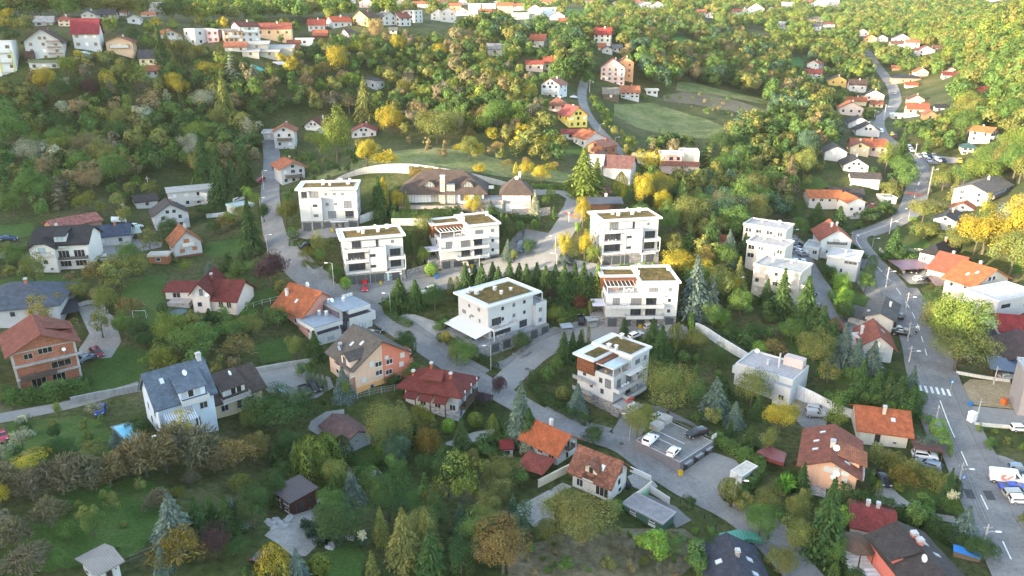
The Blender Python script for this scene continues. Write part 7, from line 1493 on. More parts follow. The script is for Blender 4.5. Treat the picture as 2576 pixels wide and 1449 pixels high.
H=S("container_office","white site container with rusty flat roof beside the yard tree",[(1850,1200),(1864,1226),(1904,1199)],1200,'L',None,'flat',wall=(0.47,0.49,0.50),rc=(0.52,0.50,0.46),nc=0,lod=0,ch=0,o=0.05,ppt=0.12,topc=(0.49,0.46,0.40),cat='container');win(H,'F',0.7,H.h*0.6,0.9,0.8,'plain',WT,(0.2,0.3,0.4));win(H,'F',0.4,H.h*0.45,0.8,1.8,'shutter',WT,(0.50,0.50,0.50),"door")
S("grey_felt_shed","long low green-walled shed with grey felt roof behind the lattice gate",[(1568,1290),(1664,1340),(1693,1313)],1324,'L',None,'flat',wall=(0.05,0.12,0.09),rc=(0.26,0.25,0.26),nc=0,lod=0,ch=0,o=0.3,ppt=0.05,topc=(0.24,0.23,0.24),cat='shed')
S("playhouse","tiny white playhouse with red roof beside the long garden hedge",[(1262,1152),(1290,1150)],1136,dp=2.5,pt=38,rc=(0.22,0.03,0.03),nc=1,fl=1,lod=0,ch=0,cat='playhouse',o=0.3)
lump("red_canopy","flat dusky red canopy among the garden hedges left of the salmon house","canopy",[(1900,1160),(1930,1145),(1975,1165),(1968,1190),(1930,1178)],2.0,2.2,"seam_metal",(0.19,0.045,0.045))
S("street_end_house","white house with orange roof, stepped terraces and balcony beside the black car",[(711,466),(769,460)],429,dp=11,roof='y',pt=24,rc=(0.45,0.14,0.07),nc=3,fl=2,lod=0,bal=0.45,gw=True,o=1.1)
S("three_storey_house","white three-storey gabled house with rust roof and two long balconies",[(692,374),(742,374)],331,dp=10,roof='y',pt=28,rc=(0.35,0.12,0.07),nc=2,fl=2,lod=0,bal=0.5,gw=True,o=0.9)
S("annex","low flat white annex left of the three-storey house with rust roof",[(663,352),(690,362)],336,dp=8,roof='flat',nc=1,fl=1,lod=0,rc=(0.47,0.47,0.47))
S("dark_gabled_house","white gabled house with dark red-brown roof and balcony below the wooded slope",[(762,330),(812,336),(830,326)],318,'R',11,'y',32,rc=(0.15,0.055,0.05),nc=2,fl=2,lod=0,bal=0.5,gw=True,o=0.9)
S("red_mono_house","white house with rose-red roof between two yellow-green trees",[(885,348),(946,346)],331,dp=10,roof='y',pt=23,rc=(0.38,0.09,0.085),nc=3,fl=1,lod=0,gw=True)
# houses on the far slopes
S("mono_pitch_house","white modern house with tilted dark roof alone in the middle wood",[(918,218),(946,228),(963,214)],204,'L',8,'shed',8,rc=(0.1,0.095,0.1),nc=2,fl=1,ch=0)
S("grey_stone_house","small whitish house with pale grey roof alone on the wooded ridge slope",[(1226,139),(1263,141)],123,dp=8,pt=34,wall=(0.46,0.45,0.40),rc=(0.28,0.28,0.29),nc=1,fl=1,ch=0)
S("tiny_white_shed","tiny white shed in the scrub left of the pale grey roofed house",[(1126,172),(1138,173)],159,dp=3,roof='flat',nc=1,fl=1,ch=0,cat='shed')
S("orange_roofed_wood_house","house with orange cross roof half hidden by the dark wood",[(1331,116),(1368,122),(1380,116)],101,'R',9,'x',34,wall=(0.50,0.47,0.44),rc=(0.42,0.12,0.06),nc=2,fl=2)
S("long_red_house","low cream house with two bright red roofs in the wood left of the lane",[(1368,176),(1401,174)],157,dp=8,pt=34,wall=(0.52,0.42,0.35),rc=(0.40,0.10,0.06),nc=2,fl=1)
S("long_red_annex","low annex with dark red roof left of the two bright red roofs",[(1323,178),(1366,177)],161,dp=7,pt=24,wall=(0.50,0.39,0.34),rc=(0.33,0.075,0.05),nc=2,fl=1,ch=0)
S("light_blue_house","tall light blue house with pink-red double gable roof left of the lane",[(1362,243),(1406,248),(1427,240)],214,'R',10,'y',30,wall=(0.47,0.52,0.56),rc=(0.36,0.15,0.11),nc=3,fl=3,gw=True,bal=0.45)
S("pink_hipped_house","low pink house with hipped tile roof below the light blue house",[(1379,278),(1428,281)],264,dp=9,roof='hip',pt=34,wall=(0.62,0.42,0.36),rc=(0.30,0.12,0.085),nc=2,fl=1)
S("bright_yellow_house","bright yellow gabled house with pink-red roof beside the climbing lane",[(1408,300),(1431,321),(1479,312)],292,'L',10,'y',38,wall=(0.66,0.50,0.13),rc=(0.33,0.085,0.075),nc=3,fl=2,gw=True)
S("red_garage","low white garage with flat-pitched dark red roof below the yellow house",[(1413,349),(1457,347)],336,dp=7,pt=18,rc=(0.25,0.05,0.045),nc=1,fl=1,ch=0,cat='garage')
S("orange_gabled_house","white house with orange roof and blank white gable beside the lane",[(1449,360),(1474,376),(1524,366)],350,'L',10,'y',28,rc=(0.42,0.13,0.065),nc=1,fl=1)
S("raw_brick_house","raw red brick house with faded roof at the foot of the climbing lane",[(1482,384),(1514,396),(1548,388)],370,'R',9,'y',27,wall=(0.42,0.16,0.09),wm='brickwork',rc=(0.34,0.15,0.11),nc=2,fl=1,gw=True)
S("mauve_roofed_house","long white house with mauve tile roof right of the large sunlit spruce",[(1516,441),(1586,446)],422,dp=9,pt=36,rc=(0.17,0.085,0.08),nc=1,fl=1,lod=0,ch=0)
S("corrugated_barn","grey barn with pale corrugated roof behind the large sunlit spruce",[(1466,428),(1514,430)],416,dp=9,pt=30,wall=(0.42,0.42,0.42),rc=(0.26,0.27,0.28),rm='corrugated',nc=0,ch=0,cat='barn')
S("small_gabled_house","small white gabled house between the barn and the raw brick house",[(1505,406),(1530,406)],396,dp=7,roof='y',rc=(0.25,0.12,0.1),nc=1,fl=1,ch=0)
S("concrete_ruin","roofless grey concrete shell left of the pink terraced house",[(1592,408),(1645,410)],396,dp=7,roof='flat',wall=(0.42,0.42,0.41),rc=(0.4,0.4,0.39),nc=1,fl=1,ch=0,wm='concrete')
H=S("pink_terraced_house","pink and cream stepped house with lean-to rust roofs above the dense trees",[(1660,426),(1712,430)],390,dp=8,roof='flat',wall=(0.62,0.40,0.36),rc=(0.62,0.42,0.38),nc=3,fl=2,ppt=0.3)
W2=house("wing",None,[(1708,428),(1755,422)],382,'F',8,'flat',o=0.0,wall=CRE,rc=CRE,into=H,lod=1,ppt=0.3);wins(W2,'F',3,2)
MB().slab([(0,-3.0,H.h*0.38),(H.w*1.85,-3.0,H.h*0.38),(H.w*1.85,-0.01,H.h*0.6),(0,-0.01,H.h*0.6)],0.15).obj("lean_to_roof","tiles",H.root,(0.28,0.10,0.065));part(H,"lean_to",[(0.3,H.w*1.8,-2.4,-0.01,H.zb,H.h*0.36)],"plaster",(0.6,0.42,0.38))
for x in(0.3,0.8):part(H,"chimney",[(H.w*x*1.5,H.w*x*1.5+0.5,4,4.5,H.h,H.h+2.2)],"plaster",WT)
S("red_white_block","tall white apartment house with dark red roof above the wooded lane",[(1494,113),(1535,117),(1544,108)],86,'R',9,'x',38,wall=(0.59,0.55,0.49),rc=(0.30,0.045,0.04),nc=3,fl=3)
S("grey_roofed_cottage","white cottage with two grey gables below the tall dark red-roofed house",[(1514,133),(1540,135)],124,dp=8,roof='y',rc=(0.15,0.16,0.17),nc=1,fl=1,ch=0)
S("grey_roofed_annex","low white annex with grey roof beside the two-gabled cottage",[(1541,129),(1564,129)],122,dp=7,rc=(0.15,0.16,0.17),nc=2,fl=1,ch=0)
S("small_orange_annex","small orange roofed building left of the two-gabled cottage",[(1505,126),(1523,127)],120,dp=7,wall=CRE,rc=ORG,nc=1,fl=1,ch=0)
H=S("big_pink_house","big pale pink apartment house with red gabled roof and corner balconies",[(1511,206),(1570,216),(1578,211)],170,'R',13,'y',34,wall=(0.59,0.42,0.39),rc=(0.30,0.09,0.07),nc=4,fl=4);blc(H,'F',0.32,0.46,H.h*0.5,1.0,0.8,WT);blc(H,'F',0.32,0.46,H.h*0.75,1.0,0.8,WT);blc(H,'F',0.84,1.0,H.h*0.5,1.0,0.8,WT);blc(H,'F',0.84,1.0,H.h*0.75,1.0,0.8,WT)
S("orange_block","tall orange apartment house right behind the big pale pink one",[(1552,198),(1592,197)],157,dp=11,roof='y',pt=30,wall=(0.62,0.30,0.16),rc=(0.2,0.1,0.08),nc=2,fl=3)
S("farmhouse","white farmhouse with orange gabled roof below the big pink house",[(1562,246),(1607,247)],232,dp=9,roof='x',pt=32,rc=(0.38,0.14,0.08),nc=4,fl=2)
S("old_barn","weathered grey timber barn left of the white farmhouse",[(1517,248),(1556,252)],236,dp=9,pt=30,wall=(0.14,0.11,0.085),rc=(0.28,0.26,0.22),rm='tiles_old',wm='planks',nc=1,fl=1,ch=0,cat='barn')
S("grey_outbuilding","small grey outbuilding under trees right of the white farmhouse",[(1626,238),(1654,239)],228,dp=7,roof='flat',wall=(0.50,0.50,0.50),rc=(0.42,0.42,0.42),nc=2,fl=1,ch=0)
H=S("balcony_block","white apartment block with yellow balcony frames at the left edge",[(-46,206),(36,198)],107,'F',10,'flat',wall=(0.57,0.59,0.60),rc=(0.49,0.49,0.49),nc=4,fl=4,o=0.0,ppt=0.6)
for x in(0.60,0.95):part(H,"yellow_frame",[(H.w*x-0.25,H.w*x+0.05,-0.5,-0.01,H.h*0.22,H.h*0.78)],"paint",(0.6,0.55,0.08))
for z in(0.25,0.5,0.75):blc(H,'F',0.62,0.93,H.h*z,1.0,0.8,(0.50,0.50,0.50))
H=S("alpine_house","tall white chalet-like house with dark brown roof and stacked balconies",[(70,153),(153,149)],104,'F',11,'y',36,rc=(0.085,0.055,0.05),nc=3,fl=3,gw=True,o=1.2)
for z in(0.3,0.62,0.92):blc(H,'F',0.6,0.98,H.h*z,1.1,0.8,(0.16,0.11,0.09),kind='boards')
part(H,"timber_oriel",[(-0.6,H.w*0.22,-1.8,-0.01,H.h*0.1,H.h*0.5)],"planks",(0.09,0.05,0.04))
S("green_roofed_annex","low white annex with mossy green roof below the tall chalet-like house",[(76,178),(142,174)],157,dp=6,roof='shed',pt=6,rc=(0.22,0.27,0.12),nc=3,fl=1,ch=0)
S("mansard_house","white house with tall crimson mansard roof on the left hilltop",[(188,122),(247,119)],82,dp=10,pt=48,rc=(0.25,0.03,0.045),nc=3,fl=2,o=0.7,ch=0)
S("tan_house","small tan house with wide red-brown gable roof right of the crimson mansard",[(269,129),(330,127)],105,dp=10,roof='y',pt=22,wall=(0.52,0.36,0.26),rc=(0.30,0.10,0.065),nc=3,fl=1,o=1.0,bal=0.42)
S("white_orange_house","white house with bright orange roof and dark balcony gable on the hilltop",[(367,106),(404,112),(446,104)],90,'L',10,'y',26,rc=(0.46,0.14,0.06),nc=2,fl=1,bal=0.55,gw=True,o=0.9)
S("long_grey_house","cream house with long blue-grey roof among sunlit spruces",[(352,166),(407,162)],146,dp=10,pt=32,wall=(0.64,0.55,0.36),rc=(0.075,0.075,0.09),nc=3,fl=1,ch=0)
S("small_orange_shed","small orange roofed house in front of the long blue-grey roof",[(366,192),(399,190)],178,dp=7,rc=(0.36,0.12,0.075),nc=2,fl=1,ch=0)
S("white_cube_block","bright white flat-roofed apartment cube beside a pink terrace house",[(450,110),(494,116),(530,108)],74,'L',10,'flat',rc=(0.44,0.44,0.44),nc=2,fl=2,o=0.0,ppt=0.4)
S("pink_terrace_house","mauve-pink terrace house with blue awning between white and brick blocks",[(523,108),(550,106)],76,dp=9,roof='flat',wall=(0.50,0.28,0.32),rc=(0.50,0.50,0.50),nc=2,fl=2,o=0.0)
S("brick_balcony_block","orange brick block with grey balconies and grey roof left of the tall white house",[(545,104),(566,109),(605,105)],78,'L',9,'x',10,wall=(0.56,0.36,0.26),rc=(0.26,0.25,0.25),nc=4,fl=2,bal=0.5,ch=0)
S("tall_white_house","tall white house with dark maroon roof and three balcony rows on the hilltop",[(571,92),(606,108),(645,105)],66,'L',9,'x',24,rc=(0.13,0.04,0.038),nc=3,fl=3,bal=0.66)
S("orange_outbuilding","low outbuilding with orange roof below the orange brick block",[(566,130),(618,126)],118,dp=8,pt=25,wall=(0.50,0.46,0.42),rc=(0.40,0.14,0.08),nc=2,fl=1,ch=0)
for i,(a,b,e)in enumerate((((618,124),(672,120),112),((655,142),(700,138),130),((668,132),(735,128),122),((610,142),(650,140),130))):
 S("tin_roofed_shed",["grey tin-roofed shed left of the white garden cube","long pale tin-roofed shed in the lower row of hilltop sheds","wide grey tin-roofed shed in the middle of the hilltop sheds","lowest grey tin-roofed shed at the left of the hilltop sheds"][i],[a,b],e,dp=9,roof='shed',pt=8,wall=(0.35,0.33,0.3),rc=(0.34,0.33,0.32),rm='corrugated',nc=1,fl=1,ch=0,cat='shed')
S("white_garden_cube","small white flat cube building among the hilltop sheds",[(746,113),(786,114)],99,dp=6,roof='flat',wall=(0.44,0.44,0.45),rc=(0.59,0.59,0.59),nc=1,fl=1,ch=0)
S("wooden_cabin","tiny brown wooden cabin left of the small white garden cube",[(724,118),(753,118)],109,dp=5,wall=(0.25,0.12,0.06),rc=(0.3,0.1,0.06),nc=1,fl=1,ch=0,cat='cabin')
S("peach_house","peach house with long crimson-orange roof on the hilltop",[(645,92),(730,81)],72,dp=10,pt=28,wall=(0.66,0.42,0.26),rc=(0.33,0.09,0.065),nc=4,fl=1)
S("red_small_house","white house with cherry red roof right of the peach house",[(776,79),(816,75)],62,dp=9,pt=32,rc=(0.36,0.07,0.05),nc=3,fl=1)
S("timber_barn","open timber barn with rusty orange roof below the cherry red roof",[(788,98),(822,97)],89,dp=7,pt=36,wall=(0.14,0.085,0.06),rc=(0.42,0.13,0.07),wm='planks',nc=0,ch=0,cat='barn')
S("long_red_hill_house","long white hilltop house with cherry red roof and lit gable",[(808,66),(838,72),(880,63)],54,'L',10,'x',28,rc=(0.40,0.09,0.05),nc=3,fl=1)
S("plum_barn","small barn with faded plum roof below the long cherry red roof",[(858,84),(878,95),(892,93)],86,'L',7,'x',36,wall=(0.5,0.4,0.36),rc=(0.14,0.09,0.1),nc=0,ch=0,cat='barn')
S("golden_house","glowing golden yellow gabled house with brown roof on the hilltop",[(884,65),(926,67),(950,58)],44,'R',10,'y',33,wall=(0.74,0.50,0.16),rc=(0.13,0.075,0.06),nc=3,fl=2,bal=0.4)
S("blue_gabled_house","white house with grey roof and sky-blue balcony gable right of the golden house",[(943,60),(966,64),(985,55)],41,'R',10,'x',28,wall=(0.44,0.44,0.44),rc=(0.11,0.11,0.115),nc=2,fl=2)
S("white_glazed_house","white house with pointed glazed gable right of the sky-blue balcony gable",[(985,62),(1006,66),(1024,61)],44,'R',9,'y',40,wall=(0.45,0.45,0.46),rc=(0.25,0.08,0.07),nc=2,fl=2)
S("white_hill_block","bright white flat-roofed house at the right end of the glowing hilltop row",[(1015,52),(1043,57),(1058,50)],27,'R',9,'flat',wall=(0.45,0.45,0.45),rc=(0.45,0.45,0.45),nc=2,fl=3,o=0.0)
S("grey_hut","tiny grey hut below the white glazed house",[(980,84),(998,84)],77,dp=5,wall=(0.4,0.4,0.38),rc=(0.15,0.15,0.15),nc=1,fl=1,ch=0,cat='hut')
S("pinkish_small_house","small house with red hipped roof farthest left behind the crimson mansard",[(148,66),(174,65)],49,dp=9,roof='hip',pt=32,wall=(0.54,0.44,0.37),rc=(0.36,0.10,0.08),nc=2,fl=2)
S("white_gray_gable","sunlit white gable with grey roof behind the crimson mansard",[(206,52),(238,50)],36,dp=10,roof='y',pt=30,rc=(0.11,0.10,0.11),nc=2,fl=2)
S("grey_hill_house","house with wide grey roof beside the sunlit white gable",[(250,46),(287,44)],36,dp=9,wall=(0.4,0.38,0.38),rc=(0.13,0.12,0.13),nc=3,fl=1)
S("red_hill_house","house with rose red roof beyond the wide grey roof",[(284,40),(318,38)],31,dp=9,wall=(0.42,0.38,0.37),rc=(0.38,0.09,0.08),nc=3,fl=1)
S("low_gabled_house","low white gabled house just behind the crimson mansard's ridge",[(200,66),(236,66)],58,dp=9,roof='y',pt=22,rc=(0.16,0.12,0.11),nc=2,fl=1,ch=0)
S("small_white_gable","small bright white gable left of a thin orange roof",[(321,58),(350,57)],47,dp=8,roof='y',pt=28,rc=(0.45,0.42,0.4),nc=1,fl=1,ch=0)
S("thin_orange_house","house with thin orange roof above the small bright white gable",[(355,42),(388,42)],37,dp=8,rc=(0.45,0.15,0.07),nc=1,fl=1,ch=0)
S("white_tower_block","white four-storey terraced block high behind the hilltop houses",[(366,26),(405,30),(425,24)],6,'R',12,'flat',wall=(0.45,0.45,0.47),rc=(0.44,0.44,0.44),nc=3,fl=3,o=0.0)
S("grey_flat_house","flat grey-white house at the far left behind the trees",[(88,66),(128,64)],56,dp=9,rc=(0.4,0.4,0.4),nc=2,fl=1,ch=0)
FARS=[(1006,1039,60,None)]
FAR=[(866,894,12,3,'x',(0.74,0.74,0.74),(0.3,0.3,0.32),"white, grey roofed"),(905,938,17,6,'y',(0.72,0.72,0.72),(0.5,0.52,0.55),"white, pale roofed"),(904,937,19,5,'y',PINK,(0.42,0.16,0.11),"pink, red gabled"),(958,988,18,10,'y',WT,(0.42,0.12,0.07),"white, red gabled, beside the pink one"),(993,1023,13,5,'y',CRE,(0.4,0.15,0.08),"cream, orange gabled"),(1037,1082,19,10,'x',WT,(0.42,0.13,0.08),"white, long red roofed"),(1130,1160,27,14,'x',(0.6,0.3,0.2),(0.45,0.14,0.08),"orange roofed and brick walled"),(1178,1208,24,10,'flat',(0.74,0.74,0.74),(0.7,0.7,0.7),"white flat-roofed, left of a flat-roofed pair"),(1213,1247,24,10,'flat',(0.74,0.74,0.74),(0.7,0.7,0.7),"white flat-roofed, right of a flat-roofed pair"),(1084,1121,50,34,'y',(0.72,0.70,0.66),(0.38,0.12,0.07),"white, red gabled, leftmost above the dark wood"),(1108,1147,54,30,'y',WT,(0.40,0.11,0.07),"tall white, red gabled, above the dark wood"),(1146,1180,40,29,'y',(0.70,0.66,0.58),(0.42,0.13,0.07),"cream, orange gabled, above the dark wood"),(1177,1202,45,26,'y',WT,(0.36,0.1,0.06),"narrow white, red gabled, above the dark wood"),(1207,1241,36,29,'x',CRE,(0.44,0.13,0.06),"low, orange roofed, above the dark wood"),(1250,1290,34,14,'x',(0.62,0.36,0.24),(0.45,0.15,0.08),"broad, orange roofed and peach walled"),(1289,1324,27,15,'x',WT,(0.46,0.15,0.08),"white, orange roofed, left of the cluster"),(1286,1330,48,34,'flat',(0.74,0.72,0.70),(0.6,0.6,0.6),"long white flat-roofed"),(1328,1362,47,22,'y',WT,(0.42,0.14,0.08),"tall white, orange gabled"),(1364,1400,44,20,'flat',(0.56,0.66,0.74),(0.6,0.6,0.62),"pale blue flat-roofed"),(1362,1402,12,5,'x',(0.7,0.6,0.5),(0.45,0.15,0.08),"peach, long orange roofed"),(1384,1420,50,40,'y',(0.66,0.6,0.5),(0.18,0.16,0.16),"cream, grey gabled"),(1405,1435,60,54,'x',CRE,(0.40,0.12,0.06),"low, orange roofed, at the wood edge"),(1335,1370,5,-3,'x',WT,(0.45,0.16,0.09),"white, orange roofed, at the very top"),(1240,1275,6,-3,'x',WT,(0.44,0.15,0.09),"white, red roofed, at the very top"),(1537,1556,16,8,'y',WT,(0.3,0.2,0.2),"white, grey gabled"),(1590,1620,14,6,'x',WT,(0.42,0.14,0.09),"white, red roofed"),(1608,1640,20,12,'x',(0.74,0.74,0.74),(0.4,0.4,0.42),"white, pale roofed"),(1640,1668,26,12,'y',WT,(0.40,0.13,0.08),"white, red gabled, above the slope fields"),(1655,1678,14,7,'x',WT,(0.42,0.14,0.09),"cream, red roofed"),(1737,1756,33,27,'x',WT,(0.5,0.5,0.5),"white, grey roofed, among sunlit trees"),(1750,1776,37,31,'x',WT,(0.42,0.14,0.08),"white, orange roofed, among sunlit trees"),(1776,1800,44,36,'y',(0.7,0.66,0.6),(0.36,0.14,0.09),"cream, brown gabled, among sunlit trees"),(1828,1864,37,29,'x',WT,(0.40,0.13,0.08),"white, red roofed, on the far slope"),(1858,1880,39,30,'y',WT,(0.42,0.14,0.08),"white, red gabled, on the far slope"),(1878,1920,34,22,'y',(0.74,0.72,0.7),(0.35,0.15,0.1),"tall white, brown gabled, on the far slope"),(1860,1880,22,12,'x',WT,(0.3,0.1,0.08),"white, dark red roofed"),(1930,1948,31,22,'y',WT,(0.2,0.2,0.2),"white, grey gabled, on the far slope"),(1966,1992,20,7,'flat',WT,(0.7,0.7,0.7),"white flat-roofed, on the far slope"),(2050,2078,18,4,'y',(0.74,0.72,0.7),(0.4,0.3,0.28),"white, brown gabled, near the top edge"),(2082,2108,16,5,'x',WT,(0.6,0.55,0.5),"white, pale roofed, near the top edge"),(2018,2045,14,6,'x',WT,(0.3,0.12,0.1),"white, red roofed, near the top edge"),(2480,2540,7,0,'flat',(0.74,0.72,0.7),(0.6,0.6,0.6),"long white flat-roofed, at the top right"),(1470,1500,9,2,'x',WT,(0.42,0.14,0.09),"white, red roofed, above the bright meadow"),(1436,1462,6,-2,'y',WT,(0.3,0.14,0.1),"white, brown gabled, above the bright meadow"),(1100,1128,12,3,'x',WT,(0.42,0.14,0.09),"white, orange roofed, behind the peach one"),(1150,1175,12,3,'y',WT,(0.42,0.14,0.09),"white, red gabled, behind the brick walled one")]
for a,b,vb,ve,rf_,wl_,rc_,words in FAR:
 S("hilltop_house",f"distant house, {words}, along the top edge",[(a,vb),(b,vb)],ve,dp=10,roof=rf_,pt=30,wall=wl_,rc=rc_,nc=2,fl=2,ch=0,group="distant houses along the top edge")
S("white_far_house","white house with orange double roof beside a bright green field",[(2030,172),(2058,177),(2081,171)],161,'L',9,'x',26,rc=(0.42,0.13,0.07),nc=2,fl=2)
S("white_far_house","white gabled house with red roof in front of the orange double roof",[(2026,194),(2065,196)],184,dp=9,pt=30,wall=(0.45,0.45,0.46),rc=(0.36,0.08,0.06),nc=3,fl=2)
S("sunlit_gable_house","bright sunlit white gable at the head of the right valley",[(2150,91),(2183,91)],81,dp=10,roof='y',pt=24,wall=(0.64,0.61,0.57),rc=(0.3,0.15,0.1),nc=2,fl=1,ch=0)
S("orange_valley_house","orange-walled house with red gable below the bright sunlit gable",[(2173,106),(2201,105)],95,dp=9,roof='y',wall=(0.62,0.38,0.18),rc=(0.38,0.12,0.07),nc=2,fl=1,ch=0)
S("grey_valley_house","small house with grey-brown roof right of the orange-walled house",[(2203,104),(2230,103)],96,dp=9,roof='y',rc=(0.12,0.11,0.1),nc=1,fl=1,ch=0)
S("white_valley_house","white gabled house with grey roof higher at the valley head",[(2246,107),(2284,105)],96,dp=9,roof='y',pt=28,rc=(0.1,0.1,0.12),nc=3,fl=1,ch=0)
S("brown_valley_house","low house with brown roof below the white gabled valley house",[(2240,119),(2279,117)],110,dp=9,rc=(0.17,0.09,0.08),nc=2,fl=1,ch=0)
S("orange_blue_house","white house with orange roof and blue tarpaulin at the valley head",[(2277,124),(2308,122)],107,dp=9,rc=(0.38,0.16,0.1),nc=2,fl=2,ch=0)
S("red_roofed_valley_house","white gabled house with big maroon roof where the far lane ends",[(2305,143),(2345,144)],127,dp=13,roof='y',pt=28,rc=(0.24,0.06,0.065),nc=2,fl=2,ch=0)
S("small_brown_valley_house","small house with brown roof right of the big maroon roof",[(2347,128),(2370,127)],121,dp=8,rc=(0.18,0.1,0.08),nc=1,fl=1,ch=0)
S("far_white_house","white house with dark roof among sunlit trees above the valley",[(2044,76),(2064,78),(2075,74)],66,'L',8,'y',rc=(0.1,0.1,0.12),nc=2,fl=1,ch=0)
S("far_red_house","house with long dark red roof beside the dark roofed white house",[(2070,68),(2098,67)],61,dp=8,rc=(0.2,0.07,0.06),nc=2,fl=1,ch=0)
S("far_long_house","long pale pink roof among sunlit trees above the valley",[(2025,54),(2072,53)],48,dp=10,wall=CRE,rc=(0.5,0.35,0.28),nc=2,fl=1,ch=0)
S("far_shed","small white house half hidden by pale trees above the green field",[(1956,72),(1976,71)],60,dp=8,rc=(0.50,0.49,0.46),nc=1,fl=1,ch=0)
S("red_hut","small red roof among dark trees beside the cream stepped apartment house",[(1801,628),(1818,630)],618,dp=5,roof='x',pt=35,wall=(0.4,0.3,0.25),rc=(0.36,0.07,0.05),nc=0,ch=0,cat='hut')
S("orange_hill_shed","small shed with orange roof in the wood left of the yellow valley tree",[(2244,178),(2262,178)],172,dp=7,wall=(0.2,0.14,0.1),rc=(0.4,0.14,0.08),nc=0,ch=0,cat='shed')
S("red_wood_house","dark red roofed house in the wood on the right hill",[(2445,238),(2490,236)],229,dp=8,wall=(0.25,0.15,0.12),rc=(0.22,0.05,0.04),nc=0,ch=0)
S("white_green_shed","low pale shed with green-white roof among trees by the far pink gable",[(2063,281),(2091,281)],275,dp=7,roof='shed',pt=6,rc=(0.42,0.46,0.42),nc=1,fl=1,ch=0,cat='shed')
S("roadside_hut","small white hut with flat roof beside the road's red speed table",[(2222,513),(2254,513)],500,dp=6,roof='flat',wall=(0.49,0.49,0.49),rc=(0.42,0.40,0.39),nc=1,fl=1,ch=0,lod=0,o=0.2,cat='hut')
def sheet(name,lb,cat,px,h,mat,col,posts=True):
 P=[at(*q)for q in px];c=sum(P,Vector())/len(P);z=max(p.z for p in P)+h
 o=tag(empty(name,c),lb,cat);MB().slab([(p.x-c.x,p.y-c.y,p.z-c.z+h)for p in P],0.15).obj("cover",mat,o,col)
 for p in P:MB().tube([(p.x-c.x,p.y-c.y,p.z-c.z-0.3),(p.x-c.x,p.y-c.y,p.z-c.z+h-0.02)],0.06).obj("post","metal",o,(0.4,0.4,0.4))
sheet("white_canopy","flat bright white canopy sheet in the wood below the hilltop sheds","canopy",[(688,170),(712,168),(730,175),(702,177)],2.6,"paint",(0.46,0.46,0.47))
sheet("teal_net_cover","long teal netting cover on the wooded slope below the hilltop sheds","net cover",[(612,172),(622,168),(668,190),(655,192)],2.5,"fabric",(0.03,0.30,0.28))
p=at(211,145);o=tag(empty("polytunnel",p),"pale rounded polytunnel greenhouse below the crimson mansard house","greenhouse");m=MB();A=[(2.6*math.cos(a),-2.5,2.6*math.sin(a))for a in np.linspace(0,math.pi,13)];m.solid([(2.6,-2.5,-0.5)]+A+[(-2.6,-2.5,-0.5)],(0,5,0));m.obj("cover","fabric",o,(0.48,0.55,0.58));MB().box(-0.5,0.6,-2.55,-2.503,-0.2,1.7).obj("door","plastic",o,(0.2,0.18,0.16))
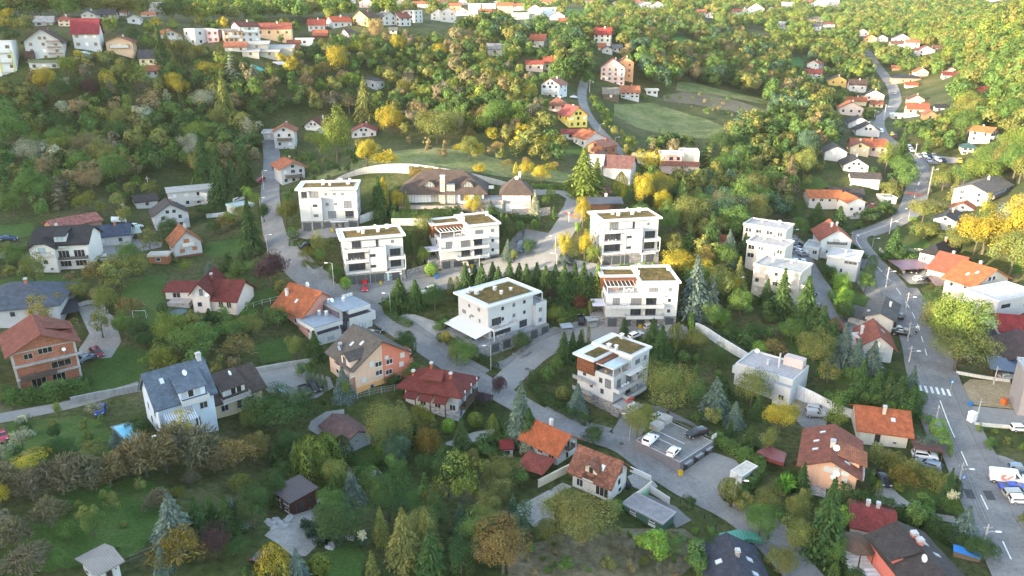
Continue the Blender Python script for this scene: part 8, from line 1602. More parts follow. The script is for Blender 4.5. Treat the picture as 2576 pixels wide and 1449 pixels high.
# cars, lamps, poles, fences
CW,CS,CB,CR,CBL,CG=(0.72,0.73,0.74),(0.33,0.34,0.35),(0.012,0.013,0.016),(0.36,0.015,0.02),(0.02,0.06,0.33),(0.16,0.22,0.28)
dz=DECK.world(0,0,DECK.h+0.06).z
def dk(u,v):return onp(u,v,dz)
car('mini',1651,1054,(1670,1042),CW,"tiny white car with black roof at the back of the parking deck","cars on the parking deck",p=at(1651,1054))
car('small_van',1636,1112,(1655,1096),CW,"white panel van on the left side of the parking deck","cars on the parking deck",p=dk(1636,1114))
car('mini',1695,1142,(1712,1126),CW,"small white hatchback near the front edge of the parking deck","cars on the parking deck",p=dk(1694,1144))
car('suv',1752,1096,(1728,1104),CB,"black off-roader at the far edge of the parking deck","cars on the parking deck",p=dk(1752,1098))
for a in(("estate",1080,735,(1040,744),CW,"white estate car driving on the pale street behind the pointed conifers","cars on the street"),("hatch",918,724,(918,750),CR,"bright red hatchback parked before the dark stone garages"),("suv",766,990,(748,966),CB,"black off-roader with white roof bars, left of two in the yard"),("estate",791,977,(815,1002),CB,"black estate car, right of two in the concrete yard"),("hatch",708,990,(690,975),CG,"pale blue-grey car half hidden by the tree at the yard"),("hatch",245,893,(266,906),(0.17,0.012,0.02),"dark red hatchback on the building yard behind the brick house"),("sedan",217,907,(240,897),CG,"steel blue car beside the brick house, next to the dark red one"),("hatch",254,1040,(250,1056),CBL,"vivid blue car under a bush on the lane to the blue house"),("hatch",8,1108,(14,1130),(0.36,0.02,0.05),"raspberry red car at the left edge of the picture"),("sedan",667,1408,(690,1384),CB,"black car at the bottom courtyard behind yellow thuja"),("sedan",696,428,(720,438),CB,"black car at the top of the curved street"),("hatch",655,458,(640,462),CR,"red car half hidden left of the curved street"),("sedan",20,605,(60,600),(0.03,0.07,0.16),"dark blue car on the lane at the left edge"),("suv",775,622,(795,617),CB,"dark car behind bushes below the leftmost white block"),("hatch",1173,678,(1180,692),(0.40,0.36,0.29),"beige car before the wood-clad upper block"),("suv",1308,599,(1300,612),(0.06,0.06,0.055),"dark brown off-roader, upper of two in the paved parking yard"),("suv",1309,625,(1301,638),(0.05,0.07,0.10),"slate blue off-roader, lower of two in the paved parking yard"),("hatch",1462,810,(1461,790),CB,"black car with white roof beside the grey bin shelter"),("hatch",1638,826,(1665,822),(0.36,0.34,0.32),"silver hatchback under the balconies at the dead-end street"),("hatch",1600,848,(1625,842),CW,"white car half hidden behind the nearest block's roof"),("hatch",942,840,(965,842),CB,"black car behind the modern house by the street"),("small_van",2052,1049,(2085,1052),CS,"silver small van in the marked car park"),("estate",2055,1036,(2085,1042),CS,"silver car behind the silver small van"),("suv",2325,1154,(2350,1158),CW,"white car under the brown carport"),("estate",2333,1176,(2306,1168),CG,"light blue estate car with ladder rack in the driveway"),("sedan",2219,1212,(2229,1228),CB,"black limousine on the curved gravel driveway"),("van",2535,1214,(2580,1224),CW,"white delivery van with orange logo beside the main road"),("sedan",2550,1234,(2600,1240),CBL,"royal blue saloon parked next to the delivery van"),("estate",2560,1250,(2600,1254),(0.30,0.32,0.29),"grey-green silver car below the royal blue saloon"),("hatch",2572,1266,(2610,1272),CW,"white car lowest in the row beside the delivery van"),("hatch",2568,1186,(2600,1192),CG,"light blue car above the delivery van"),("hatch",2568,1085,(2600,1088),CW,"white car at the right edge by the concrete yard"),("suv",1997,613,(2030,609),(0.42,0.40,0.36),"beige estate car, topmost in the parking row"),("sedan",2006,621,(2030,616),(0.04,0.05,0.08),"dark blue car, second in the parking row"),("sedan",2008,629,(2035,624),CS,"silver car, third in the parking row"),("hatch",2015,637,(2040,632),CW,"white car, fourth in the parking row"),("hatch",2019,644,(2040,641),(0.25,0.29,0.33),"grey-blue car, last in the parking row"),("small_van",2000,670,(2006,690),(0.4,0.5,0.62),"light blue van beside the cream stepped apartment house"),("hatch",2020,667,(2026,684),CS,"silver car on the narrow street by the blue van"),("hatch",2031,683,(2036,700),CW,"white car on the narrow street by the blue van"),("sedan",2018,733,(2030,736),(0.03,0.06,0.15),"dark blue car in front of the cream stepped apartment house"),("hatch",2038,738,(2050,742),CB,"black car at the lower end of the apartment car park"),("hatch",2056,775,(2062,755),CB,"black car standing in the middle of the narrow side street"),("sedan",2195,522,(2215,517),CR,"bright red car on the pale concrete yard"),("sedan",2161,526,(2180,522),(0.05,0.12,0.16),"teal car beside the dark roofed house's carport"),("sedan",2298,684,(2300,700),CB,"black car under the long mauve carport"),("sedan",2336,684,(2338,700),(0.03,0.04,0.06),"dark blue car under the long mauve carport"),("hatch",2314,706,(2340,704),CW,"white car in front of the mauve carport"),("hatch",2334,706,(2360,704),(0.08,0.08,0.09),"dark grey car in front of the mauve carport"),("sedan",2262,834,(2290,836),CS,"silver car behind the red-roofed white house by the road"),("sedan",2266,844,(2290,848),CB,"black car behind the red-roofed white house by the road"),("hatch",2263,800,(2262,780),CB,"black car beside the grey bungalow"),("sedan",2447,908,(2470,906),(0.04,0.07,0.07),"dark green car below the golden tree"),("hatch",2535,954,(2560,954),CS,"silver car under the dark blue carport roof"),("hatch",1541,442,(1550,436),CS,"silver car right of the mauve roofed house"),("hatch",1443,248,(1460,246),CW,"white car at the lane by the light blue house"),("small_van",299,561,(325,558),CW,"white van behind the blue tiled annex"),("hatch",343,574,(362,571),CW,"white car behind the pale green carport"),("hatch",263,652,(264,630),CS,"silver car beside the blue tiled annex wall"),("hatch",602,507,(620,505),CS,"silver car at the left of the curved street")):car(*a)
for i,a in enumerate([(2287,374,CW,"white car at the upper road bend"),(2292,381,CW,"lower white car at the upper road bend"),(2311,396,CS,"silver car, first in the gravel car park's far row"),(2326,395,CW,"white car in the gravel car park's far row"),(2337,397,CB,"dark car in the gravel car park's far row"),(2348,396,CS,"pale car, last in the gravel car park's far row"),(2336,407,CS,"silver car, first in the gravel car park's near row"),(2373,408,CB,"dark car, last in the gravel car park's near row"),(2244,341,(0.5,0.36,0.02),"yellow car beside the upper main road"),(2251,347,(0.1,0.02,0.03),"dark red car below the yellow car"),(2272,358,CS,"silver car parked below the dark red car"),(2251,237,CS,"silver car driving on the far road bend"),(2217,333,CW,"white car driving on the upper main road"),(2414,408,(0.5,0.36,0.03),"yellow van at the gravel car park's end")]):
 car('hatch' if i%3 else 'estate',a[0],a[1],(a[0]+(14 if i<8 else 2),a[1]+8),a[2],a[3],"cars far up the valley road",1)
car('small_van',2360,407,(2376,412),CW,"white van in the gravel car park","cars far up the valley road",1)
vn=[o for o in COL.objects if o.get("label","").startswith("white delivery van")][0];m=MB()
def arc(cx,cz,r,a0,a1,w,y):
 A=[(math.cos(a),math.sin(a))for a in np.linspace(a0,a1,12)]
 for p,q in zip(A[:-1],A[1:]):m.solid([(cx+p[0]*r,y,cz+p[1]*r),(cx+q[0]*r,y,cz+q[1]*r),(cx+q[0]*(r-w),y,cz+q[1]*(r-w)),(cx+p[0]*(r-w),y,cz+p[1]*(r-w))],(0,-0.015,0))
y=-1.035
for k in range(3):arc(-0.6,1.45,0.62-k*0.17,0.9,5.2,0.10,y+0.02*k*0)
for k in range(3):m.solid([(-0.45+k*0.16,y,1.05),(0.45+k*0.16,y,2.0),(0.55+k*0.16,y,2.0),(-0.35+k*0.16,y,1.05)],(0,-0.015,0))
m.obj("emblem","paint",vn,(0.6,0.13,0.03));m=MB()
for k in range(3):m.box(0.85,1.75-0.2*k,y-0.015,y,1.55-0.14*k,1.62-0.14*k)
m.obj("lettering","paint",vn,(0.1,0.1,0.1))
p=at(2303,839);t=at(2309,855);yw=math.atan2(t.y-p.y,t.x-p.x);z0=p.z+0.17
mo=tag(empty("motorcycle",(p.x,p.y,z0),yw),"dark motorcycle ridden on the main road past the golden tree","motorcycle");WH=MB().lathe([(0.02,-0.06),(0.3,-0.06),(0.32,0.0),(0.3,0.06),(0.02,0.06)],n=14).mesh("wheel","plastic")
for x in(-0.7,0.7):link("wheel",WH,mo,(0.02,0.02,0.02),(x,0,0.32),(math.pi/2,0,0))
m=MB();m.tube([(-0.75,0,0.85),(-0.3,0,0.8),(0.1,0,0.95),(0.45,0,0.9)],[0.10,0.17,0.2,0.08],8);m.tube([(0.7,0,0.32),(0.45,0,1.0),(0.35,0,1.1)],0.05);m.tube([(0.35,-0.35,1.1),(0.35,0.35,1.1)],0.03);m.box(-0.3,0.25,-0.15,0.15,0.3,0.7);m.obj("body","car_paint",mo,(0.03,0.03,0.035));MB().lathe([(0.02,0),(0.1,0.0),(0.08,0.08)],n=8).obj("headlight","paint",mo,(0.7,0.7,0.7),(0.55,0,0.95),(0,math.pi/2,0))
def skn(name,V,E,R,mat,col,parent=None):
 me=bpy.data.meshes.new(name);me.from_pydata(V,E,[]);o=link(name,me,parent,col)
 o.modifiers.new("skin",'SKIN');o.modifiers.new("sub",'SUBSURF').levels=1;o.modifiers["sub"].render_levels=1
 for i,r in enumerate(R):me.skin_vertices[0].data[i].radius=(r,r)
 me.skin_vertices[0].data[0].use_root=True;me.materials.append(MATS[mat]);return o
V=[(-0.3,0,.9),(-0.22,0,1.15),(-0.1,0,1.38),(-0.05,0,1.5),(-.02,0,1.56)];E=[(0,1),(1,2),(2,3),(3,4)];R=[.16,.15,.17,.08,.06]
for s in(-1,1):
 k=len(V);V+=[(-.08,s*.2,1.4),(.1,s*.32,1.2),(.33,s*.3,1.13),(.38,s*.27,1.12),(-.25,s*.11,.88),(.12,s*.2,.78),(-.1,s*.2,.42),(.05,s*.21,.36)];E+=[(2,k),(k,k+1),(k+1,k+2),(k+2,k+3),(0,k+4),(k+4,k+5),(k+5,k+6),(k+6,k+7)];R+=[.08,.055,.045,.035,.12,.08,.06,.05]
rd=tag(skn("person",V,E,R,"fabric",(0.30,0.30,0.24)),"rider in pale jacket and helmet leaning on the dark motorcycle's handlebar","person");rd.location=(p.x,p.y,z0);rd.rotation_euler=(0,0,yw)
MB().lathe([(0.02,-0.13),(0.11,-0.1),(0.145,0.0),(0.12,0.1),(0.02,0.15)],n=12).obj("helmet","car_paint",rd,(0.55,0.5,0.15),(0.03,0,1.68));MB().box(0.12,0.16,-0.09,0.09,1.65,1.73).obj("visor","glass",rd,(0.02,0.02,0.02))
for a in(("lamp with arm left of the curved street near the black car",664,478,430,1),("tall lamp beside the leftmost white block's curve",659,560,498,1),("lamp by the dark spruce at the curved street",674,640,591,1),("tall lamp before the block with the red car",841,730,662,-1),("lamp at the hedge corner opposite the grey-roofed modern house",983,792,738,-1),("lamp at the foot of the awning terrace",1235,932,870,-1),("tall lamp left of the yellow tree at the villa gate",1397,640,594,-1),("lamp at the junction below the two yellow trees",1400,688,638,-1),("lamp over the trees right of the sunlit block",1850,738,698,1),("lamp by the upper bend's trees",2284,557,526,-1),("lamp where the road bends sharply",2194,622,620,1),("lamp on the narrow street behind the parking row",1990,606,578,1),("lamp on the retaining slope near the pink terrace",2052,300,275,1),("lamp at the deck tree",1583,1112,1040,-1),("lamp beside the climbing lane near the yellow house",1509,330,312,1),("lamp at the lower end of the climbing lane",1547,364,346,1)):slm(*a)
for a in(("round lamp at the villa drive bend",1431,562,543),("round lamp below the block with the red car",1010,716,703),("round lamp by the wood-clad upper block",1206,672,660)):slm(a[0],a[1],a[2],a[3],1,kind='globe')
for a in(("pole at the upper straight of the main road",2334,490,418,1,'a'),("pole left of the lower bend's hedge",2237,588,548,1,'b'),("pole where the side street meets the main road",2139,622,582,1,'c'),("pole beside the flat white house's forecourt",2228,722,672,1,'d'),("pole behind the grey bungalow",2276,793,736,1,'e'),("pole between bungalow and red-roofed white house",2282,862,810,1,'f'),("leaning pole at the low garden wall by the road",2286,913,870,1,'g'),("pole beside the tree nearest the zebra crossing",2352,1070,1020,0,'h'),("pole in front of the thuja hedge by the road",2413,1210,1168,1,'i'),("pole at the wood stack by the road",2474,1370,1328,1,'j')):upl(a[0],a[1],a[2],a[3],lamp=bool(a[4]),key=a[5])
for a in(("wooden pole in the sandy plot",2499,968,922,'k'),("leaning pole by the portable toilet",2455,1062,1004,'l'),("lamp pole beside the yard tree",1845,1275,1192,'m'),("thin wooden pole in the left orchard",378,496,444,'n'),("thin wooden pole behind the pink-roofed shed",317,560,510,'o'),("pole by the light blue house's lane",1483,232,200,'p'),("pole in the dark wood above the lane",1425,148,126,'q'),("pole beside the far lane",2223,302,262,'r'),("pole by the far bend conifer",2198,302,276,'s'),("pole at the far car row",2302,390,360,'t')):upl(a[0],a[1],a[2],a[3],lamp=a[4]in 'mprs',key=a[4],group="power poles")
cables("power cables strung along the main road",list("abcdefg"));cables("power cables along the lower main road",list("ghij"))
cables("thin cable crossing the left orchard",list("no"),1)
WF=(0.62,0.61,0.58)
for a in(("garden_wall","light rubble wall above the concrete yard",[(645,936),(700,926),(760,916),(818,906)],1.1,0.35,"concrete",(0.40,0.39,0.37)),("garden_wall","grey wall on the lane beside the blue house",[(180,1018),(240,1005),(300,994),(356,983)],1.6,0.3,"concrete",(0.33,0.33,0.33)),("garden_wall","low dark wall at the lower left garden edge",[(30,1235),(110,1212),(210,1178)],1.2,0.4,"concrete",(0.16,0.16,0.16)),("garden_wall","white edged wall below the pool lawn",[(300,1158),(380,1130),(440,1110)],0.9,0.3,"concrete",(0.5,0.5,0.5)),("garden_wall","cream balustrade wall left of the weathered tile roof",[(1354,1226),(1395,1205),(1433,1186)],1.6,0.3,"plaster",(0.58,0.52,0.42)),("garden_wall","white balustrade behind the weathered tile roof",[(1585,1186),(1612,1198),(1637,1210)],1.1,0.2,"plaster",WF),("garden_wall","cream wall at the lattice gate's upper end",[(1600,1258),(1620,1244),(1638,1228)],1.6,0.25,"plaster",(0.55,0.5,0.42)),("garden_wall","pale green wall under the cream gate wall",[(1598,1262),(1618,1250),(1632,1240)],1.0,0.3,"plaster",(0.2,0.35,0.24)),("garden_wall","white concrete wall below the mauve carport",[(2212,630),(2250,660),(2275,690)],1.0,0.25,"concrete",(0.56,0.54,0.5)),("garden_wall","curb wall of the sandy plot",[(2405,940),(2450,948),(2540,962)],0.7,0.4,"concrete",(0.58,0.57,0.55)),("garden_wall","low white wall of the concrete yard at the right",[(2450,1070),(2520,1076),(2590,1080)],0.7,0.3,"concrete",(0.6,0.58,0.54)),("garden_wall","concrete wall around the building yard",[(198,772),(240,763),(272,790)],1.0,0.3,"concrete",(0.48,0.47,0.45)),("garden_wall","stone wall at the awning terrace's forecourt",[(1290,895),(1310,902),(1335,890)],0.8,0.4,"stone",STONE),("garden_wall","grey curved planter wall below the block with the red car",[(770,672),(790,690),(812,680)],1.2,0.3,"concrete",(0.3,0.31,0.32)),("garden_wall","dark stone wall right of the block with the red car",[(1023,700),(1050,693),(1078,684)],2.4,0.3,"stone",STONE),("garden_wall","grey concrete path wall on the left slope",[(520,548),(560,544),(595,540)],1.3,0.3,"concrete",(0.5,0.52,0.54)),("garden_wall","stone wall in front of the villa's gatehouse",[(1288,545),(1340,545),(1384,540)],2.4,0.4,"stone",(0.26,0.23,0.22)),("lattice_gate","white wavy lattice gate beside the weathered tile roof's drive",[(1634,1238),(1660,1254),(1684,1270)],1.5,0.12,"paint",WT)):wln(*a,cat="gate" if "lattice" in a[0]else "wall")
for a in(("white balustrade fence between red hip roof and twin house",[(858,1016),(900,1004),(960,990),(1018,980)],1.6,2.6,(0.5,0.52,0.55)),("fence with white posts along the big lawn",[(622,780),(660,768),(700,758),(728,750)],1.4,3.0,(0.6,0.6,0.6)),("dark fence above the curved retaining wall",[(800,466),(850,448),(920,424),(1010,412),(1110,424),(1220,446),(1330,462)],1.2,4.0,(0.12,0.12,0.12)),("white picket fence beside the black roofed house lawn",[(2262,632),(2300,634),(2345,640)],1.2,2.0,(0.6,0.6,0.58)),("wire fence posts in the lower left orchard",[(270,1440),(330,1418),(390,1392),(430,1370)],1.3,4.0,(0.2,0.19,0.18)),("dark entrance gate fence at the villa street",[(1352,578),(1372,576),(1390,574)],1.2,1.5,(0.1,0.1,0.11)),("dark fence along the lower street edge",[(1690,1256),(1740,1282),(1800,1330),(1830,1362)],1.0,3.0,(0.03,0.06,0.055)),("wire fence on top of the white retaining wall",[(2000,985),(2080,1016),(2160,1040),(2240,1060)],1.2,3.0,(0.22,0.22,0.22)),("railing on the ramp wall between two white blocks",[(912,556),(940,545),(975,532)],1.0,2.0,(0.3,0.3,0.32)),("fence along the grassy slope by the white wall",[(1758,818),(1810,850),(1870,888)],1.2,3.0,(0.25,0.25,0.25))):fence(a[0],a[1],a[2],a[3],a[4],bars=a[3]<3)
def bin_(lb,u,v,col=(0.5,0.33,0.02),s=1.0):
 p=at(u,v);o=tag(empty("waste_bin",p,0.3),lb,"bin");MB().solid([(-.3*s,-.35*s,.08),(.3*s,-.35*s,.08),(.36*s,-.4*s,1.0*s),(-.36*s,-.4*s,1.0*s)],(0,.7*s,0)).obj("body","plastic",o,col);MB().box(-.38*s,.38*s,-.44*s,.36*s,1.003*s,1.08*s).obj("lid","plastic",o,tuple(c*.8 for c in col));m=MB()
 for x in(-.3*s,.3*s):m.tube([(x-.04,.3*s,.1),(x+.04,.3*s,.1)],.1,8)
 m.obj("wheels","plastic",o,(.02,.02,.02))
for a in(("yellow waste bin at the leftmost white block's garages",836,584),("yellow waste bin before the block with the red car",958,716),("yellow waste bin at the wood-clad upper block",1186,674),("yellow waste bin under the dead-end block's balconies",1610,826),("yellow waste bin at the parking deck corner",1711,1196)):bin_(*a)
bin_("blue container beside the ball tree and street wall",1098,700,(0.02,0.12,0.33),1.3);bin_("blue barrel-like bin at the sandy plot",2440,1022,(0.02,0.15,0.4));bin_("dark bin near the weathered tile roof",1580,1228,(0.02,0.025,0.04));bin_("orange barrel standing on the sandy plot",2524,1018,(0.5,0.12,0.03),1.4)
for lab,u,v in(("grey slatted bin shelter left of the black car with white roof",1424,838),("grey slatted bin shelter right of the black car with white roof",1488,820)):
 p=at(u,v);o=tag(empty("bin_shelter",p,0.25),lab,"bin shelter");MB().box(-1.3,1.3,-1.0,1.0,0.1,1.3).obj("slatted_wall","planks",o,(0.30,0.32,0.33));MB().slab([(-1.5,-1.2,2.0),(1.5,-1.2,2.0),(1.5,1.2,2.3),(-1.5,1.2,2.3)],0.1).obj("roof","seam_metal",o,(0.35,0.40,0.44));m=MB()
 for x in(-1.3,1.2):
  for y in(-1.0,0.9):m.box(x,x+0.1,y,y+0.1,-0.3,2.05)
 m.obj("posts","metal",o,(0.3,0.3,0.3))
for lab,u,v in(("white sun lounger nearer the pool on the small lawn",374,1110),("white sun lounger farther from the pool on the small lawn",393,1102)):
 p=at(u,v);o=tag(empty("sun_lounger",(p.x,p.y,p.z+0.1),0.35),lab,"sun lounger");MB().box(-0.7,0.6,-0.32,0.32,0.32,0.4).obj("seat","plastic",o,(0.75,0.75,0.75));MB().solid([(0.6,-0.32,0.36),(1.15,-0.32,0.85),(1.12,-0.32,0.9),(0.57,-0.32,0.41)],(0,0.64,0)).obj("backrest","plastic",o,(0.75,0.75,0.75))
 for x in(-0.6,0.5):
  for y in(-0.28,0.24):MB().box(x,x+0.06,y,y+0.05,0.0,0.32).obj("leg","plastic",o,(0.7,0.7,0.7))
p=at(449,792);o=tag(empty("trampoline",p),"round blue-green trampoline on the lawn by the dark red roofs","trampoline");MB().lathe([(2.2,0.75),(2.2,0.82),(1.8,0.85),(1.8,0.78)],n=24).obj("rim_pad","fabric",o,(0.05,0.11,0.13));MB().lathe([(1.79,0.78),(1.79,0.8)],n=24).obj("mat","fabric",o,(0.09,0.13,0.15))
for k in range(6):a=k*1.047;MB().tube([(2.1*math.cos(a),2.1*math.sin(a),-0.2),(2.1*math.cos(a),2.1*math.sin(a),0.75)],0.05).obj("leg","metal",o,(0.2,0.2,0.2))
p=at(352,800);o=tag(empty("football_goal",p,0.1),"white football goal frame on the big lawn","goal");MB().tube([(-1.5,0,-0.1),(-1.5,0,1.9),(1.5,0,1.9),(1.5,0,-0.1)],0.07).obj("frame","paint",o,(0.75,0.75,0.75));MB().tube([(-1.5,0,1.9),(-1.5,1.0,0),(1.5,1.0,0),(1.5,0,1.9)],0.03).obj("net_frame","metal",o,(0.4,0.4,0.4))
p=at(2442,1062);o=tag(empty("portable_toilet",p,0.4),"white portable toilet cabin at the concrete yard's edge","toilet cabin");MB().box(-0.6,0.6,-0.6,0.6,0,2.2).obj("cabin","plastic",o,(0.66,0.68,0.7));MB().box(-0.64,0.64,-0.64,0.64,2.203,2.4).obj("roof","plastic",o,(0.75,0.75,0.75));MB().box(0.603,0.63,-0.5,0.5,0.1,2.0).obj("door","plastic",o,(0.1,0.25,0.35))
sp=at(2390,985);o=tag(empty("road_sign",sp,0.2),"blue square pedestrian crossing sign beside the zebra crossing","road sign");MB().tube([(0,0,-0.3),(0,0,2.9)],0.05).obj("post","metal",o,(0.4,0.4,0.4));MB().box(-0.4,0.4,-0.05,-0.02,2.1,2.9).obj("board","paint",o,(0.04,0.2,0.5));MB().solid([(-0.28,-0.055,2.2),(0.28,-0.055,2.2),(0,-0.055,2.75)],(0,-0.01,0)).obj("symbol","paint",o,(0.7,0.7,0.7))
sp=at(2418,1228);o=tag(empty("road_sign",sp,0.2),"blue square road sign at the thuja hedge end","road sign");MB().tube([(0,0,-0.3),(0,0,2.9)],0.05).obj("post","metal",o,(0.4,0.4,0.4));MB().box(-0.4,0.4,-0.05,-0.02,2.1,2.9).obj("board","paint",o,(0.04,0.2,0.5));MB().solid([(-0.28,-0.055,2.2),(0.28,-0.055,2.2),(0,-0.055,2.75)],(0,-0.01,0)).obj("symbol","paint",o,(0.7,0.7,0.7))
tp=at(2430,1402);o=tag(empty("wood_stack",tp,-0.5),"stack of firewood under a bright blue tarpaulin beside the coral house","wood stack");MB().box(-1.8,1.8,-0.6,0.6,-0.5,1.0).obj("logs","planks",o,(0.25,0.17,0.11));MB().slab([(-1.95,-0.8,1.05),(1.95,-0.8,1.05),(1.95,0.8,1.25),(-1.95,0.8,1.25)],0.08).obj("tarpaulin","fabric",o,(0.02,0.2,0.55))
r=random.Random(5)
for k,(u,v)in enumerate([(674,1313),(684,1320),(694,1309),(702,1318),(712,1326),(722,1312),(728,1303),(690,1328),(835,1372),(828,1378),(880,1352)]):
 p=at(u,v);bm=bmesh.new();bmesh.ops.create_icosphere(bm,subdivisions=2,radius=1.0)
 for q in bm.verts:q.co*=1+r.uniform(-0.22,0.22)
 me=bpy.data.meshes.new("rock");bm.to_mesh(me);bm.free();me.materials.append(MATS["concrete"]);tag(link("rock",me,None,(0.36,0.36,0.36),p,(0,0,r.uniform(0,6)),(r.uniform(.6,1.1),r.uniform(.5,.9),.5)),"grey garden boulder at the courtyard edge" if k<8 else "pale garden boulder beside the drooping cedar","boulder","boulders at the courtyard edge" if k<8 else "boulders beside the drooping cedar")
 # trees, bushes, hedges
protos()
PC={'d':((0.042,0.074,0.032),'dark green'),'m':((0.072,0.122,0.042),'green'),'o':((0.125,0.132,0.050),'olive green'),'y':((0.27,0.215,0.04),'golden yellow'),'g':((0.115,0.15,0.042),'yellow-green'),'l':((0.14,0.24,0.05),'bright lime green'),'r':((0.15,0.108,0.046),'orange-brown'),'b':((0.15,0.122,0.075),'brownish'),'k':((0.125,0.112,0.086),'grey-brown'),'p':((0.055,0.032,0.038),'dark purple'),'s':((0.085,0.118,0.112),'silvery blue'),'w':((0.21,0.215,0.165),'pale grey-green'),'e':((0.055,0.098,0.068),'bluish dark green'),'c':((0.11,0.04,0.035),'deep red'),'t':((0.22,0.165,0.095),'tan')}
KC={'B':'broad','W':'walnut','O':'open','U':'upright','S':'bush','T':'thuja','P':'poplar','G':'ball','C':'cone','N':'spruce','F':'fir','D':'tall_spruce','K':'bare','R':'orchard'}
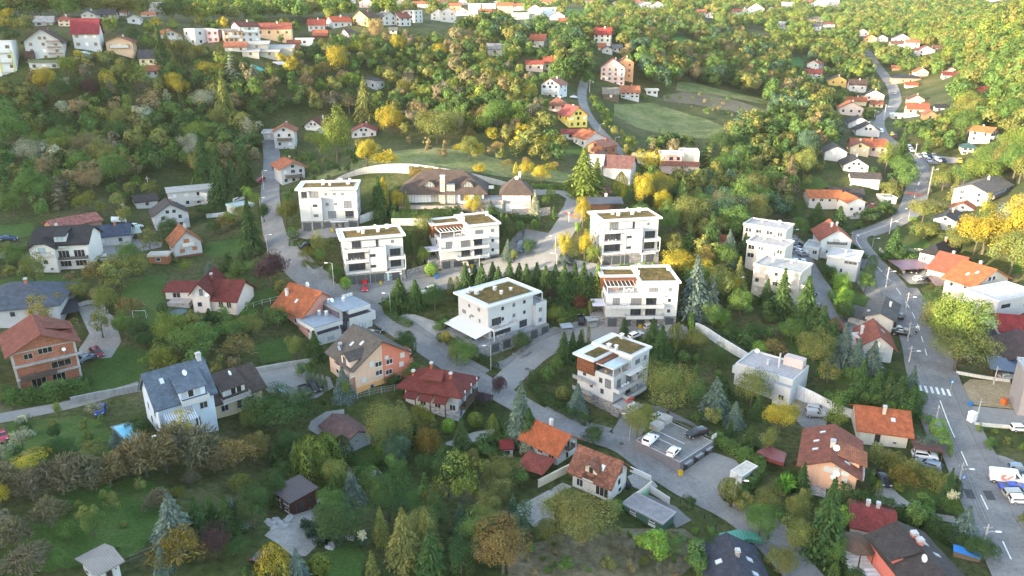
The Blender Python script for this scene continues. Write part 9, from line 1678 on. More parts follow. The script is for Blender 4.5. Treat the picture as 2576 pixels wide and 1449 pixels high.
HAND="""Bg 850 412 118 70 y;By 925 420 70 68;Bg 812 395 62 56;Ry 972 425 48 62;By 985 345 72 64;By 1205 440 26 38;By 1362 462 44 44;Py 1298 462 48 18;By 1325 445 40 38;Ng 1468 488 96 84;Ng 1500 478 66 46;Gg 1385 515 36 24;By 1465 572 72 42;Nd 1490 585 52 34;By 1417 652 66 40;By 1470 652 68 34;Bg 1492 662 50 36;Fs 1422 662 22 42;Ul 1452 590 34 20;
Bo 722 572 70 46;Bo 735 560 60 40;Gm 738 602 30 30;Nd 955 545 84 44;Ty 968 530 74 24;To 950 540 66 30;By 1000 525 46 36;No 1022 525 40 22;By 1192 545 52 48;Nw 1232 545 40 24;Bo 1070 605 64 60;Tm 1026 640 56 14;Tm 1040 640 50 14;Bg 1066 668 48 34;Gl 1085 698 34 32;Bg 970 620 42 20;
Bo 800 648 60 38;Bm 806 668 46 30;Ro 773 655 36 36;Bd 846 715 52 40;Gl 872 742 42 30;Bp 684 722 88 96;So 706 732 30 36;Nd 1006 768 60 62;Nd 1046 770 58 54;Bd 1095 782 66 62;To 1134 740 40 18;To 1150 740 42 18;To 1168 742 40 16;Gm 982 785 30 30;
Sd 1118 818 32 36;Sm 1108 830 28 40;Bd 1312 888 58 46;Bg 1392 815 48 38;Bg 1410 820 24 20;Nd 1360 795 52 34;Bc 1460 785 40 40;Uo 1488 800 50 28;Nd 1484 758 64 46;Nd 1432 752 60 40;
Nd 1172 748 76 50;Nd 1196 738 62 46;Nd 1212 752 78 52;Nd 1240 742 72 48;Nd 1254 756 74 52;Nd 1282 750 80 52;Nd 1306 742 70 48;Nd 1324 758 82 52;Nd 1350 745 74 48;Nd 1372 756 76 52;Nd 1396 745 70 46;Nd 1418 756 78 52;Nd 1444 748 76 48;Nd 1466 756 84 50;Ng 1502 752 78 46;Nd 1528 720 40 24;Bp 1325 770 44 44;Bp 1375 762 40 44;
Bm 1170 918 62 72;Bo 1148 910 50 50;Gy 1122 872 36 26;Gg 1108 864 26 22;Nd 1418 908 66 44;Nd 1440 895 54 34;Nd 1460 880 46 26;Gm 1378 958 34 44;Go 1415 1005 32 36;Ns 1452 1036 66 48;Bm 1398 940 44 40;Po 1465 868 40 10;Po 1480 864 44 10;Nd 1570 842 40 24;Nd 1640 880 70 54;Nd 1662 905 76 58;Po 1690 890 72 36;Po 1702 880 66 30;
Ns 1745 792 130 72;Ns 1786 790 84 44;Bo 1745 880 56 64;Bd 1800 930 60 56;Wo 1680 1040 128 118;Ns 1796 1042 86 66;Ns 1846 1072 58 44;Nd 1884 1130 60 44;Nd 1905 1052 54 40;Nd 1820 1000 52 40;Wo 1888 1022 90 84;By 1960 1088 86 92;Uo 1932 1140 72 52;Wo 1600 1120 112 78;So 1850 1065 36 30;
Gl 820 740 0 0;Bd 1020 905 70 60;Td 1030 885 50 40;Bo 860 930 60 56;Nd 795 905 66 48;Bo 745 905 66 52;Bd 700 820 40 44;Tm 780 968 54 20;Tm 796 976 48 12;Tm 808 980 46 12;Tm 820 990 46 14;Bm 760 948 34 32;Ns 866 1000 72 46;Ug 872 1012 66 22;Bd 990 970 26 40;Bm 1045 960 44 60;Bp 1255 990 46 44;
Wo 975 1136 126 112;Ro 1062 1090 84 60;Wd 700 1088 104 168;Bo 640 1085 74 66;Oy 470 1130 96 74;Gl 1128 1098 44 36;Gg 1196 1078 40 38;Pg 1240 1115 74 34;Ns 1310 1110 138 72;Nd 1330 1122 90 60;Gl 974 1152 46 54;Rr 1076 1160 94 56;Nd 1118 1190 76 62;Sd 1235 1150 44 90;
Tg 790 1215 118 104;Tg 830 1190 100 80;Td 865 1180 84 60;Tm 845 1270 76 34;Tm 862 1262 70 24;Ns 888 1265 82 54;Wd 980 1310 134 104;Bd 1130 1250 120 84;Og 1160 1290 150 110;Wo 1260 1235 90 80;Rr 1085 1140 70 50;Wm 1210 1400 120 110;Bd 1085 1345 96 80;Uo 1084 1290 70 44;No 1018 1420 140 84;No 1072 1385 110 66;Wo 1060 1360 90 90;Nd 1085 1450 120 80;Bd 1160 1440 100 90;Wr 1265 1442 142 150;Wo 1468 1385 142 150;Wo 1420 1340 110 120;
Ns 444 1372 128 96;Nd 500 1350 96 60;Nd 536 1335 84 50;Nd 575 1340 90 66;Ns 590 1330 80 50;Bd 640 1330 110 90;Rr 452 1420 96 112;Wp 545 1400 80 80;Ns 412 1440 70 40;Bd 600 1400 50 60;Ty 690 1455 92 84;Ns 752 1458 80 50;Gg 805 1440 48 54;Nd 700 1265 84 70;Bd 660 1290 80 70;Bd 690 1240 60 60;
Kk 80 1445 90 90;Kk 85 1260 90 80;Kk 160 1245 110 100;Kk 20 1250 100 80;Kk 230 1235 100 90;Kb 280 1225 90 90;Kt 310 1195 74 80;Kb 370 1200 120 110;Kb 420 1190 110 80;Kk 490 1180 120 110;Kb 440 1150 90 90;Kb 540 1190 80 70;Rt 590 1180 90 90;Rb 640 1165 80 70;Kk 130 1330 90 80;Kk 50 1380 90 70;Kk 400 1280 60 60;Oy 40 1235 70 70;Oy 75 1195 60 100;By 5 1270 60 60;Um 150 1430 60 50;Um 240 1350 70 60;Oo 230 1340 80 60;Oo 290 1290 60 40;Om 170 1360 50 50;Bd 150 1155 56 80;Bo 240 1165 60 80;Bd 160 1170 50 70;Ow 60 1130 60 60;Ow 5 1170 60 50;Ow 80 1180 50 40;
Sm 25 1010 40 50;Sm 75 1005 34 60;Sm 120 995 40 60;Sm 170 985 40 60;Sd 215 975 34 50;Ug 150 1055 50 30;Ow 240 1045 40 50;Ow 60 1070 30 44;Ns 294 1122 38 36;Om 260 1075 34 40;Od 340 1078 30 50;Sd 360 1092 36 40;Ty 1 740 0 0;By 110 810 70 90;Oo 185 860 60 44;Oo 260 850 70 60;Bo 195 760 50 60;Bo 270 790 70 70;Rb 330 800 60 60;Oo 290 740 60 60;Bm 310 850 60 50;Bd 350 860 60 60;Bg 440 880 90 96;Bd 370 880 50 60;
Ro 420 940 70 70;Bm 500 900 90 110;Rb 600 900 60 90;Bm 580 860 60 80;Bo 640 850 60 60;Og 400 930 60 90;Nd 530 820 40 40;Om 560 815 44 50;Om 700 830 60 60;Gd 412 798 34 26;
Tl 2168 950 44 14;Wo 1370 1360 60 60;Om 1300 1230 70 70;Ow 1320 1150 40 40;Bd 1490 1120 50 60;Sl 1650 1390 70 90;Sm 1550 1285 36 50;Bd 1735 1282 40 30;Om 1700 1390 50 60;Sm 1760 1450 80 90;Bd 1790 1400 60 70;Go 1832 1268 64 58;Sm 1800 1360 30 40;So 1880 1290 60 60;
Dd 2070 1392 182 110;Nd 2015 1235 70 40;Sl 2125 1330 60 40;Bo 1930 1290 60 70;Bm 1910 1350 90 90;Bo 2000 1390 100 90;Bo 1960 1440 70 80;Um 2100 1420 70 60;Tm 2095 1460 50 30;Bd 2150 1470 40 60;Om 2140 1300 40 40;
Rr 2270 1228 62 66;Sg 2255 1232 22 34;Tg 2205 1250 44 24;Sm 2300 1325 90 66;Sm 2325 1310 60 60;Om 2190 1225 40 30;Nd 2380 1260 80 34;Td 2400 1250 46 34;Ns 2420 1360 86 64;Bd 2470 1410 60 70;Os 2325 1140 50 56;Bo 2590 1350 70 70;Sd 2330 1290 40 50;
Wg 2400 905 170 130;Wo 2400 935 110 150;Bo 2360 870 120 90;Bo 2345 840 80 70;Bd 2350 800 70 70;Ns 2290 985 60 36;Ns 2190 935 70 50;Ns 2150 935 76 50;Ns 2115 920 96 60;Nd 2060 870 90 70;Nd 2090 880 70 50;Nd 2040 860 80 60;Wo 2040 940 110 90;Nd 2020 820 110 70;Nd 1962 790 100 56;Nd 1925 770 60 40;Bm 1990 860 60 70;Rb 1945 900 50 60;
Nd 2160 1000 80 50;Nd 2200 1010 76 50;Nd 2230 1015 70 50;Nd 2260 1025 80 60;Nd 2290 1040 70 50;Oo 2080 965 60 70;Gd 2240 965 34 36;Om 2105 1045 70 60;Og 2100 1085 70 60;Gm 2146 1005 30 32;Gm 2176 1018 30 32;Gm 2205 1025 32 34;Gm 2238 1045 34 36;Gm 2272 1052 36 38;Gm 2308 1020 36 38;Om 2330 1070 30 40;
Tm 2192 678 34 28;Tm 2180 715 44 36;Bm 2175 735 50 50;Bd 2080 700 36 40;Bl 2110 745 60 50;Bl 2120 780 60 40;Bd 2120 810 50 50;Sm 2090 700 30 36;Sd 2145 640 30 40;Sd 2158 655 30 40;Nd 2244 650 70 50;Bd 2255 660 30 40;Sm 2285 655 24 50;
Nd 2050 580 60 60;Nd 2105 590 60 60;Bm 2010 600 50 50;Bd 2000 560 50 60;Sd 2180 560 40 60;Sd 2210 548 44 60;Sd 2235 540 30 40;Sm 2160 575 20 30;Oo 2240 510 50 40;Bm 2270 480 64 66;Bm 2260 450 60 60;Bd 2280 440 50 40;Ug 2226 436 80 48;Nd 2262 420 80 40;Sd 2190 450 30 40;Bo 2230 490 34 44;
Bo 2320 560 60 80;Bo 2370 480 60 70;Bm 2420 475 60 60;No 2400 500 50 30;Bg 2470 470 70 80;Bo 2450 640 90 70;By 2470 640 100 110;Bo 2540 690 110 110;Bo 2400 630 60 70;Bd 2440 600 40 40;By 2560 640 140 90;Bw 2540 600 100 80;Oy 2475 545 50 40;Nd 2575 560 60 50;Bo 2325 600 40 70;Bd 2340 590 34 40;Bl 2296 560 14 24;
Ww 1850 555 56 80;Nd 1870 600 70 40;Nd 1785 640 90 60;Ns 1830 660 70 44;Nd 1870 655 60 40;Py 1560 500 60 40;By 1612 520 80 60;By 1660 505 70 60;By 1690 490 40 40;Oy 1620 440 60 60;Oy 1640 460 80 50;By 1665 540 60 50;Bm 1600 560 50 50;Bd 1640 580 60 50;Bm 1680 600 80 60;Bo 1690 645 60 60;By 1700 700 70 90;By 1760 720 60 80;Br 1770 690 60 60;By 1820 745 60 70;Bo 1800 720 60 60;Bm 1860 800 70 70;
Nl 1560 688 24 24;Nl 1580 690 26 24;Nl 1600 690 28 24;Nl 1620 688 28 26;Nl 1640 690 28 28;Nl 1665 692 30 26;Bm 1790 830 70 60;Bl 1815 815 36 40;Nd 1880 870 56 50;Nd 1830 850 50 50;Bd 1900 860 50 50;Bl 1910 900 40 40;
Bd 1330 640 40 34;Ns 1278 652 44 30;So 1292 655 28 34;Bd 1262 610 40 34;Bd 1240 560 40 50;Gm 1308 588 30 28;Gm 1345 585 30 22;Nw 1345 545 56 28;Ug 1372 528 40 22;Tm 1262 590 50 14;Tm 1275 590 50 14;
Nd 636 640 120 56;Bo 610 565 50 50;Rb 570 580 40 50;Bd 540 590 34 40;Bd 430 610 60 56;Oo 380 640 60 50;Bm 330 680 70 60;Oo 310 720 80 110;Bo 350 700 60 60;Rb 250 720 70 60;Bo 90 720 80 60;Bm 50 670 50 80;Oo 20 660 50 40;Gm 600 690 32 40;Sd 560 685 24 30;Sd 575 670 30 40;Ns 530 690 30 24;Bg 470 690 36 30;Gm 500 565 0 0;Nd 560 510 110 60;Nd 520 480 120 60;Nd 590 500 90 50;Nd 620 470 80 50;Ul 625 505 36 30;Bd 520 545 30 50;Bg 580 570 40 44;Bg 690 540 0 0;Bd 665 560 50 40;Bg 645 520 36 30;
Bo 555 330 60 44;No 920 300 86 50;No 572 320 110 56;Nd 575 310 60 40;Og 350 235 70 70;By 526 205 46 66;By 450 250 60 60;Ot 380 290 60 60;Ot 200 300 50 50;Bp 232 250 50 50;Oy 280 240 60 40;Kk 285 260 60 20;Ug 175 200 60 60;By 120 240 70 60;Bm 10 330 80 90;Bm 40 380 90 100;Bd 30 420 60 70;Nd 410 175 90 40;No 428 170 76 36;Bo 460 160 60 70;Bt 945 105 50 50;By 1000 135 46 40;By 850 190 70 60;By 1105 150 36 40;Wo 1100 360 80 110;Bm 1250 330 70 90;Nt 1000 350 0 0;Bo 1180 405 56 50;By 1200 400 40 40"""
UNI=set()
for e in HAND.replace("\n","").split(";"):
 q=e.split();u,v,hp,wp=map(float,q[1:5])
 if hp<8:continue
 plant(KC[q[0][0]],u,v,hp*(1.15 if q[0][0]in 'NFD' else 1.06),wp*(1.45 if q[0][0]in 'NFD' else 1.22 if q[0][0]not in 'TGPC' else 1.05),PC[q[0][1]][0]);PLT[-1]['cw']=PC[q[0][1]][1]
RW,RH=644,363;gu,gv=np.meshgrid(np.arange(RW)*4+2,np.arange(RH)*4+2)
NT=np.zeros((RH,RW),bool);HD=np.full((RH,RW),1e9)
def hull(P):
 P=sorted(set((round(p[0],1),round(p[1],1))for p in P));out=[]
 for it in(P,P[::-1]):
  h=[]
  for p in it:
   while len(h)>1 and(h[-1][0]-h[-2][0])*(p[1]-h[-2][1])-(h[-1][1]-h[-2][1])*(p[0]-h[-2][0])<=0:h.pop()
   h.append(p)
  out+=h[:-1]
 return out
def cells(poly):
 a=[p[0]for p in poly];b=[p[1]for p in poly]
 x0,x1,y0,y1=max(0,int(min(a)/4)-1),min(RW,int(max(a)/4)+2),max(0,int(min(b)/4)-1),min(RH,int(max(b)/4)+2)
 if x1<=x0 or y1<=y0:return None
 return(slice(y0,y1),slice(x0,x1)),inp(gu[y0:y1,x0:x1],gv[y0:y1,x0:x1],poly)
for q in NTR:
 c=cells(q)
 if c:NT[c[0]]|=c[1]
for pts,D in SIL:
 c=cells(hull([(p[0],p[1])for p in pts]))
 if c:s_=HD[c[0]];s_[c[1]]=np.minimum(s_[c[1]],D)
FB=[(min(p[0]for p in f)-1.2,max(p[0]for p in f)+1.2,min(p[1]for p in f)-1.2,max(p[1]for p in f)+1.2)for f in FOOT];FBA=np.array(FB)
GRID={}
def crd(x,y,r):
 k=8.0
 for i in range(int((x-14)//k),int((x+14)//k)+1):
  for j in range(int((y-14)//k),int((y+14)//k)+1):
   for(a,b,q)in GRID.get((i,j),()):
    if(a-x)**2+(b-y)**2<((r+q)*0.37)**2:return True
 return False
def ocp(x,y,r):GRID.setdefault((int(x//8.0),int(y//8.0)),[]).append((x,y,r))
for q in PLT:ocp(q['o'].location.x,q['o'].location.y,q['wp']*q['D']/FPX*0.85)
CAND=[]
def sct(poly,n,sp,size,kinds,nc,ratio=(0.85,1.2),tol=0.12):
 """n tries inside a picture polygon; sp: room in metres for a crown of average size"""
 us=[p[0]for p in poly];vs=[p[1]for p in poly];rr=random.Random(int(us[0]+vs[0]*7+n))
 for _ in range(n):
  u=rr.uniform(min(us),max(us));v=rr.uniform(min(vs),max(vs))
  if not inp(u,v,poly):continue
  i,j=int(v//4),int(u//4)
  if 0<=i<RH and 0<=j<RW and NT[i,j]:continue
  p=at(u,v);D=prj(*p)[2];H=rr.uniform(*size);W=H*rr.uniform(*ratio);room=sp*W/(0.9*(size[0]+size[1])/2)
  if crd(p.x,p.y,room):continue
  if((FBA[:,0]<p.x)&(p.x<FBA[:,1])&(FBA[:,2]<p.y)&(p.y<FBA[:,3])).any():continue
  hp,wp=H*FPX*0.93/D,W*FPX/D
  y0,y1,x0,x1=max(0,int((v-hp)/4)),max(1,int((v-0.12*hp)/4)+1),max(0,int((u-wp*0.42)/4)),max(1,int((u+wp*0.42)/4)+1)
  if y0>=RH:y0=RH-1
  h=HD[y0:y1,x0:x1]
  if h.size and((h<1e8)&(h>D-4)).mean()>tol:continue
  t=NT[y0:y1,x0:x1]
  if t.size and t.mean()>0.3:continue
  ocp(p.x,p.y,room);k=rr.choice(kinds)
  CAND.append(dict(k=KC[k],u=u,v=v,hp=hp,wp=wp if k not in 'NTP' else wp*0.6,c=rr.choice(nc),D=D,p=p,H=H))
Z=sct
Z([(0,215),(150,205),(330,205),(420,150),(560,180),(660,240),(690,300),(650,360),(655,430),(560,460),(380,440),(300,470),(120,540),(0,545)],4200,6.6,(7,12.5),'BBBBBBOUN','mmmmooooddddgbbwk')
Z([(0,60),(740,75),(760,110),(760,200),(300,215),(0,215)],900,6.5,(5,10),'BBBOUN','mmoodgy')
Z([(560,170),(760,130),(960,95),(1200,120),(1340,180),(1390,280),(1300,345),(1000,350),(950,300),(700,290),(660,240)],3800,6.6,(5.5,12),'BBBBORS','mmmoooddbbgkd')
Z([(1090,58),(1260,45),(1480,55),(1500,130),(1480,230),(1330,200),(1200,110)],2000,7,(9,15),'BBBU','ddmmmeo')
Z([(960,345),(1180,345),(1420,420),(1400,440),(1200,425),(1000,370)],260,9,(3,5.5),'RRB','ttbyo')
Z([(1290,250),(1420,200),(1380,350),(1440,420),(1330,425),(1180,345)],700,6.5,(6,12),'BBBU','mmoody')
Z([(1480,110),(1580,40),(1700,60),(1950,120),(2060,170),(2060,260),(1980,290),(1860,240),(1660,230),(1600,200),(1560,140)],3600,7,(8,14),'BBBBU','dmeommob')
Z([(1480,245),(1560,330),(1600,400),(1580,420),(1500,330)],200,5,(3,7),'BBS','lmmgo')
Z([(1640,330),(1850,340),(1960,290),(2080,270),(2130,330),(2060,400),(2000,480),(1990,560),(1900,560),(1860,700),(1880,790),(1760,800),(1720,680),(1700,560),(1600,500),(1590,450),(1640,400)],4200,6.8,(8,14),'BBBBUN','mmmoooddeeob')
Z([(2300,60),(2576,40),(2576,480),(2480,440),(2440,380),(2410,290),(2400,230),(2340,190)],3200,7,(9,15),'BBBBU','ggmmmoo')
Z([(1900,40),(2330,60),(2345,190),(2240,180),(2160,210),(2040,150),(1950,120)],2800,7.5,(8,14),'BBBBU','ggmmood')
Z([(2230,300),(2420,290),(2440,385),(2330,385),(2250,330)],400,6.5,(6,11),'BBBN','mmodg')
Z([(2080,180),(2240,180),(2260,290),(2200,320),(2050,290)],400,6.5,(5,10),'BBBN','mmod')
Z([(0,-14),(2600,-14),(2600,64),(0,60)],6000,9,(10,16),'B','ggmmmood',(0.9,1.3),0.2)
Z([(1420,0),(2600,0),(2600,100),(1420,60)],2600,8.5,(9,15),'B','ggmmmoo',(0.9,1.2),0.2)
Z([(0,540),(330,470),(420,500),(330,590),(100,560),(0,600)],300,6.5,(4,8),'BBOR','mmoob')
Z([(0,690),(420,700),(420,900),(0,900)],240,6,(3,7),'BOR','mobo');Z([(400,800),(740,790),(640,930),(380,960)],500,5,(3.5,7),'BBOS','mmodob')
Z([(640,1130),(1280,1080),(1330,1449),(820,1449)],700,5.0,(3.5,9),'BBNSUN','mddomeo');Z([(1640,860),(1850,900),(1840,1100),(1640,1060)],300,4.6,(2.5,7),'BSNS','mddmo')
Z([(1880,790),(2100,850),(2330,985),(2300,1010),(2000,960)],140,6,(3,7),'BNNS','mddo');Z([(1860,1200),(2110,1260),(2110,1449),(1950,1449)],400,5,(3,6),'BBSO','mmoob')
Z([(1270,1330),(1790,1340),(1790,1449),(1270,1449)],900,2.6,(1.0,3.2),'SSKO','bkomm');Z([(2250,560),(2576,520),(2576,700),(2340,640)],200,6,(3,7),'BBSN','mmodg')
Z([(2330,400),(2480,410),(2470,500),(2330,500)],120,6,(2,6),'BS','mob');Z([(2110,640),(2260,760),(2300,900),(2120,800)],140,5,(2,5),'BSS','mmdl')
Z([(1300,520),(1520,500),(1520,680),(1430,660)],60,5,(2,5),'BSN','mdo');Z([(1930,380),(2110,400),(2000,500),(1920,500)],160,7,(3,7),'BSO','mob');Z([(720,380),(960,400),(800,470),(720,520)],160,5,(2,6),'BSN','mmod');Z([(740,600),(880,600),(860,740),(780,680)],60,4,(1.5,4),'BSS','mod');Z([(1030,560),(1130,560),(1120,690),(1040,690)],60,4,(2,5),'BST','mdo')
Z([(2430,1080),(2576,1100),(2576,1140),(2460,1130)],60,4,(1.5,3),'SO','mog');Z([(1550,240),(1700,240),(1850,330),(1650,350)],60,14,(2,5),'BS','mog');Z([(1660,232),(1720,228),(1960,284),(1970,300),(1850,300),(1680,262)],140,6,(1.5,4),'SSB','mob');Z([(1690,205),(1730,200),(2010,240),(2010,260),(1850,236)],120,6,(2,6),'SB','mob')
Z([(0,900),(20,900),(330,1150),(280,1180),(0,1180)],80,6,(2,4),'BOS','mdo');Z([(20,1200),(440,1130),(640,1140),(640,1230),(380,1290),(60,1449),(0,1449)],260,6,(2,5),'OKRU','mkobo')
Z([(0,1000),(640,900),(1300,1100),(2300,1150),(2340,1449),(0,1449)],700,5,(0.8,2.2),'S','mmdolg');Z([(0,600),(640,600),(740,780),(0,900)],160,6,(0.8,2),'S','mmdo')
CAND.sort(key=lambda q:-q['hp']*q['wp']);NB=sum(1 for q in PLT if q['o']['category']=='tree');far_=[];cnt={}
for q in CAND:
 cat=KINDW[q['k']][2];kk=KINDW[q['k']][1];lim={'broadleaf_tree':300,'bush':280}.get(kk,120)
 n0=cnt.get(kk)
 if n0 is None:n0=cnt[kk]=sum(1 for z in PLT if KINDW[z['kind']][1]==kk)
 if n0<lim and q['hp']>14:
  k=q['k']if q['hp']>52 or q['k']not in('broad','upright')else 'mid'
  plant(k,q['u'],q['v'],q['hp'],q['wp'],PC[q['c']][0],p=q['p']);PLT[-1]['cw']=PC[q['c']][1];cnt[kk]=n0+1
 else:far_.append(q)
LOW=[bra(s,1000,0.078,K=15+s%3*4)for s in range(200,208)];LOWS=[bra(s,400,0.117,K=11+s%3*2)for s in range(300,306)];LN=[cfa(5,tiers=9,per=7,k=3,leaf=0.17)]
AC=[[]for _ in range(6)];rg=np.random.default_rng(3)
for q in far_:
 s=q['D']/FPX;H,W=q['hp']*s/0.92,q['wp']*s
 A=LN[0]if q['k']=='spruce' else(LOW if q['hp']>26 else LOWS)[rg.integers(6)];a=rg.uniform(0,6.28);c,sn=math.cos(a),math.sin(a);R=np.array([[c,-sn,0],[sn,c,0],[0,0,1]])
 P=(A[0]@R.T)*np.array([W,W,H])+np.array([q['p'].x,q['p'].y,q['p'].z-0.2]);col=np.array(PC[q['c']][0])*rg.uniform(0.85,1.15)
 for l,x in zip(AC,(P,A[1]@R.T,A[2]@R.T,A[3]*(W+H)/2,A[4],A[5]*col)):l.append(x)
me=lfm("wood",*[np.concatenate(l)for l in AC]);tag(link("wood",me,None,(1,1,1)),"mixed green and yellow autumn wood covering the far slopes","wood",kind="stuff")
for a in(("thick clipped dark hedge below the villa terrace",[(985,556),(1040,556),(1100,551),(1160,545)],3.0,1.6,'d'),("tall narrow hedge at the villa's left side",[(990,545),(996,520),(1002,500)],2.6,1.0,'m'),("clipped hedge strip beside the villa street gate",[(1290,556),(1320,560),(1352,562)],2.2,1.4,'d'),("long curved clipped hedge around the nearest white block",[(1342,948),(1344,980),(1372,1014),(1410,1036),(1448,1056)],1.7,1.7,'d'),("short clipped hedge block beyond the stone gap",[(1456,1058),(1480,1072)],1.8,1.8,'d'),("curved low hedge around the awning block's parking bay",[(968,762),(972,785),(1000,808),(1034,824)],1.5,1.4,'m'),("short hedge at the awning terrace foot",[(1206,906),(1228,916),(1250,932)],1.4,1.4,'d'),("tall thuja hedge above the gravel driveway",[(2188,1155),(2240,1178),(2310,1212),(2370,1238),(2404,1252)],3.4,1.8,'o'),("dark thuja hedge row before the low red roof",[(2108,1256),(2160,1280),(2230,1302),(2310,1330)],3.2,1.8,'d'),("long thuja hedge behind the coral house",[(2335,1335),(2380,1362),(2452,1402)],2.8,1.8,'d'),("yellow-green hedge at the road corner by the orange roof",[(2352,1085),(2366,1115),(2374,1150)],2.8,2.2,'l'),("hedge along the deck yard with stone benches",[(1796,1112),(1840,1140),(1890,1166),(1910,1180)],2.2,2.0,'m'),("hedge behind the white site container",[(1912,1178),(1906,1205),(1872,1240),(1848,1284)],1.8,1.6,'m'),("thin tall hedge screen at the dead end",[(1737,808),(1738,835),(1738,862)],2.4,0.8,'l'),("low clipped hedge beside the flagstone path",[(898,1198),(930,1182),(968,1164)],1.5,1.6,'m'),("bright green informal hedge left of the tiny playhouse",[(1200,1150),(1235,1135),(1275,1118)],2.4,2.6,'m'),("clipped hedge over the curve below the leftmost block",[(732,616),(760,618),(790,616)],1.6,1.6,'d'),("olive clipped hedge above the grey planter",[(764,668),(790,674),(815,666)],1.3,1.4,'o'),("leafy vine hedge at the foot of the brick house",[(22,1012),(90,1010),(160,998),(226,984)],2.4,3.0,'m'),("yellow-green hedge beside the walnut by the parking deck",[(1622,1040),(1650,1068),(1680,1092),(1720,1102)],1.8,1.8,'g'),("hedge between the two bin shelters and lawn",[(1412,802),(1445,795),(1475,786)],1.3,1.3,'m'),("red autumn creeper over the retaining wall",[(1030,440),(1085,444),(1140,450),(1185,456)],2.6,0.9,'r'),("dark hedge along the villa driveway's upper edge",[(1335,474),(1390,476),(1450,484)],1.4,1.2,'m'),("hedge along the flat white house's back lane",[(2092,745),(2108,775),(2125,805)],1.8,2.0,'l')):
 hedge(a[0],a[1],a[2],a[3],PC[a[4]][0])
def tuft(lb,u,v,hp,wp,col,plume=None,cat="grass clump",name="grass_clump",n=900,wide=0.05,flat=0.0):
 p=at(u,v);s=prj(*p)[2]/FPX;H,W=hp*s,wp*s;r=np.random.default_rng(int(u));a=r.uniform(0,6.28,n);t=r.uniform(0.05,1,n);e=r.uniform(0.2,1,n)
 P=np.stack([np.cos(a)*t*e*0.5*W,np.sin(a)*t*e*0.5*W,H*(np.sin(t*2.2)*(1-0.5*e))],1);U=np.stack([np.cos(a)*e,np.sin(a)*e,1.3-1.8*t*e],1);v_=r.uniform(0.7,1.3,n)
 o=tag(empty(name,p),lb,cat);link("blades",lfm("blades",P,_unit(r,n)+[0,0,.4],U,np.full(n,0.22*(W+H)),np.full(n,wide),np.stack([v_]*3,1)),o,col)
 if plume:
  m=260;a=r.uniform(0,6.28,m);q=r.integers(0,14,m);bx=np.cos(q*2.4)*0.22*W*(q/14);by=np.sin(q*2.4)*0.22*W*(q/14);P=np.stack([bx+r.normal(0,.1,m),by+r.normal(0,.1,m),H*0.9+r.uniform(0,1.2,m)],1)
  link("plumes",lfm("plumes",P,_unit(r,m),np.tile([0,0,1.0],(m,1)),np.full(m,0.4),np.full(m,0.35),np.ones((m,3))),o,plume)
tuft("pampas grass clump with one bright white plume head at the lower garden",912,1372,26,46,PC['e'][0],(0.6,0.55,0.45));tuft("large pampas grass with cream plumes beside the main road",2385,1290,50,66,PC['m'][0],(0.55,0.48,0.36));tuft("spiky yellow-green grass ball on the bottom lawn",806,1442,40,52,(0.11,0.13,0.03),n=1600);tuft("small pampas clump with white plumes left of the pool",62,1072,16,40,PC['m'][0],(0.5,0.5,0.42))
tuft("bright green banana plant with huge leaves beside the salmon house",1975,1240,52,70,(0.075,0.17,0.03),cat="banana plant",name="banana_plant",n=150,wide=0.32)
def cedar(lb,u,v,W,col):
 p=at(u,v);r=np.random.default_rng(9);o=tag(empty("weeping_cedar",p),lb,"tree");X=[[]for _ in range(6)];m=MB()
 for a,L,z in((0.35,1.2,3.2),(1.15,.7,3.6),(2.2,.9,3.4),(2.9,1.0,1.9),(3.6,.75,2.2),(4.5,.8,1.6),(5.4,.9,1.8),(6.0,1.05,2.2)):
  L*=W;m.tube([(0,0,0.3),(math.cos(a)*L*.4,math.sin(a)*L*.4,z*.9),(math.cos(a)*L,math.sin(a)*L,z)],[.2,.13,.05],6);n=420;t=r.uniform(.15,1,n)**.8;dr=r.uniform(0,1,n)**1.3;w=r.normal(0,.35,n)
  P=np.stack([np.cos(a)*L*t-np.sin(a)*w,np.sin(a)*L*t+np.cos(a)*w,z*np.minimum(1,t*2.2)-dr*1.7*(.4+.6*t)],1);vv=r.uniform(.7,1.3,n)
  for l,x in zip(X,(P,_unit(r,n)+[0,0,.5],np.tile([np.cos(a)*.3,np.sin(a)*.3,-1.0],(n,1)),np.full(n,.55),np.full(n,.4),np.stack([vv]*3,1))):l.append(x)
 link("crown",lfm("crown",*[np.concatenate(l)for l in X]),o,col);m.obj("trunk","bark",o,(.1,.085,.065))
cedar("wide drooping blue-green cedar sprawling over the flagstone courtyard",826,1345,4.6,(0.048,0.082,0.058))
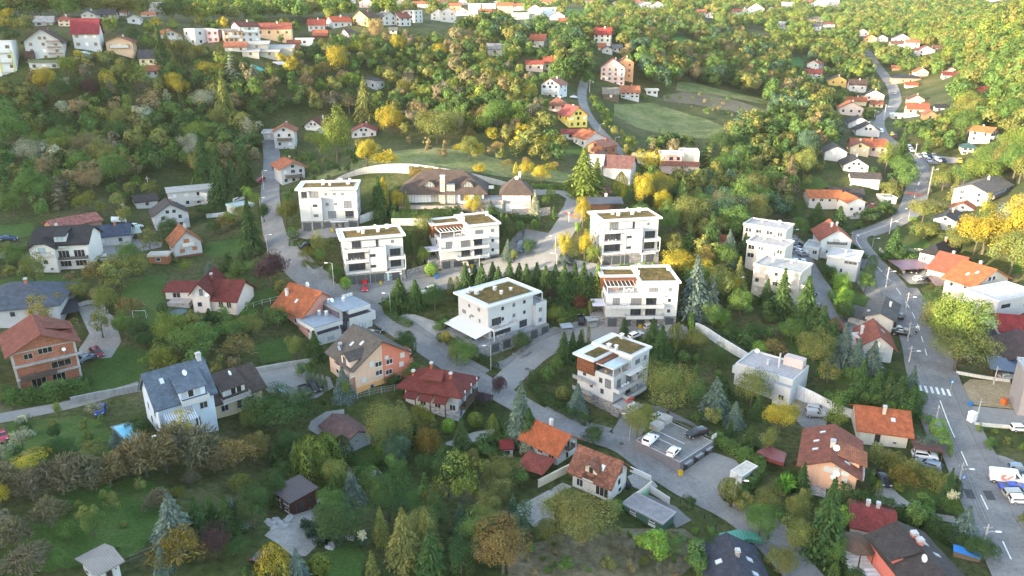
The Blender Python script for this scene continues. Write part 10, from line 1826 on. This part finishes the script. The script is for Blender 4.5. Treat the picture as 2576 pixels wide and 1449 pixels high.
# labels of the plants
import re
LM={}
for o in list(COL.objects):
 if o.parent is None and o.get("category")in("house","apartment block","villa","gatehouse","shed","hut","apartment house","parking deck","pavilion","barn","garage","container","gazebo","carport")and o.get("group")is None:
  t=o["label"];s=re.split(r" (?:below|above|beside|behind|right|left|among|at|between|in front|on|under|alone|where|half|near|built|whose|standing|over|directly|higher|by|around|just|high|farthest|hidden|and|the|turned)\b|,",t)[0];s=" ".join(s.split()[:8])
  s=re.sub(r" (?:with|of|a|to|from|wide|big|large|and|two)$","",s);LM.setdefault(s,[]).append(o)
LMS=[(s,*prj(*v[0].location))for s,v in LM.items()if len(v)==1 and len(s.split())>1];LMA=np.array([(l[1],l[2]-15)for l in LMS])
GR={}
for q in PLT:
 if q['label']:continue
 d=(LMA[:,0]-q['u'])**2+((LMA[:,1]-q['v']+q['hp']*0.4)*1.3)**2;i=int(np.argmin(d));s,lu,lv,ld=LMS[i];du,dv=q['u']-lu,q['v']-lv
 rel=("right of" if du>0 else "left of")if abs(du)>abs(dv)*0.9 else("behind" if dv<0 else "in front of")
 hm=q['hp']*q['D']/FPX;w=q['word']
 if q['cw']=='deep red' and q['kind']=='broad':w='shrub-like tree'
 size="tall " if hm>9 else("small " if hm<4.5 else "");GR.setdefault((w,q['cw'],size,rel,s),[]).append((float(d[i]),q))
ORD=["nearest","second nearest","third nearest","fourth nearest","fifth nearest","sixth nearest","seventh nearest","eighth nearest","ninth nearest","tenth nearest","eleventh nearest","twelfth nearest"]
for(w,c,size,rel,s),L in GR.items():
 L.sort(key=lambda a:a[0])
 for k,(d,q)in enumerate(L):
  t=f"{size}{c} {w} {rel} the {s}";t=t.replace("walnut-like tree with a wide crown","wide-crowned tree")
  if len(L)>1:t=f"{ORD[min(k, 11)]} {t}"
  W_=t.split();q['o']["label"]=" ".join(W_[:16]);q['o']["group"]=q['o'].get("group")or f"{q['o']['category']}s around the {s}"
  # the air
zl=float(GZ.min())-1.0;zh=max(CAM_H,float(GZ.max())+20)+4
hz=MB().box(-1600,1800,-600,3300,zl-60,zh).obj("haze",None,None);hz.display_type='WIRE';tag(hz,"thin warm evening haze lying over the whole valley","haze",kind="stuff")
hm=bpy.data.materials.new("haze");hm.use_nodes=True;t=hm.node_tree;t.nodes.remove(t.nodes["Principled BSDF"]);pv=t.nodes.new("ShaderNodeVolumePrincipled");pv.inputs["Color"].default_value=(0.95,0.93,0.88,1);pv.inputs["Density"].default_value=0.00004;pv.inputs["Anisotropy"].default_value=0.2;t.links.new(pv.outputs[0],t.nodes["Material Output"].inputs["Volume"]);hz.data.materials.append(hm)
